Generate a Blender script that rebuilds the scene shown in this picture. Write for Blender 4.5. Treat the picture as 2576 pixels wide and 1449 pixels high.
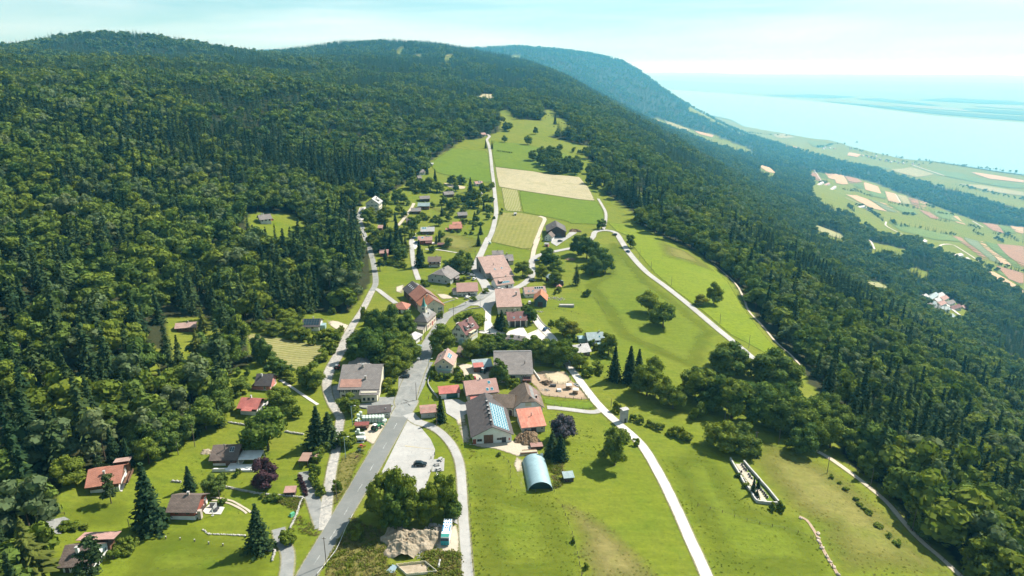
import bpy, bmesh, math, random
import numpy as np
from mathutils import Vector, Matrix
from mathutils.geometry import delaunay_2d_cdt

# ------------------------------------------------------------------ camera, sky, sun, exposure
scene = bpy.context.scene
for o in list(bpy.data.objects):
    bpy.data.objects.remove(o)
CAM_Z, PITCH, FPX = 130.0, math.radians(18.05), 1717.0
cam_data = bpy.data.cameras.new('camera')
cam_data.sensor_width = 36.0
cam_data.lens = FPX * 36.0 / 2576.0
cam_data.clip_start = 1.0
cam_data.clip_end = 300000.0
camera = bpy.data.objects.new('camera', cam_data)
camera.location = (0, 0, CAM_Z)
camera.rotation_euler = (math.radians(90) - PITCH, 0, 0)
scene.collection.objects.link(camera)
scene.camera = camera

SUN_AZ, SUN_EL = math.radians(54), math.radians(47)
world = bpy.data.worlds.new('World')
scene.world = world
world.use_nodes = True
wn, wl = world.node_tree.nodes, world.node_tree.links
wn.clear()
w_out = wn.new('ShaderNodeOutputWorld')
w_bg = wn.new('ShaderNodeBackground')
w_bg.inputs['Strength'].default_value = 0.06
w_sky = wn.new('ShaderNodeTexSky')
w_sky.sky_type = 'NISHITA'
w_sky.sun_disc = False
w_sky.sun_elevation = SUN_EL
w_sky.sun_rotation = SUN_AZ
w_sky.altitude = 1000
w_sky.air_density = 1.0
w_sky.dust_density = 0.8
w_sky.ozone_density = 1.5
# the photograph's turquoise air: one even tint over the whole sky
w_tint = wn.new('ShaderNodeMix'); w_tint.data_type = 'RGBA'; w_tint.blend_type = 'MULTIPLY'
w_tint.inputs['Factor'].default_value = 1.0
w_tint.inputs['B'].default_value = (0.70, 1.10, 1.08, 1)
wl.new(w_sky.outputs['Color'], w_tint.inputs['A'])
# thin high cloud streaks all round the sky
w_tc = wn.new('ShaderNodeTexCoord')
w_map = wn.new('ShaderNodeMapping'); w_map.inputs['Scale'].default_value = (1.1, 1.1, 14.0)
w_map.inputs['Rotation'].default_value = (0.035, 0.03, 0)
w_noise = wn.new('ShaderNodeTexNoise'); w_noise.inputs['Scale'].default_value = 1.6
w_noise.inputs['Detail'].default_value = 7; w_noise.inputs['Roughness'].default_value = 0.55
w_noise.inputs['Distortion'].default_value = 0.4
w_ramp = wn.new('ShaderNodeValToRGB')
w_ramp.color_ramp.elements[0].position = 0.36; w_ramp.color_ramp.elements[0].color = (0, 0, 0, 1)
w_ramp.color_ramp.elements[1].position = 0.75; w_ramp.color_ramp.elements[1].color = (0.75, 0.75, 0.75, 1)
w_mix = wn.new('ShaderNodeMix'); w_mix.data_type = 'RGBA'
w_mix.inputs['B'].default_value = (9.6, 11.0, 11.0, 1)
wl.new(w_tc.outputs['Generated'], w_map.inputs['Vector'])
wl.new(w_map.outputs['Vector'], w_noise.inputs['Vector'])
wl.new(w_noise.outputs['Fac'], w_ramp.inputs['Fac'])
wl.new(w_ramp.outputs['Color'], w_mix.inputs['Factor'])
wl.new(w_tint.outputs['Result'], w_mix.inputs['A'])
wl.new(w_mix.outputs['Result'], w_bg.inputs['Color'])
wl.new(w_bg.outputs['Background'], w_out.inputs['Surface'])

sun_data = bpy.data.lights.new('sun', 'SUN')
sun_data.energy = 5.0
sun_data.angle = math.radians(0.5)
sun_data.color = (1.0, 0.96, 0.86)
sun = bpy.data.objects.new('sun', sun_data)
SUN_DIR = Vector((math.cos(SUN_EL) * math.sin(SUN_AZ), math.cos(SUN_EL) * math.cos(SUN_AZ), math.sin(SUN_EL)))
sun.rotation_euler = (-SUN_DIR).to_track_quat('-Z', 'Y').to_euler()
sun.location = (0, 0, 900)
scene.collection.objects.link(sun)

scene.view_settings.view_transform = 'Standard'
scene.view_settings.look = 'None'
scene.view_settings.exposure = 0.93
scene.view_settings.gamma = 1.0
scene.view_settings.use_curve_mapping = False
scene.render.engine = 'CYCLES'
scene.cycles.use_denoising = True
scene.cycles.max_bounces = 6
scene.cycles.diffuse_bounces = 2
scene.cycles.transmission_bounces = 3
scene.cycles.transparent_max_bounces = 6
scene.cycles.volume_bounces = 0
scene.cycles.sample_clamp_indirect = 4.0

# ------------------------------------------------------------------ small helpers
RNG = np.random.default_rng(7)
random.seed(7)
COL = scene.collection
SC = CAM_Z / 120.0

def srgb(r, g, b):
    f = lambda c: (c / 255 / 12.92) if c <= 10 else ((c / 255 + 0.055) / 1.055) ** 2.4
    return (f(r), f(g), f(b))

def link(o, parent=None):
    COL.objects.link(o)
    if parent is not None:
        o.parent = parent
    return o

def tag(o, label=None, cat=None, group=None, kind=None):
    if label: o['label'] = label
    if cat: o['category'] = cat
    if group: o['group'] = group
    if kind: o['kind'] = kind
    return o

def empty(name, loc, rz=0.0, parent=None):
    o = bpy.data.objects.new(name, None)
    o.location = loc
    o.rotation_euler = (0, 0, rz)
    o.empty_display_size = 0.5
    return link(o, parent)

def mesh_obj(name, verts, faces, mats, parent=None, fmat=None, smooth=False, uvs=None):
    me = bpy.data.meshes.new(name)
    me.from_pydata([tuple(v) for v in verts], [], [tuple(f) for f in faces])
    if not isinstance(mats, (list, tuple)):
        mats = [mats]
    for m in mats:
        me.materials.append(m)
    if fmat is not None:
        me.polygons.foreach_set('material_index', np.asarray(fmat, dtype=np.int32))
    if smooth:
        me.polygons.foreach_set('use_smooth', np.ones(len(me.polygons), dtype=bool))
    if uvs is not None:
        uv = me.uv_layers.new(name='UVMap')
        uv.data.foreach_set('uv', np.asarray(uvs, dtype=np.float32).ravel())
    me.update()
    o = bpy.data.objects.new(name, me)
    return link(o, parent)

class MB:
    """collects simple solids into one mesh"""
    def __init__(s):
        s.v, s.f, s.m, s.mats = [], [], [], []
    def mi(s, mat):
        if mat not in s.mats: s.mats.append(mat)
        return s.mats.index(mat)
    def poly(s, pts, mat):
        b = len(s.v); s.v += [tuple(p) for p in pts]
        s.f.append(tuple(range(b, b + len(pts)))); s.m.append(s.mi(mat))
    def solid(s, vs, fs, mat):
        b = len(s.v); s.v += [tuple(p) for p in vs]
        k = s.mi(mat)
        for f in fs:
            s.f.append(tuple(b + i for i in f)); s.m.append(k)
    def box(s, x0, x1, y0, y1, z0, z1, mat, top=None):
        vs = [(x0,y0,z0),(x1,y0,z0),(x1,y1,z0),(x0,y1,z0),(x0,y0,z1),(x1,y0,z1),(x1,y1,z1),(x0,y1,z1)]
        if top is not None:
            cx, cy = (x0+x1)/2, (y0+y1)/2
            for i in range(4, 8):
                x, y, z = vs[i]; vs[i] = (cx+(x-cx)*top[0], cy+(y-cy)*top[1], z)
        s.solid(vs, [(0,3,2,1),(4,5,6,7),(0,1,5,4),(1,2,6,5),(2,3,7,6),(3,0,4,7)], mat)
    def tube(s, p0, p1, r0, r1, mat, n=6, caps=True):
        p0, p1 = Vector(p0), Vector(p1); d = (p1 - p0)
        if d.length < 1e-6: return
        d.normalize()
        a = d.orthogonal().normalized(); b = d.cross(a)
        vs = []
        for p, r in ((p0, r0), (p1, r1)):
            for i in range(n):
                t = 2*math.pi*i/n
                vs.append(tuple(p + a*(r*math.cos(t)) + b*(r*math.sin(t))))
        fs = [(i, (i+1) % n, n+(i+1) % n, n+i) for i in range(n)]
        if caps:
            fs += [tuple(range(n-1, -1, -1)), tuple(range(n, 2*n))]
        s.solid(vs, fs, mat)
    def blob(s, c, r, mat, seg=7, rings=4, jit=0.0):
        vs = []; fs = []
        rx, ry, rz = (r, r, r) if not isinstance(r, (tuple, list)) else r
        vs.append((c[0], c[1], c[2]-rz))
        for j in range(1, rings):
            ph = math.pi*j/rings - math.pi/2
            for i in range(seg):
                t = 2*math.pi*i/seg; k = 1 + random.uniform(-jit, jit)
                vs.append((c[0]+rx*k*math.cos(ph)*math.cos(t), c[1]+ry*k*math.cos(ph)*math.sin(t), c[2]+rz*k*math.sin(ph)))
        vs.append((c[0], c[1], c[2]+rz))
        for i in range(seg):
            fs.append((0, 1+(i+1) % seg, 1+i))
        for j in range(rings-2):
            for i in range(seg):
                a = 1+j*seg; fs.append((a+i, a+(i+1) % seg, a+seg+(i+1) % seg, a+seg+i))
        a = 1+(rings-2)*seg
        for i in range(seg):
            fs.append((a+i, a+(i+1) % seg, len(vs)-1))
        s.solid(vs, fs, mat)
    def build(s, name, parent=None, smooth=False):
        return mesh_obj(name, s.v, s.f, s.mats, parent, s.m, smooth)

# ------------------------------------------------------------------ materials
def new_mat(name):
    m = bpy.data.materials.new(name); m.use_nodes = True
    nt = m.node_tree; nt.nodes.clear()
    out = nt.nodes.new('ShaderNodeOutputMaterial')
    return m, nt.nodes, nt.links, out

def N(nodes, typ, **kw):
    n = nodes.new(typ)
    for k, v in kw.items(): setattr(n, k, v)
    return n

def mixc(nodes, links, fac, a, b, blend='MIX'):
    n = nodes.new('ShaderNodeMix'); n.data_type = 'RGBA'; n.blend_type = blend
    for key, val in (('Factor', fac), ('A', a), ('B', b)):
        if hasattr(val, 'links'): links.new(val, n.inputs[key])
        elif isinstance(val, (tuple, list)): n.inputs[key].default_value = (*val[:3], 1)
        else: n.inputs[key].default_value = val
    return n.outputs['Result']

def ramp(nodes, links, src, p0, p1, c0=(0,0,0), c1=(1,1,1)):
    n = nodes.new('ShaderNodeValToRGB')
    n.color_ramp.elements[0].position = p0; n.color_ramp.elements[0].color = (*c0, 1)
    n.color_ramp.elements[1].position = p1; n.color_ramp.elements[1].color = (*c1, 1)
    links.new(src, n.inputs['Fac']); return n.outputs['Color']

def noise(nodes, links, vec, scale, detail=4, rough=0.55, dist=0.0):
    n = nodes.new('ShaderNodeTexNoise')
    n.inputs['Scale'].default_value = scale; n.inputs['Detail'].default_value = detail
    n.inputs['Roughness'].default_value = rough; n.inputs['Distortion'].default_value = dist
    links.new(vec, n.inputs['Vector']); return n.outputs['Fac']

def worldpos(nodes):
    return nodes.new('ShaderNodeNewGeometry').outputs['Position']

MATS = {}
def paint(name, col, rough=0.7, var=0.18, scale=0.6, metal=0.0, spec=0.3, bump=0.0):
    """plain surface with soft blotches of wear in world space"""
    if name in MATS: return MATS[name]
    m, n, l, out = new_mat(name)
    b = n.new('ShaderNodeBsdfPrincipled')
    pos = worldpos(n)
    f1 = noise(n, l, pos, scale, 5, 0.6)
    f2 = noise(n, l, pos, scale*7, 3, 0.6)
    dark = tuple(c*(1-var*1.3) for c in col); lite = tuple(min(1, c*(1+var)) for c in col)
    c1 = mixc(n, l, ramp(n, l, f1, .3, .7), dark, lite)
    c2 = mixc(n, l, ramp(n, l, f2, .35, .75), c1, tuple(c*(1-var*.7) for c in col))
    c3 = mixc(n, l, .5, c1, c2)
    l.new(c3, b.inputs['Base Color'])
    b.inputs['Roughness'].default_value = rough; b.inputs['Metallic'].default_value = metal
    b.inputs['Specular IOR Level'].default_value = spec
    if bump:
        bn = n.new('ShaderNodeBump'); bn.inputs['Strength'].default_value = bump; bn.inputs['Distance'].default_value = 0.1
        l.new(f2, bn.inputs['Height']); l.new(bn.outputs['Normal'], b.inputs['Normal'])
    l.new(b.outputs['BSDF'], out.inputs['Surface'])
    MATS[name] = m
    return m

def leafmat(name, col_a, col_b, col_c, trans=0.3):
    """foliage: leaf-to-leaf and tree-to-tree variation, light shining through"""
    m, n, l, out = new_mat(name)
    at = N(n, 'ShaderNodeAttribute', attribute_name='tone')
    oi = n.new('ShaderNodeObjectInfo')
    c1 = mixc(n, l, oi.outputs['Random'], col_a, col_b)
    pos = worldpos(n)
    patch = ramp(n, l, noise(n, l, pos, 0.013, 3), .42, .66)
    c1 = mixc(n, l, patch, c1, mixc(n, l, 0.45, c1, col_c))
    hs = n.new('ShaderNodeHueSaturation')
    l.new(c1, hs.inputs['Color'])
    mr = n.new('ShaderNodeMapRange'); mr.inputs['To Min'].default_value = 0.62; mr.inputs['To Max'].default_value = 1.38
    l.new(at.outputs['Fac'], mr.inputs['Value']); l.new(mr.outputs['Result'], hs.inputs['Value'])
    d = n.new('ShaderNodeBsdfDiffuse'); t = n.new('ShaderNodeBsdfTranslucent')
    l.new(hs.outputs['Color'], d.inputs['Color'])
    tc = mixc(n, l, 1.0, hs.outputs['Color'], (1.10, 1.22, 0.5), 'MULTIPLY')
    l.new(tc, t.inputs['Color'])
    mx = n.new('ShaderNodeMixShader'); mx.inputs['Fac'].default_value = trans
    l.new(d.outputs['BSDF'], mx.inputs[1]); l.new(t.outputs['BSDF'], mx.inputs[2])
    l.new(mx.outputs['Shader'], out.inputs['Surface'])
    return m

M_LEAF = leafmat('broadleaf_foliage', (.098,.140,.019), (.168,.200,.028), (.100,.160,.042), .26)
M_LEAFD = leafmat('dark_broadleaf_foliage', (.066,.110,.022), (.122,.160,.030), (.078,.130,.042), .22)
M_LEAFB = leafmat('silvery_foliage', (.095,.135,.060), (.140,.165,.070), (.10,.15,.07), .3)
M_LEAFY = leafmat('yellow_green_foliage', (.170,.175,.022), (.190,.190,.030), (.150,.170,.03))
M_NEEDLE = leafmat('conifer_needles', (.020,.042,.018), (.046,.070,.023), (.028,.054,.026), .10)
M_LARCH = leafmat('larch_needles', (.095,.120,.028), (.130,.145,.030), (.11,.13,.03), .3)
M_PINE = leafmat('pine_needles', (.040,.066,.024), (.064,.090,.028), (.046,.074,.03), .15)
M_PURPLE = leafmat('purple_foliage', (.050,.028,.034), (.068,.036,.042), (.055,.032,.038), .10)
M_SLATE = leafmat('grey_purple_foliage', (.060,.058,.070), (.085,.078,.090), (.07,.066,.08), .15)
M_BARK = paint('bark', (.10,.075,.055), .9, .3, 3.0)

# ------------------------------------------------------------------ terrain height
XK = np.array([-9000,-4000,-2000,-1500,-1000,-600,-380,-250,-150,-90,0,60,110,200,350,600,1000,1600,2400,3300,4200,90000], float)
YK = np.array([-3000,150,400,650,900,1500,1950,2500,3300,4500,7000,10000,14000,90000], float)
ZT = np.array([
 [140,150,150,148,140,105,66,34,8,1,0,-4,-11,-48,-122,-232,-335,-450,-570,-655,-662,-662],
 [140,150,150,148,140,105,66,34,8,1,0,-4,-11,-48,-122,-232,-335,-450,-570,-655,-662,-662],
 [150,165,162,158,148,110,70,38,10,2,0,-2,-6,-40,-115,-225,-330,-450,-570,-655,-662,-662],
 [150,165,162,158,146,114,78,50,26,16,10,8,2,-30,-105,-220,-325,-448,-570,-655,-662,-662],
 [150,160,152,146,134,112,90,72,52,42,34,30,22,-14,-92,-212,-322,-446,-570,-655,-662,-662],
 [150,150,142,138,128,116,104,92,80,72,62,55,46,20,-50,-180,-305,-440,-568,-655,-662,-662],
 [150,150,142,136,128,122,116,109,100,92,82,75,66,38,-35,-165,-298,-438,-566,-655,-662,-662],
 [150,150,140,134,134,132,130,127,120,114,104,96,84,54,-24,-150,-290,-435,-565,-655,-662,-662],
 [150,140,128,124,124,150,154,152,146,140,130,120,108,76,14,-110,-275,-432,-565,-655,-662,-662],
 [150,140,120,118,125,130,128,124,120,116,110,104,96,70,10,-110,-270,-425,-560,-655,-662,-662],
 [200,200,210,225,240,255,262,266,270,272,274,274,273,270,264,236,165,-205,-545,-652,-662,-662],
 [330,310,325,300,250,170,140,120,105,95,80,70,62,45,20,-30,-160,-430,-610,-660,-662,-662],
 [150,100,0,-100,-200,-300,-350,-380,-400,-420,-450,-470,-480,-500,-530,-570,-610,-640,-655,-662,-662,-662],
 [-560,-600,-620,-640,-640,-640,-640,-640,-640,-640,-640,-645,-645,-650,-650,-655,-655,-660,-660,-662,-662,-662],
], float)

def _pchip_slopes(x, y):
    h = np.diff(x); d = np.diff(y, axis=-1) / h
    m = np.zeros_like(y)
    s = np.sign(d[..., :-1]) * np.sign(d[..., 1:]) > 0
    w1 = 2*h[1:] + h[:-1]; w2 = h[1:] + 2*h[:-1]
    with np.errstate(divide='ignore', invalid='ignore'):
        hm = (w1 + w2) / (w1/d[..., :-1] + w2/d[..., 1:])
    m[..., 1:-1] = np.where(s, hm, 0)
    return m
_MY = _pchip_slopes(YK, ZT.T).T

def vhash(ix, iy, seed):
    n = (ix.astype(np.int64)*374761393 + iy.astype(np.int64)*668265263 + seed*974711) & 0x7fffffff
    n = ((n ^ (n >> 13))*1274126177) & 0x7fffffff
    return ((n ^ (n >> 16)) & 0xffff) / 65535.0

def vnoise(x, y, seed=0):
    ix, iy = np.floor(x), np.floor(y); fx, fy = x-ix, y-iy
    fx = fx*fx*fx*(fx*(fx*6-15)+10); fy = fy*fy*fy*(fy*(fy*6-15)+10)
    a, b = vhash(ix, iy, seed), vhash(ix+1, iy, seed)
    c, d = vhash(ix, iy+1, seed), vhash(ix+1, iy+1, seed)
    return (a*(1-fx)+b*fx)*(1-fy) + (c*(1-fx)+d*fx)*fy - 0.5

def sstep(a, b, x):
    t = np.clip((x-a)/(b-a), 0, 1); return t*t*(3-2*t)

def height(x, y):
    x = np.atleast_1d(np.asarray(x, float)) / SC; y = np.atleast_1d(np.asarray(y, float)) / SC
    x, y = np.broadcast_arrays(x, y); shp = x.shape; x = x.ravel(); y = y.ravel()
    yc = np.clip(y, YK[0], YK[-1]-1); j = np.clip(np.searchsorted(YK, yc, 'right')-1, 0, len(YK)-2)
    hy = YK[j+1]-YK[j]; t = ((yc-YK[j])/hy)[:, None]
    rows = ((2*t**3-3*t**2+1)*ZT[j] + (t**3-2*t**2+t)*hy[:, None]*_MY[j]
            + (-2*t**3+3*t**2)*ZT[j+1] + (t**3-t**2)*hy[:, None]*_MY[j+1])
    ms = _pchip_slopes(XK, rows)
    xc = np.clip(x, XK[0], XK[-1]-1); i = np.clip(np.searchsorted(XK, xc, 'right')-1, 0, len(XK)-2)
    k = np.arange(len(x)); hx = XK[i+1]-XK[i]; u = (xc-XK[i])/hx
    z = ((2*u**3-3*u**2+1)*rows[k, i] + (u**3-2*u**2+u)*hx*ms[k, i]
         + (-2*u**3+3*u**2)*rows[k, i+1] + (u**3-u**2)*hx*ms[k, i+1])
    z = z + 52*np.exp(-((x+1045)/185)**2/2 - ((y-1930)/190)**2/2) + 66*np.exp(-((x+560)/330)**2/2 - ((y-3380)/480)**2/2)
    left = sstep(-110, -330, x)
    right = sstep(170, 480, x) * sstep(-650, -520, z)
    far = sstep(1100, 2200, y) * sstep(-650, -520, z)
    z = z + left*(vnoise(x/190, y/190, 1)*16 + vnoise(x/75, y/75, 2)*5)
    z = z + np.maximum(right*np.where(x > 420, .35, .35+.65*sstep(420, 300, x)), far*sstep(420, 200, x))*(vnoise(x/420, y/420, 3)*34 + vnoise(x/160, y/160, 4)*13)
    # low hills beyond the lake
    fl = sstep(7900, 11000, x + 0.02*y) + sstep(23500, 28000, y)
    z = z + np.clip(fl, 0, 1)*(60 + 130*(vnoise(x/5200, y/5200, 5)+.5) + 50*vnoise(x/1700, y/1700, 6))
    return (z*SC).reshape(shp)

CP, SP = math.cos(PITCH), math.sin(PITCH)
def rays(px):
    px = np.atleast_2d(np.asarray(px, float))
    u = (px[:, 0]-1288)/FPX; v = (px[:, 1]-724.5)/FPX
    return u, CP - v*SP, SP + v*CP      # x, forward, down per unit

def ground(px):
    """photo point -> the place on the terrain seen there"""
    u, f, d = rays(px)
    ts = np.concatenate([np.arange(60, 1500, 6.0), np.geomspace(1500, 60000, 420)])
    zz = CAM_Z - d[:, None]*ts; hh = height(u[:, None]*ts, f[:, None]*ts)
    below = zz < hh
    k = np.where(below.any(1), below.argmax(1), len(ts)-1)
    lo = ts[np.maximum(k-1, 0)]; hi = ts[k]
    for _ in range(22):
        mid = (lo+hi)/2; b = (CAM_Z - d*mid) < height(u*mid, f*mid)
        hi = np.where(b, mid, hi); lo = np.where(b, lo, mid)
    x, y = u*hi, f*hi
    return np.stack([x, y, height(x, y)], 1)

def G(x, y):
    return ground([(x, y)])[0]

def project(p):
    p = np.asarray(p, float); x, y, z = p[:, 0], p[:, 1], p[:, 2]-CAM_Z
    fwd = y*CP - z*SP; dn = -(y*SP + z*CP)
    fwd = np.where(fwd < 1, 1, fwd)
    return np.stack([1288 + FPX*x/fwd, 724.5 + FPX*dn/fwd], 1)

def hz(x, y):
    return float(height([x], [y])[0])

def in_poly(pts, poly):
    poly = np.asarray(poly, float); x, y = pts[:, 0], pts[:, 1]
    r = np.zeros(len(pts), bool); n = len(poly)
    for i in range(n):
        x0, y0 = poly[i]; x1, y1 = poly[(i+1) % n]
        c = ((y0 > y) != (y1 > y)) & (x < (x1-x0)*(y-y0)/((y1-y0) if y1 != y0 else 1e-9)+x0)
        r ^= c
    return r

# crops of the photograph used for measuring: (x0, y0, scale) -> one common pixel frame
KR = {'1':(0,1012,.3214),'2':(736,1012,.3214),'3':(736,828,.19048),'4':(1012,828,.2222),'5':(920,598,.2222),
      '6':(828,414,.2222),'7':(1748,920,.3651),'8':(1380,506,.3493),'a':(1564,257.6,.3936),'b':(1012,211.6,.2857),
      'c':(0,55.2,.3571),'d':(276,515.2,.2857),'e':(552,874,.12697),'f':(966,1242,.14286),'g':(2024,690,.2222),
      's1':(874,993.6,.11429),'s2':(1334,901.6,.12696),'s3':(1821.6,1122.4,.11429),'s4':(1012,772.8,.0762),
      's5':(1242,1085.6,.11429),'s6':(478.4,1085.6,.13967),'s7':(1334,644,.10159),'s8':(0,1058,.2698),'D':(0,0,1)}
def K(t, *pts):
    x0, y0, s = KR[t]
    return [(x0+p[0]*s, y0+p[1]*s) for p in pts]
def K1(t, x, y):
    x0, y0, s = KR[t]; return (x0+x*s, y0+y*s)

# ------------------------------------------------------------------ what is open ground (seen in the photograph)
CLEAR_MAIN = ([(60,1900),(98,1480),(112,1330),(150,1232),(182,1195),(300,1155),(405,1150),(470,1088),(560,1042),(578,1000),(556,962),
  (600,930),(640,908),(618,870),(604,836),(640,818),(742,800),(760,786),(872,788),(905,752),(928,716),(938,690),(930,655),
  (950,640),(930,610),(905,585),(898,556),(900,525),(926,494),(958,500),(985,483),(1019,460),(1060,440),(1070,425)]
  + K('b',(250,680),(440,560),(540,490),(700,480),(745,455),(840,425),(860,240),(930,220),(1000,310),(1230,320),(1250,225),(1340,225),
          (1380,300),(1450,310),(1460,350),(1550,375),(1480,400),(1310,460),(1400,490),(1700,560),(1690,580),(1640,620),(1620,650),
          (1750,750),(1800,880),(1790,970),(1900,1040),(2050,1140),(2080,1240))
  + K('8',(780,240),(960,320),(1080,370),(1200,470),(1340,600),(1430,760),(1540,900),(1640,1020),(1740,1120),(1844,1230))
  + K('7',(770,110),(860,190),(960,250),(1040,330),(1090,480),(1000,600),(1130,720),(1300,830),(1400,930),(1470,1050),(1650,1150),(1750,1290),(1850,1400),(1890,1500),(2100,2600)))
CLEAR = [CLEAR_MAIN,
  [(1546,443),(1569,454),(1615,486),(1655,526),(1646,537),(1620,520),(1595,497),(1572,469)],
  [(622,535),(735,538),(778,562),(784,615),(748,628),(705,618),(645,602),(622,562)],
  [(412,796),(514,800),(552,835),(552,905),(430,915)],
  [(352,858),(402,880),(402,935),(356,948)],
  K('a',(1130,400),(1250,450),(1480,480),(1640,520),(1750,570),(2000,660),(2300,770),(2571,800),(2700,1300),(2571,1250),(2440,1200),
      (2280,1070),(2100,1010),(1960,940),(1870,890),(1700,880),(1560,850),(1480,760),(1250,660),(1240,620),(1200,580),(1230,520),(1190,440)),
  K('a',(845,388),(950,420),(1000,460),(930,450)), K('a',(1230,780),(1400,840),(1450,890),(1350,862),(1250,822)),
  K('a',(130,90),(250,108),(450,178),(590,208),(700,250),(800,290),(870,350),(700,312),(560,275),(400,195),(230,150)),
  K('a',(1520,1130),(1640,1150),(1720,1190),(1690,1220),(1560,1200)), K('a',(1810,1040),(1960,1085),(1970,1122),(1850,1072)),
  K('a',(1560,880),(1640,900),(1820,940),(1800,970),(1700,940),(1600,945)),
  K('a',(430,70),(760,200),(1000,270),(1300,360),(1600,425),(1900,490),(2150,540),(2900,690),(2900,-100),(400,-100)),
  K('g',(590,45),(670,70),(800,90),(960,170),(870,215),(760,190),(690,150)),
  K('g',(1310,270),(1450,225),(1640,280),(1880,400),(1820,500),(1700,540),(1560,430),(1400,360)),
  K('g',(2180,1140),(2330,1180),(2484,1260),(2600,1449),(2430,1400),(2300,1250)), K('g',(2200,900),(2290,870),(2240,1030),(2190,1010)),
  K('b',(210,215),(340,178),(330,220)), K('b',(630,140),(710,90),(870,95),(800,130),(700,150)),
  [(996,128),(1008,116),(1019,120),(1010,138),(1000,145)], [(1040,140),(1052,134),(1064,140),(1055,152)], [(1116,140),(1143,136),(1132,158),(1120,156)],
  [(1284,141),(1306,139),(1310,148),(1288,149)],
]
def visible(pts, lift=0.0):
    """can the camera see these terrain points past the hills in between"""
    c = np.array([0, 0, CAM_Z]); p = pts.copy(); p[:, 2] += lift
    ok = np.ones(len(p), bool)
    for s in np.linspace(0.06, 0.985, 30):
        q = c + (p-c)*s
        ok &= height(q[:, 0], q[:, 1]) < q[:, 2] + 0.5
    return ok
def open_ground(pts):
    px = project(pts); r = np.zeros(len(pts), bool)
    for i, c in enumerate(CLEAR):
        r |= in_poly(px, c)
        if i in (6, 7, 9, 10, 11, 13, 14, 15, 16):      # small openings: no tall trees right in front of them
            for s in (7, 15): r |= in_poly(px - np.array([0, s]), c)
        elif i >= 18:
            for s in (3, 6): r |= in_poly(px - np.array([0, s]), c)
    r &= visible(pts, 1.0)
    return r

# ------------------------------------------------------------------ terrain sheet
az = np.radians(np.linspace(-88, 88, 520)); az = np.concatenate([[-math.pi*.85, -math.pi*.65], az, [math.pi*.65, math.pi*.85]])
rad = np.concatenate([[0.5, 40], np.geomspace(90, 1200, 300), np.geomspace(1200, 70000, 210)[1:]])
AA, RR = np.meshgrid(az, rad)
TX, TY = RR*np.sin(AA), RR*np.cos(AA)
TZ = height(TX, TY)
tp = np.stack([TX.ravel(), TY.ravel(), TZ.ravel()], 1)
nr, na = TX.shape
ii = (np.arange(nr-1)[:, None]*na + np.arange(na-1)[None, :]).ravel()
tf = np.stack([ii, ii+1, ii+1+na, ii+na], 1)
# forest floor where the wood stands
_LR0, _LR = math.log(90), None
def fast_height(x, y):
    x = np.atleast_1d(np.asarray(x, float)); y = np.atleast_1d(np.asarray(y, float))
    x, y = np.broadcast_arrays(x, y); shp = x.shape; x = x.ravel(); y = y.ravel()
    r = np.hypot(x, y); a = np.arctan2(x, y)
    j = np.clip(np.searchsorted(rad, r, 'right')-1, 0, nr-2); i = np.clip(np.searchsorted(az, a, 'right')-1, 0, na-2)
    t = np.clip((r-rad[j])/(rad[j+1]-rad[j]), 0, 1); u = np.clip((a-az[i])/(az[i+1]-az[i]), 0, 1)
    z = (TZ[j, i]*(1-u)+TZ[j, i+1]*u)*(1-t) + (TZ[j+1, i]*(1-u)+TZ[j+1, i+1]*u)*t
    return z.reshape(shp)
height = fast_height      # from here on: the surface as it is meshed
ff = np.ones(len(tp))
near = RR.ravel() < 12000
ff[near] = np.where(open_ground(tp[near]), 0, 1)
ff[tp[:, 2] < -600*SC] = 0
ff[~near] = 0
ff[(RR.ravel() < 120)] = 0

def fast_mesh(name, v, f, mats, smooth=True):
    me = bpy.data.meshes.new(name)
    v = np.asarray(v, np.float32); f = np.asarray(f, np.int32)
    me.vertices.add(len(v)); me.vertices.foreach_set('co', v.ravel())
    k = f.shape[1]
    me.loops.add(f.size); me.loops.foreach_set('vertex_index', f.ravel())
    me.polygons.add(len(f)); me.polygons.foreach_set('loop_start', np.arange(len(f), dtype=np.int32)*k)
    me.polygons.foreach_set('loop_total', np.full(len(f), k, np.int32))
    me.polygons.foreach_set('use_smooth', np.full(len(f), smooth))
    for m in (mats if isinstance(mats, (list, tuple)) else [mats]): me.materials.append(m)
    me.update(calc_edges=True); me.validate()
    return me

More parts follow.
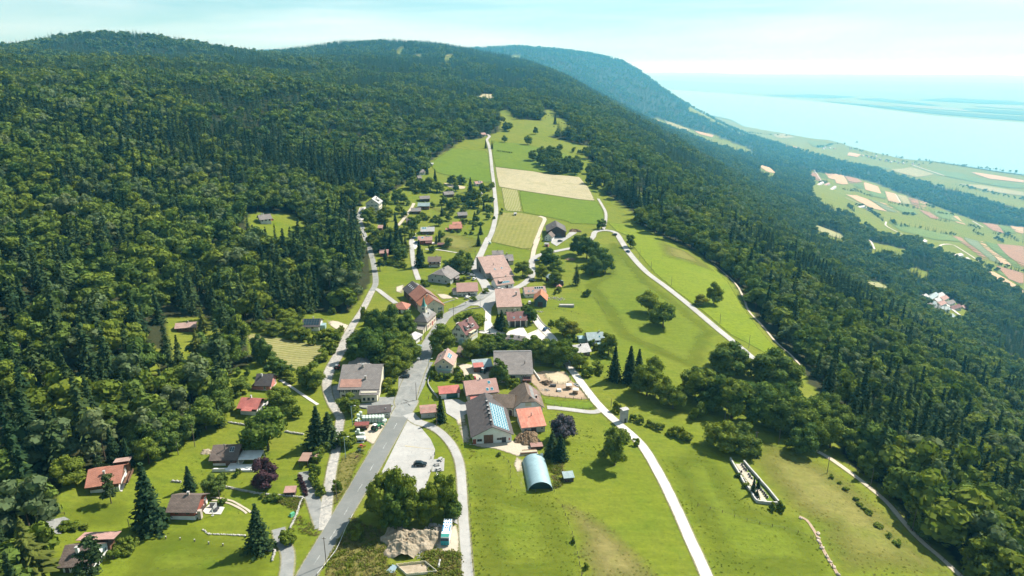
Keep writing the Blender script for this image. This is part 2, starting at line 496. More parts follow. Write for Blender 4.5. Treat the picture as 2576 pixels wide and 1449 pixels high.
def grass_mat(name, a, b, c, stripes=None, scale=1.0, floor=False, edge=0.0):
    """meadow: fresh, dry and lush patches, tufts, optional mowing rows (period m, angle)"""
    m, n, l, out = new_mat(name)
    bs = n.new('ShaderNodeBsdfPrincipled'); bs.inputs['Roughness'].default_value = .95; bs.inputs['Specular IOR Level'].default_value = .1
    pos = worldpos(n)
    big = noise(n, l, pos, .011*scale, 5, .6, .6)
    mid = noise(n, l, pos, .07*scale, 5, .65, .8)
    fine = noise(n, l, pos, .75*scale, 4, .7)
    tuft = noise(n, l, pos, 1.0*scale, 3, .7, .5)
    mpd = n.new('ShaderNodeMapping'); mpd.inputs['Rotation'].default_value = (0, 0, .6); mpd.inputs['Scale'].default_value = (.10, .55, 1); l.new(pos, mpd.inputs['Vector'])
    streak = noise(n, l, mpd.outputs['Vector'], 1.0, 4, .65)
    col = mixc(n, l, ramp(n, l, big, .36, .64), a, b)
    col = mixc(n, l, ramp(n, l, mid, .48, .78), col, c)
    if stripes:
        mp = n.new('ShaderNodeMapping'); mp.inputs['Rotation'].default_value = (0, 0, stripes[1])
        l.new(pos, mp.inputs['Vector'])
        wv = n.new('ShaderNodeTexWave'); wv.inputs['Scale'].default_value = 0.314/stripes[0]; wv.inputs['Distortion'].default_value = 3.5
        wv.inputs['Detail'].default_value = 3; wv.inputs['Detail Scale'].default_value = .25
        l.new(mp.outputs['Vector'], wv.inputs['Vector'])
        col = mixc(n, l, mixc(n, l, stripes[3], (0,0,0), ramp(n, l, wv.outputs['Fac'], .35, .7)), col, stripes[2])
    col = mixc(n, l, ramp(n, l, fine, .3, .8), tuple_mul(n, l, col, .80), tuple_mul(n, l, col, 1.14))
    col = mixc(n, l, ramp(n, l, tuft, .58, .74), col, tuple_mul(n, l, col, .62))
    col = mixc(n, l, ramp(n, l, streak, .42, .72), tuple_mul(n, l, col, .90), mixc(n, l, 1.0, col, (1.16, 1.10, 1.15), 'MULTIPLY'))
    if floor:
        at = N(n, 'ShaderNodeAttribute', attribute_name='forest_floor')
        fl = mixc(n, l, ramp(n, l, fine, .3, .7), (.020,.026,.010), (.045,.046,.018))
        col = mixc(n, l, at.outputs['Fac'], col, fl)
    l.new(col, bs.inputs['Base Color'])
    bn = n.new('ShaderNodeBump'); bn.inputs['Strength'].default_value = .5; bn.inputs['Distance'].default_value = .25
    l.new(fine, bn.inputs['Height']); l.new(bn.outputs['Normal'], bs.inputs['Normal'])
    if edge: ravel(n, l, bs.outputs['BSDF'], out, edge, .8/edge, .25 if edge < 4 else 1.0)
    else: l.new(bs.outputs['BSDF'], out.inputs['Surface'])
    return m
def tuple_mul(n, l, col, k):
    return mixc(n, l, 1.0, col, (k, k, k), 'MULTIPLY')

M_GRASS = grass_mat('meadow_grass', (.130,.172,.012), (.156,.178,.022), (.098,.152,.012), floor=True)
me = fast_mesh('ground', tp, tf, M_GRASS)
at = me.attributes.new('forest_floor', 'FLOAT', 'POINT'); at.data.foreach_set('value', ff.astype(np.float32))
terrain = link(bpy.data.objects.new('ground', me))
tag(terrain, 'green alpine ground of the ridge, hills and plain', kind='structure')

# ------------------------------------------------------------------ sheets laid on the ground
def loops_to_world(px):
    return ground(px)[:, :2]

def sheet(name, poly_px, mat, off=.05, label=None, step=None, world=False, parent=None):
    w = np.asarray(poly_px, float) if world else loops_to_world(poly_px)
    cx, cy = w.mean(0); dist = math.hypot(cx, cy)
    if step is None:
        step = min(max(3.0, dist*.012), max(4.0, np.ptp(w, 0).max()/4))
    off = off + dist*.00045
    pts, n = [], len(w)
    for i in range(n):
        a, b = w[i], w[(i+1) % n]; k = max(1, int(np.hypot(*(b-a))/step))
        for j in range(k): pts.append(a+(b-a)*j/k)
    edge = len(pts)
    gx = np.arange(w[:, 0].min()+step*.5, w[:, 0].max(), step); gy = np.arange(w[:, 1].min()+step*.5, w[:, 1].max(), step)
    if len(gx)*len(gy) and len(gx)*len(gy) < 60000:
        g = np.stack(np.meshgrid(gx, gy), -1).reshape(-1, 2); g = g[in_poly(g, w)]
        pts += list(g)
    P = np.array(pts)
    v, _, f, *_ = delaunay_2d_cdt([Vector(p) for p in P], [], [list(range(edge))], 1, 1e-5)
    v = np.array([(q.x, q.y) for q in v]); z = height(v[:, 0], v[:, 1]) + off
    V = np.column_stack([v, z])
    fs = []
    for t in f:
        a, b, c = (V[i] for i in t[:3])
        fs.append(t if (b[0]-a[0])*(c[1]-a[1])-(b[1]-a[1])*(c[0]-a[0]) > 0 else t[::-1])
    o = mesh_obj(name, V, fs, mat, parent, smooth=True)
    # 0 along the border, 1 inside: the material lets the border ravel out into the ground
    wn_ = w; dmin = np.full(len(v), 1e9)
    for i in range(n):
        a, b = wn_[i], wn_[(i+1) % n]; ab = b-a; t = np.clip(((v-a)@ab)/max(ab@ab, 1e-9), 0, 1)
        dmin = np.minimum(dmin, np.hypot(*(v-(a+t[:, None]*ab)).T))
    at = o.data.attributes.new('border', 'FLOAT', 'POINT'); at.data.foreach_set('value', dmin.astype(np.float32))
    tag(o, label, kind='structure' if parent is None else None)
    return o

def ravel(n, l, shader, out, width, scale, soft=.25):
    at = N(n, 'ShaderNodeAttribute', attribute_name='border')
    f = noise(n, l, worldpos(n), scale, 4, .65)
    m1 = n.new('ShaderNodeMath'); m1.operation = 'MULTIPLY_ADD'; m1.inputs[1].default_value = -width*1.0; m1.inputs[2].default_value = width*.15
    l.new(f, m1.inputs[0])
    m2 = n.new('ShaderNodeMath'); m2.operation = 'ADD'; l.new(at.outputs['Fac'], m2.inputs[0]); l.new(m1.outputs[0], m2.inputs[1])
    mr = n.new('ShaderNodeMapRange'); mr.inputs['From Min'].default_value = -.35*width; mr.inputs['From Max'].default_value = soft*width
    l.new(m2.outputs[0], mr.inputs['Value'])
    tr = n.new('ShaderNodeBsdfTransparent'); mx = n.new('ShaderNodeMixShader')
    l.new(mr.outputs['Result'], mx.inputs['Fac']); l.new(tr.outputs['BSDF'], mx.inputs[1]); l.new(shader, mx.inputs[2])
    l.new(mx.outputs['Shader'], out.inputs['Surface'])

def smooth_line(w, step):
    w = np.asarray(w, float)
    p = np.vstack([2*w[0]-w[1], w, 2*w[-1]-w[-2]]); res = []
    for i in range(1, len(p)-2):
        k = max(2, int(np.hypot(*(p[i+1]-p[i]))/step))
        t = np.linspace(0, 1, k, endpoint=False)[:, None]
        res.append(.5*((2*p[i]) + (-p[i-1]+p[i+1])*t + (2*p[i-1]-5*p[i]+4*p[i+1]-p[i+2])*t**2 + (-p[i-1]+3*p[i]-3*p[i+1]+p[i+2])*t**3))
    res.append(w[-1:]); return np.vstack(res)

ROADS = []
def ribbon(name, line_px, width, mat, off=.09, label=None, cross=4, rag=0.10, parent=None, world=False, step=2.5, structure=True, edge_attr=False):
    w = np.asarray(line_px, float) if world else loops_to_world(line_px)
    L = smooth_line(w, step)
    if structure: ROADS.append((L, np.mean(width) if np.ndim(width) else width))
    t = np.gradient(L, axis=0); t /= np.maximum(np.linalg.norm(t, axis=1, keepdims=True), 1e-6)
    nrm = np.stack([-t[:, 1], t[:, 0]], 1)
    wd = np.interp(np.linspace(0, 1, len(L)), np.linspace(0, 1, len(np.atleast_1d(width))), np.atleast_1d(width)) if np.ndim(width) else np.full(len(L), float(width))
    V = []
    for k in range(cross+1):
        s = (k/cross-.5)
        jit = (RNG.uniform(-rag, rag, len(L)) if k in (0, cross) else 0)
        q = L + nrm*((s*wd + jit)[:, None])
        V.append(np.column_stack([q, height(q[:, 0], q[:, 1]) + off + np.hypot(q[:, 0], q[:, 1])*.00045]))
    V = np.stack(V, 1).reshape(-1, 3); c = cross+1
    F = [(i*c+k, i*c+k+1, (i+1)*c+k+1, (i+1)*c+k) for i in range(len(L)-1) for k in range(cross)]
    F = [f[::-1] for f in F]
    o = mesh_obj(name, V, F, mat, parent, smooth=True)
    if edge_attr:
        bd = np.stack([(.5-abs(k/cross-.5))*wd for k in range(cross+1)], 1).ravel()
        at = o.data.attributes.new('border', 'FLOAT', 'POINT'); at.data.foreach_set('value', bd.astype(np.float32))
    if structure:
        tag(o, label, kind='structure')
        if np.mean(width) >= 2 and off < .3:
            ribbon('verge', L, np.asarray(wd) + 1.2, M_VERGE, off-.03, None, 8, 0.0, o, True, 2.5, False, True)
    return o

def asphalt(name, col, patch, scale=.35, crack=True, edge=0.0):
    m, n, l, out = new_mat(name)
    b = n.new('ShaderNodeBsdfPrincipled'); b.inputs['Roughness'].default_value = .85; b.inputs['Specular IOR Level'].default_value = .2
    pos = worldpos(n)
    f = noise(n, l, pos, scale, 6, .65, .5); g = noise(n, l, pos, scale*9, 3, .7); h = noise(n, l, pos, .06, 3)
    c = mixc(n, l, ramp(n, l, f, .38, .68), col, patch)
    c = mixc(n, l, ramp(n, l, h, .4, .65), c, tuple_mul(n, l, c, .86))
    c = mixc(n, l, ramp(n, l, g, .4, .8), c, tuple_mul(n, l, c, .85))
    if crack:
        v = n.new('ShaderNodeTexVoronoi'); v.feature = 'DISTANCE_TO_EDGE'; v.inputs['Scale'].default_value = .16
        mp = n.new('ShaderNodeMix'); mp.data_type = 'VECTOR'; mp.inputs['Factor'].default_value = .12
        nz = n.new('ShaderNodeTexNoise'); nz.inputs['Scale'].default_value = .5; l.new(pos, nz.inputs['Vector'])
        va = n.new('ShaderNodeVectorMath'); va.operation = 'MULTIPLY_ADD'; va.inputs[1].default_value = (5, 5, 5)
        l.new(nz.outputs['Color'], va.inputs[0]); l.new(pos, va.inputs[2]); l.new(va.outputs['Vector'], v.inputs['Vector'])
        ck = ramp(n, l, v.outputs['Distance'], .004, .014, (1,1,1), (0,0,0))
        c = mixc(n, l, mixc(n, l, .55, (0,0,0), ck), c, tuple(k*.55 for k in col))
    l.new(c, b.inputs['Base Color'])
    if edge: ravel(n, l, b.outputs['BSDF'], out, edge, 1.1/edge)
    else: l.new(b.outputs['BSDF'], out.inputs['Surface'])
    return m

M_ASPH = asphalt('grey_asphalt', (.205,.213,.208), (.290,.290,.275))
M_ASPHD = asphalt('new_dark_asphalt', (.165,.174,.168), (.195,.200,.192), .3, False)
M_ASPHL = asphalt('pale_worn_asphalt', (.345,.340,.325), (.405,.395,.375))
M_CONC = asphalt('pale_concrete', (.520,.500,.455), (.600,.570,.520), .5)
M_GRAVEL = asphalt('pale_gravel', (.430,.370,.285), (.520,.460,.365), 1.3, False, 1.3)
M_GRAVELROAD = asphalt('track_gravel', (.430,.370,.285), (.520,.460,.365), 1.3, False)
M_DIRT = asphalt('bare_earth', (.310,.225,.155), (.390,.300,.210), .8, False, 1.6)
M_DIRTPATH = asphalt('trodden_earth', (.310,.225,.155), (.390,.300,.210), .8, False)
M_SAND = asphalt('riding_sand', (.400,.330,.220), (.460,.395,.280), .6, False, .6)
M_VERGE = asphalt('dusty_verge', (.200,.195,.095), (.310,.285,.185), 1.2, False, .8)
M_ROCKROAD = asphalt('patched_stony_lane', (.270,.265,.250), (.480,.450,.400), .9)
M_WHITE = paint('white_marking_paint', (.33,.34,.33), .7, .4, 1.5)

M_MEADOW = grass_mat('lush_meadow', (.105,.168,.014), (.128,.182,.018), (.092,.152,.014), scale=.7, edge=2.0)
M_VIVID = grass_mat('vivid_meadow', (.145,.200,.012), (.165,.208,.018), (.118,.180,.012), scale=.7, edge=2.5)
M_MEADOW2 = grass_mat('bright_meadow', (.122,.168,.013), (.146,.178,.020), (.094,.150,.012), scale=.8, edge=8.0)
M_DRY = grass_mat('dry_pasture', (.165,.174,.034), (.198,.188,.055), (.135,.166,.024), edge=10.0)
M_STRAW = grass_mat('worn_straw_pasture', (.205,.188,.055), (.240,.210,.080), (.165,.172,.038), edge=6.0)
M_HAY = grass_mat('cut_hay', (.36,.325,.205), (.40,.36,.235), (.30,.285,.16), (2.9, 1.45, (.27,.26,.12), .35), edge=1.5)
M_HAY2 = grass_mat('mown_rows', (.195,.200,.048), (.225,.215,.062), (.155,.180,.036), (3.6, .12, (.28,.255,.105), .28), edge=1.5)
M_HAY3 = grass_mat('mown_slope', (.185,.190,.05), (.21,.205,.065), (.145,.170,.033), (2.2, 1.72, (.31,.285,.15), .6), edge=2.0)
M_WEEDS = grass_mat('rough_weeds', (.135,.135,.030), (.175,.155,.050), (.095,.115,.022), scale=1.6, edge=2.5)

# meadows and hay fields
sheet('meadow', K('b',(250,690),(440,566),(735,588),(760,620),(782,800),(797,884),(640,850),(380,800),(300,780),(262,740)), M_MEADOW, .035)
sheet('meadow', K('b',(800,505),(1000,520),(1180,555),(1330,575),(1480,640),(1580,680),(1590,760),(1540,815),(1300,790),(1130,770),(815,728),(790,610)), M_MEADOW, .035)
sheet('hay_field', K('b',(818,730),(1150,770),(1300,798),(1560,820),(1640,910),(1700,1030),(1560,1018),(1280,975),(1020,935),(850,905),(832,820)), M_HAY, .05)
sheet('meadow', K('b',(1025,940),(1280,978),(1560,1020),(1715,1036),(1770,1110),(1785,1190),(1740,1240),(1480,1230),(1430,1205),(1240,1165),(1060,1130),(1040,1040)), M_MEADOW, .035)
sheet('mown_strip', K('b',(868,912),(1020,937),(1040,1040),(1056,1130),(900,1118),(885,1000)), grass_mat('raked_strip', (.205,.225,.060), (.235,.240,.085), (.165,.20,.04), (2.4, .1, (.32,.30,.16), .6), edge=1.5), .04)
sheet('mown_field', K('b',(865,1130),(1040,1136),(1210,1165),(1245,1185),(1210,1290),(1160,1400),(1130,1470),(1000,1440),(780,1392),(790,1340),(845,1200)), M_HAY2, .05)
sheet('meadow', K('8',(420,155),(610,172),(700,210),(800,270),(900,320),(1060,378),(1190,480),(1300,590),(1400,760),(1520,920),(1640,1060),(1780,1190),(1760,1250),(1700,1180),(1470,1050),(1300,960),(1100,790),(900,640),(760,520),(660,400),(600,320),(560,250),(480,215)), M_VIVID, .03)
sheet('dry_meadow', K('8',(740,240),(900,320),(1060,378),(1170,470),(1210,520),(1100,480),(950,430),(820,400)), M_DRY, .05)
sheet('pasture', K('8',(420,290),(520,300),(640,450),(760,590),(1000,770),(1230,960),(1180,1010),(1150,1100),(1100,1220),(980,1200),(760,1100),(500,980),(420,880),(360,760),(300,680),(240,600),(380,520)), M_MEADOW2, .03)
sheet('mown_slope', [(614,834),(700,850),(790,864),(832,872),(800,905),(748,940),(705,915),(650,888),(626,862)], M_HAY3, .05)
sheet('lawn', K('1',(420,860),(700,700),(1020,740),(1040,940),(820,1000),(500,980)), M_MEADOW2, .03)
sheet('lawn', K('1',(1040,1130),(1300,1010),(1500,960),(1590,1020),(1920,1060),(1960,1180),(2120,1200),(2090,1340),(2060,1460),(860,1460),(950,1300)), M_MEADOW2, .03)
sheet('pasture', K('2',(1380,460),(1560,450),(1640,560),(1720,700),(2030,720),(2120,860),(2200,1050),(2280,1460),(1420,1460),(1395,900)), M_MEADOW2, .03)
sheet('dry_pasture', K('2',(2040,740),(2200,800),(2400,900),(2560,1010),(2760,1200),(2960,1460),(2290,1460),(2220,1060),(2130,860)), M_STRAW, .03)
sheet('pasture', K('7',(0,560),(210,690),(330,900),(400,970),(580,1000),(700,1050),(820,1180),(900,1300),(990,1470),(150,1470),(60,1250),(0,1100),(-120,850),(-240,640)), M_MEADOW2, .03)
sheet('dry_pasture', K('7',(420,500),(560,520),(700,600),(830,640),(1000,740),(1200,880),(1400,1080),(1640,1300),(1800,1470),(1010,1470),(880,1230),(800,1080),(620,960),(480,800),(380,660),(350,580)), M_DRY, .025)
sheet('rough_ground', K('2',(470,900),(720,1030),(740,1260),(820,1290),(800,1470),(190,1470),(280,1260),(400,1020)), M_WEEDS, .04)
sheet('rough_verge', K('2',(1020,1180),(1330,1190),(1335,1470),(1120,1470)), M_WEEDS, .04)
sheet('rough_verge', K('2',(380,420),(500,380),(600,340),(520,480),(430,690),(300,850),(230,830),(330,560)), M_WEEDS, .03)
sheet('rough_verge', K('2',(1130,130),(1290,190),(1330,330),(1560,420),(1380,440),(1290,330),(1200,240),(1060,170)), M_DRY, .03)
sheet('dry_garden', K('6',(1180,780),(1300,750),(1500,790),(1700,830),(1770,820),(1720,960),(1600,1030),(1420,990),(1200,950),(1160,900)), M_DRY, .03)

# farmland far below on the right, and the plain by the lake
def farm(name, cols, stripes=None):
    a, b, c = cols; return grass_mat(name, a, b, c, stripes, .4, edge=3.0)
M_F = {'tan': farm('stubble_field', ((.42,.30,.18),(.46,.34,.21),(.38,.28,.16))),
       'brown': farm('ploughed_field', ((.27,.165,.105),(.30,.185,.12),(.25,.15,.10))),
       'green': farm('crop_field', ((.10,.17,.04),(.13,.19,.05),(.09,.15,.03))),
       'pale': farm('pale_crop_field', ((.25,.26,.12),(.29,.29,.15),(.22,.24,.10))),
       'grey': farm('grey_green_field', ((.14,.19,.10),(.16,.21,.12),(.13,.17,.09)))}
for kind, pts in [
  ('brown',[(1200,450),(1240,445),(1275,490),(1265,510),(1215,480)]), ('green',[(1245,435),(1290,450),(1320,490),(1275,488)]),
  ('tan',[(1295,450),(1340,452),(1390,500),(1330,498)]), ('tan',[(1340,452),(1420,470),(1450,525),(1375,525)]), ('brown',[(1425,470),(1510,490),(1540,510),(1455,525)]),
  ('green',[(1480,530),(1535,515),(1550,555),(1500,550)]), ('tan',[(1545,510),(1640,540),(1660,585),(1555,560)]), ('green',[(1580,570),(1680,565),(1690,620),(1600,600)]),
  ('tan',[(1680,565),(1750,585),(1790,650),(1700,630)]), ('pale',[(1755,590),(1820,600),(1850,655),(1795,648)]), ('brown',[(1825,605),(1895,625),(1910,685),(1855,660)]),
  ('tan',[(1898,625),(1955,640),(1945,680),(1915,680)]), ('tan',[(1430,590),(1500,595),(1570,620),(1700,700),(1600,680)]), ('grey',[(1570,615),(1620,625),(1760,705),(1700,698)]),
  ('tan',[(1620,625),(1690,650),(1790,715),(1762,705)]), ('green',[(1700,650),(1850,680),(1900,720),(1800,712)]), ('brown',[(1900,690),(1960,695),(2030,745),(1990,755)]),
  ('green',[(1960,680),(2080,700),(2200,780),(2040,740)]), ('tan',[(2060,720),(2150,730),(2200,785),(2140,770)]), ('brown',[(2110,855),(2170,860),(2350,1010),(2300,1000)]),
  ('grey',[(2180,860),(2280,890),(2420,1030),(2350,1010)]), ('tan',[(2280,890),(2310,890),(2500,1050),(2420,1030)]), ('green',[(2320,890),(2400,905),(2571,1080),(2500,1050)]),
  ('brown',[(2395,905),(2571,920),(2590,1080),(2571,1076)]), ('brown',[(2390,1045),(2571,1090),(2571,1170),(2470,1130)]), ('green',[(2360,1040),(2571,1170),(2571,1190),(2400,1090)]),
  ('tan',[(2310,1070),(2380,1085),(2571,1200),(2571,1245),(2440,1190)]), ('brown',[(2300,770),(2400,780),(2450,840),(2370,820)]), ('tan',[(2480,790),(2571,800),(2571,850),(2520,830)]),
  ('green',[(2400,785),(2480,800),(2520,840),(2450,838)]), ('green',[(1700,760),(1900,810),(2100,850),(2200,900),(2000,880),(1780,820)]),
  ('tan',[(850,390),(945,418),(1000,460),(930,448)]), ('pale',[(1235,782),(1400,842),(1448,888),(1350,860),(1250,820)]),
  ('tan',[(150,95),(235,115),(270,150),(210,140)]), ('pale',[(270,112),(440,175),(420,190),(300,150)]), ('tan',[(460,180),(590,210),(580,225),(500,205)]),
  ('pale',[(700,300),(770,318),(765,328),(710,318)]), ('tan',[(560,272),(650,292),(655,300),(600,288)]), ('pale',[(800,320),(890,345),(870,350)]),
  ('pale',[(1525,1135),(1640,1152),(1715,1192),(1690,1216),(1565,1196)]),
  ('tan',[(880,230),(1050,265),(1000,255),(930,240)]), ('pale',[(1720,430),(1850,415),(2000,460),(1880,480),(1750,445)]), ('green',[(1600,400),(1720,425),(1700,432),(1560,418)]),
  ('tan',[(2200,440),(2400,470),(2571,500),(2571,515),(2350,490)]), ('green',[(1900,425),(2150,450),(2350,500),(2571,530),(2571,560),(2300,520),(2050,470)]),
  ('pale',[(2150,520),(2300,530),(2571,575),(2571,600),(2350,570)]), ('tan',[(1450,320),(1530,335),(1500,355),(1440,340)]), ('pale',[(960,205),(1050,200),(1110,225),(1000,230)]),
  ('green',[(1180,240),(1300,255),(1340,280),(1230,290)]), ('tan',[(1000,270),(1150,290),(1120,300),(1010,280)])]:
    sheet('farm_field', K('a', *pts), M_F[kind], .3)
sheet('lower_pasture', K('g',(2180,1140),(2330,1180),(2484,1260),(2600,1449),(2430,1400),(2300,1250)), M_DRY, .2)
for cp_, cm_ in ((K('b',(630,140),(710,90),(870,95),(800,130),(700,150)), M_HAY), (K('b',(210,215),(340,178),(330,220)), M_DRY), ([(996,128),(1008,116),(1019,120),(1010,138),(1000,145)], M_DRY), ([(1040,140),(1052,134),(1064,140),(1055,152)], M_DRY), ([(1116,140),(1143,136),(1132,158),(1120,156)], M_DRY)):
    sheet('clearing', cp_, cm_, .3)
sheet('clearing', K('g',(590,45),(670,70),(800,90),(960,170),(870,215),(760,190),(690,150)), M_DRY, .2)

# woods and farmland on the far side of the lake
M_FARWOOD = grass_mat('far_shore_woodland', (.035,.060,.022), (.050,.075,.028), (.08,.11,.04), scale=.04); M_FARFIELD = grass_mat('far_shore_fields', (.16,.17,.07), (.22,.20,.10), (.10,.14,.05), scale=.05)
for nm_, pts_, m_ in (('far_shore_wood',[(1260,-9),(1700,40),(2000,74),(2300,98),(2571,118),(2700,128),(2700,100),(2300,78),(2000,56),(1600,18)],M_FARWOOD), ('far_shore_wood',[(2150,52),(2400,72),(2700,88),(2700,64),(2420,52),(2200,40)],M_FARWOOD), ('far_shore_wood',[(1500,-20),(1800,8),(2050,26),(1900,4),(1650,-24)],M_FARWOOD), ('far_shore_field',[(1720,22),(2000,48),(2250,62),(2120,38),(1850,18)],M_FARFIELD), ('far_shore_field',[(2250,28),(2500,44),(2700,50),(2600,30),(2350,16)],M_FARFIELD), ('far_shore_wood',[(900,-44),(1300,-26),(1500,-34),(1200,-50)],M_FARWOOD), ('far_shore_wood',[(1900,-14),(2300,8),(2650,16),(2500,-6),(2100,-26)],M_FARWOOD)):
    sheet(nm_, K('a', *pts_), m_, 4.0, None, 420.0)
# lake
def lake_mat():
    m, n, l, out = new_mat('lake_water')
    b = n.new('ShaderNodeBsdfPrincipled'); b.inputs['Base Color'].default_value = (.16,.32,.36,1); b.inputs['Roughness'].default_value = .25
    pos = worldpos(n); mp = n.new('ShaderNodeMapping'); mp.inputs['Scale'].default_value = (.02,.006,1); l.new(pos, mp.inputs['Vector'])
    f = noise(n, l, mp.outputs['Vector'], 1.0, 4); bn = n.new('ShaderNodeBump'); bn.inputs['Strength'].default_value = .15; bn.inputs['Distance'].default_value = 3
    l.new(f, bn.inputs['Height']); l.new(bn.outputs['Normal'], b.inputs['Normal']); l.new(b.outputs['BSDF'], out.inputs['Surface'])
    return m
LZ = -654*SC
def plane_hit(px, z=LZ):
    u, f, d = rays(px); t = (CAM_Z-z)/d; return np.stack([u*t, f*t], 1)
shore = K('a',(300,-25),(420,66),(560,80),(700,110),(800,165),(1000,190),(1120,215),(1230,232),(1320,240),(1420,265),(1450,290),(1620,322),(1800,362),(2000,378),(2200,408),(2400,440),(2571,462),(2900,505))
farshore = K('a',(2900,175),(2571,130),(2300,110),(2000,85),(1700,50),(1500,20),(1250,-5),(1000,-30),(700,-55),(400,-75),(160,-90))
lp = plane_hit(shore + farshore)
lv, _, lf, *_ = delaunay_2d_cdt([Vector(p) for p in lp], [], [list(range(len(lp)))], 1, 1e-3)
lake = mesh_obj('lake', [(p.x, p.y, LZ) for p in lv], [t if True else t for t in lf], lake_mat())
tag(lake, 'broad pale turquoise lake across the plain', kind='structure')
LAKE_XY = lp

# ------------------------------------------------------------------ roads, lanes, yards
ribbon('main_road', K('2',(60,1480),(112,1360),(330,985),(440,800),(590,550),(700,360),(838,118)) , [5.6,5.6,6.0,6.6,6.8,6.8], M_ASPHD, .10, 'dark asphalt main road running up into the village')
ribbon('village_street', K('2',(838,118),(905,0)) + K('3',(1480,980),(1530,820),(1600,640),(1690,450),(1745,330)) + K('s4',(900,1150),(1100,820),(1240,580),(1420,330)) + K('5',(1010,835),(1150,755),(1290,690),(1390,610)), [7.5,8.5,8,7,6,5.6,5.6,6,7], M_ASPH, .09, 'grey village street past the church')
ribbon('field_road', K('5',(1390,610),(1345,520),(1290,440),(1240,350),(1270,260),(1330,130),(1390,0)) + K('6',(1790,880),(1845,760),(1880,620),(1892,530),(1882,400),(1862,200),(1842,30)) + K('b',(792,780),(776,610),(757,525),(746,492),(768,462),(740,440)), [6,4.5,3.8,3.4,3.2,3.2,3.2,3.2,3.2], M_ASPHL, .09, 'pale lane running north between the fields')
ribbon('farm_lane', K('5',(1400,605),(1560,588),(1700,570),(1810,510),(1880,430),(1880,330),(1890,250),(1980,195),(2190,148),(2370,112)) + K('8',(180,328),(270,300),(318,262),(335,225),(400,212),(480,228),(528,295),(580,375),(700,508),(850,622),(1000,740),(1200,908),(1350,1030),(1450,1115),(1520,1180)), [4.2,4.2,4,3.8,4.0,4.4,4.2,4.0,4.0,4.0,4.0], M_ASPHL, .10, 'winding pale road climbing through the pastures')
ribbon('gravel_track', K('5',(1885,270),(1905,140),(1955,0)) + K('6',(2330,900),(2400,720),(2440,625),(2420,600),(2380,588)), 3.0, M_GRAVELROAD, .08, 'gravel track beside the mown field')
ribbon('concrete_road', K('5',(1900,880),(1965,985),(2040,1070),(2120,1150)) + K('4',(1850,365),(1960,520),(2130,750),(2260,900),(2420,1050)) + [(1600,1105),(1628,1140),(1665,1205),(1704,1285),(1735,1355),(1758,1405),(1790,1480)], [4.6,4.0,3.4,3.4,3.4,3.4,3.4], M_CONC, .10, 'pale concrete road curving down through the pasture')
ribbon('farm_path', K('4',(2260,900),(2210,935),(2110,940),(1950,920),(1740,895),(1640,890)), 2.6, M_ASPHL, .08, 'short pale path to the red-roofed farm')
ribbon('curved_lane', K('2',(905,95),(985,160),(1070,185),(1165,245),(1255,350),(1307,480),(1325,650),(1335,850),(1352,1100),(1375,1400)), [4.5,3.0,2.9,2.9,2.9,2.9], M_ASPHL, .10, 'narrow pale lane curving past the car park')
ribbon('side_lane', K('2',(255,1000),(262,850),(300,570),(345,350),(365,200),(372,120)) + K('3',(560,1060),(515,980),(470,860),(452,720),(472,600),(525,480),(610,340),(700,180),(800,10)) + K('d',(2060,1220),(2120,1095),(2230,920),(2310,762)), [3.6,3.0,2.9,3.0,4.5,5.0,4.0,3.6,3.4,3.4], M_ROCKROAD, .09, 'patched stony lane along the forest edge')
ribbon('forest_lane', K('d',(2310,762),(2342,690),(2330,560),(2312,470)) + K('6',(486,1060),(460,960),(430,900),(400,800),(360,660),(330,590),(380,490)), 3.2, M_ASPH, .09, 'lane disappearing among the trees')
ribbon('house_drive', K('d',(2312,762),(2350,745),(2440,810),(2520,870)), 2.8, M_ASPHL, .08, 'short curved drive to the red hipped roof')
ribbon('garden_lane', K('5',(600,480),(570,400),(545,310),(530,200),(518,80)) + K('6',(930,880),(960,780)), 3.0, M_ASPHL, .08, 'narrow lane up to the chalets')
ribbon('garden_path', K('6',(1090,960),(1250,970),(1430,998),(1500,1000)), 1.4, M_CONC, .07, 'thin white path across the dry garden')
ribbon('garden_path', K('6',(780,695),(850,610),(930,500),(960,440)), 2.4, M_GRAVELROAD, .07, 'gravel drive to the dark cabins')
ribbon('driveway', K('2',(238,980),(175,800),(105,620),(95,545)), [4.5,4.2,3.6,3.4], M_ASPH, .08, 'driveway to the brown carport')
ribbon('lower_drive', K('1',(2180,990),(2200,1070),(2245,1160),(2255,1250),(2235,1400)), 3.4, M_ASPH, .08, 'grey driveway by the lower lawn')
ribbon('forest_track', K('7',(830,585),(930,640),(1100,760),(1240,870),(1330,950),(1440,1080),(1560,1210),(1700,1330),(1840,1460)), 2.2, M_GRAVELROAD, .07, 'twin-rutted farm track along the lower pasture')
ribbon('edge_track', K('8',(1190,455),(1340,590),(1400,690),(1440,790),(1540,900),(1640,1020),(1740,1105),(1840,1215)), 1.5, M_GRAVELROAD, .07, 'pale track along the foot of the meadow')
ribbon('earth_path', K('s7',(1710,0),(1780,40)) + [(1515,500),(1522,520),(1523,545),(1519,575)], 2.0, M_GRAVELROAD, .07) if False else None
ribbon('field_path', K('b',(1725,1012),(1760,1070),(1790,1130),(1792,1200),(1770,1285)), 2.2, M_ASPHL, .07, 'thin field path down to the hairpin bend')
ribbon('stone_path', K('e',(1200,650),(1400,770),(1600,910),(1800,1040),(1950,1140)), 1.3, M_CONC, .07, 'straight white path to the dark gabled chalet')
ribbon('wheel_track', K('s6',(370,1195),(560,1210),(760,1260),(900,1330),(1010,1400),(1100,1470)), .7, M_GRAVELROAD, .07, 'worn upper wheel track across the lawn')
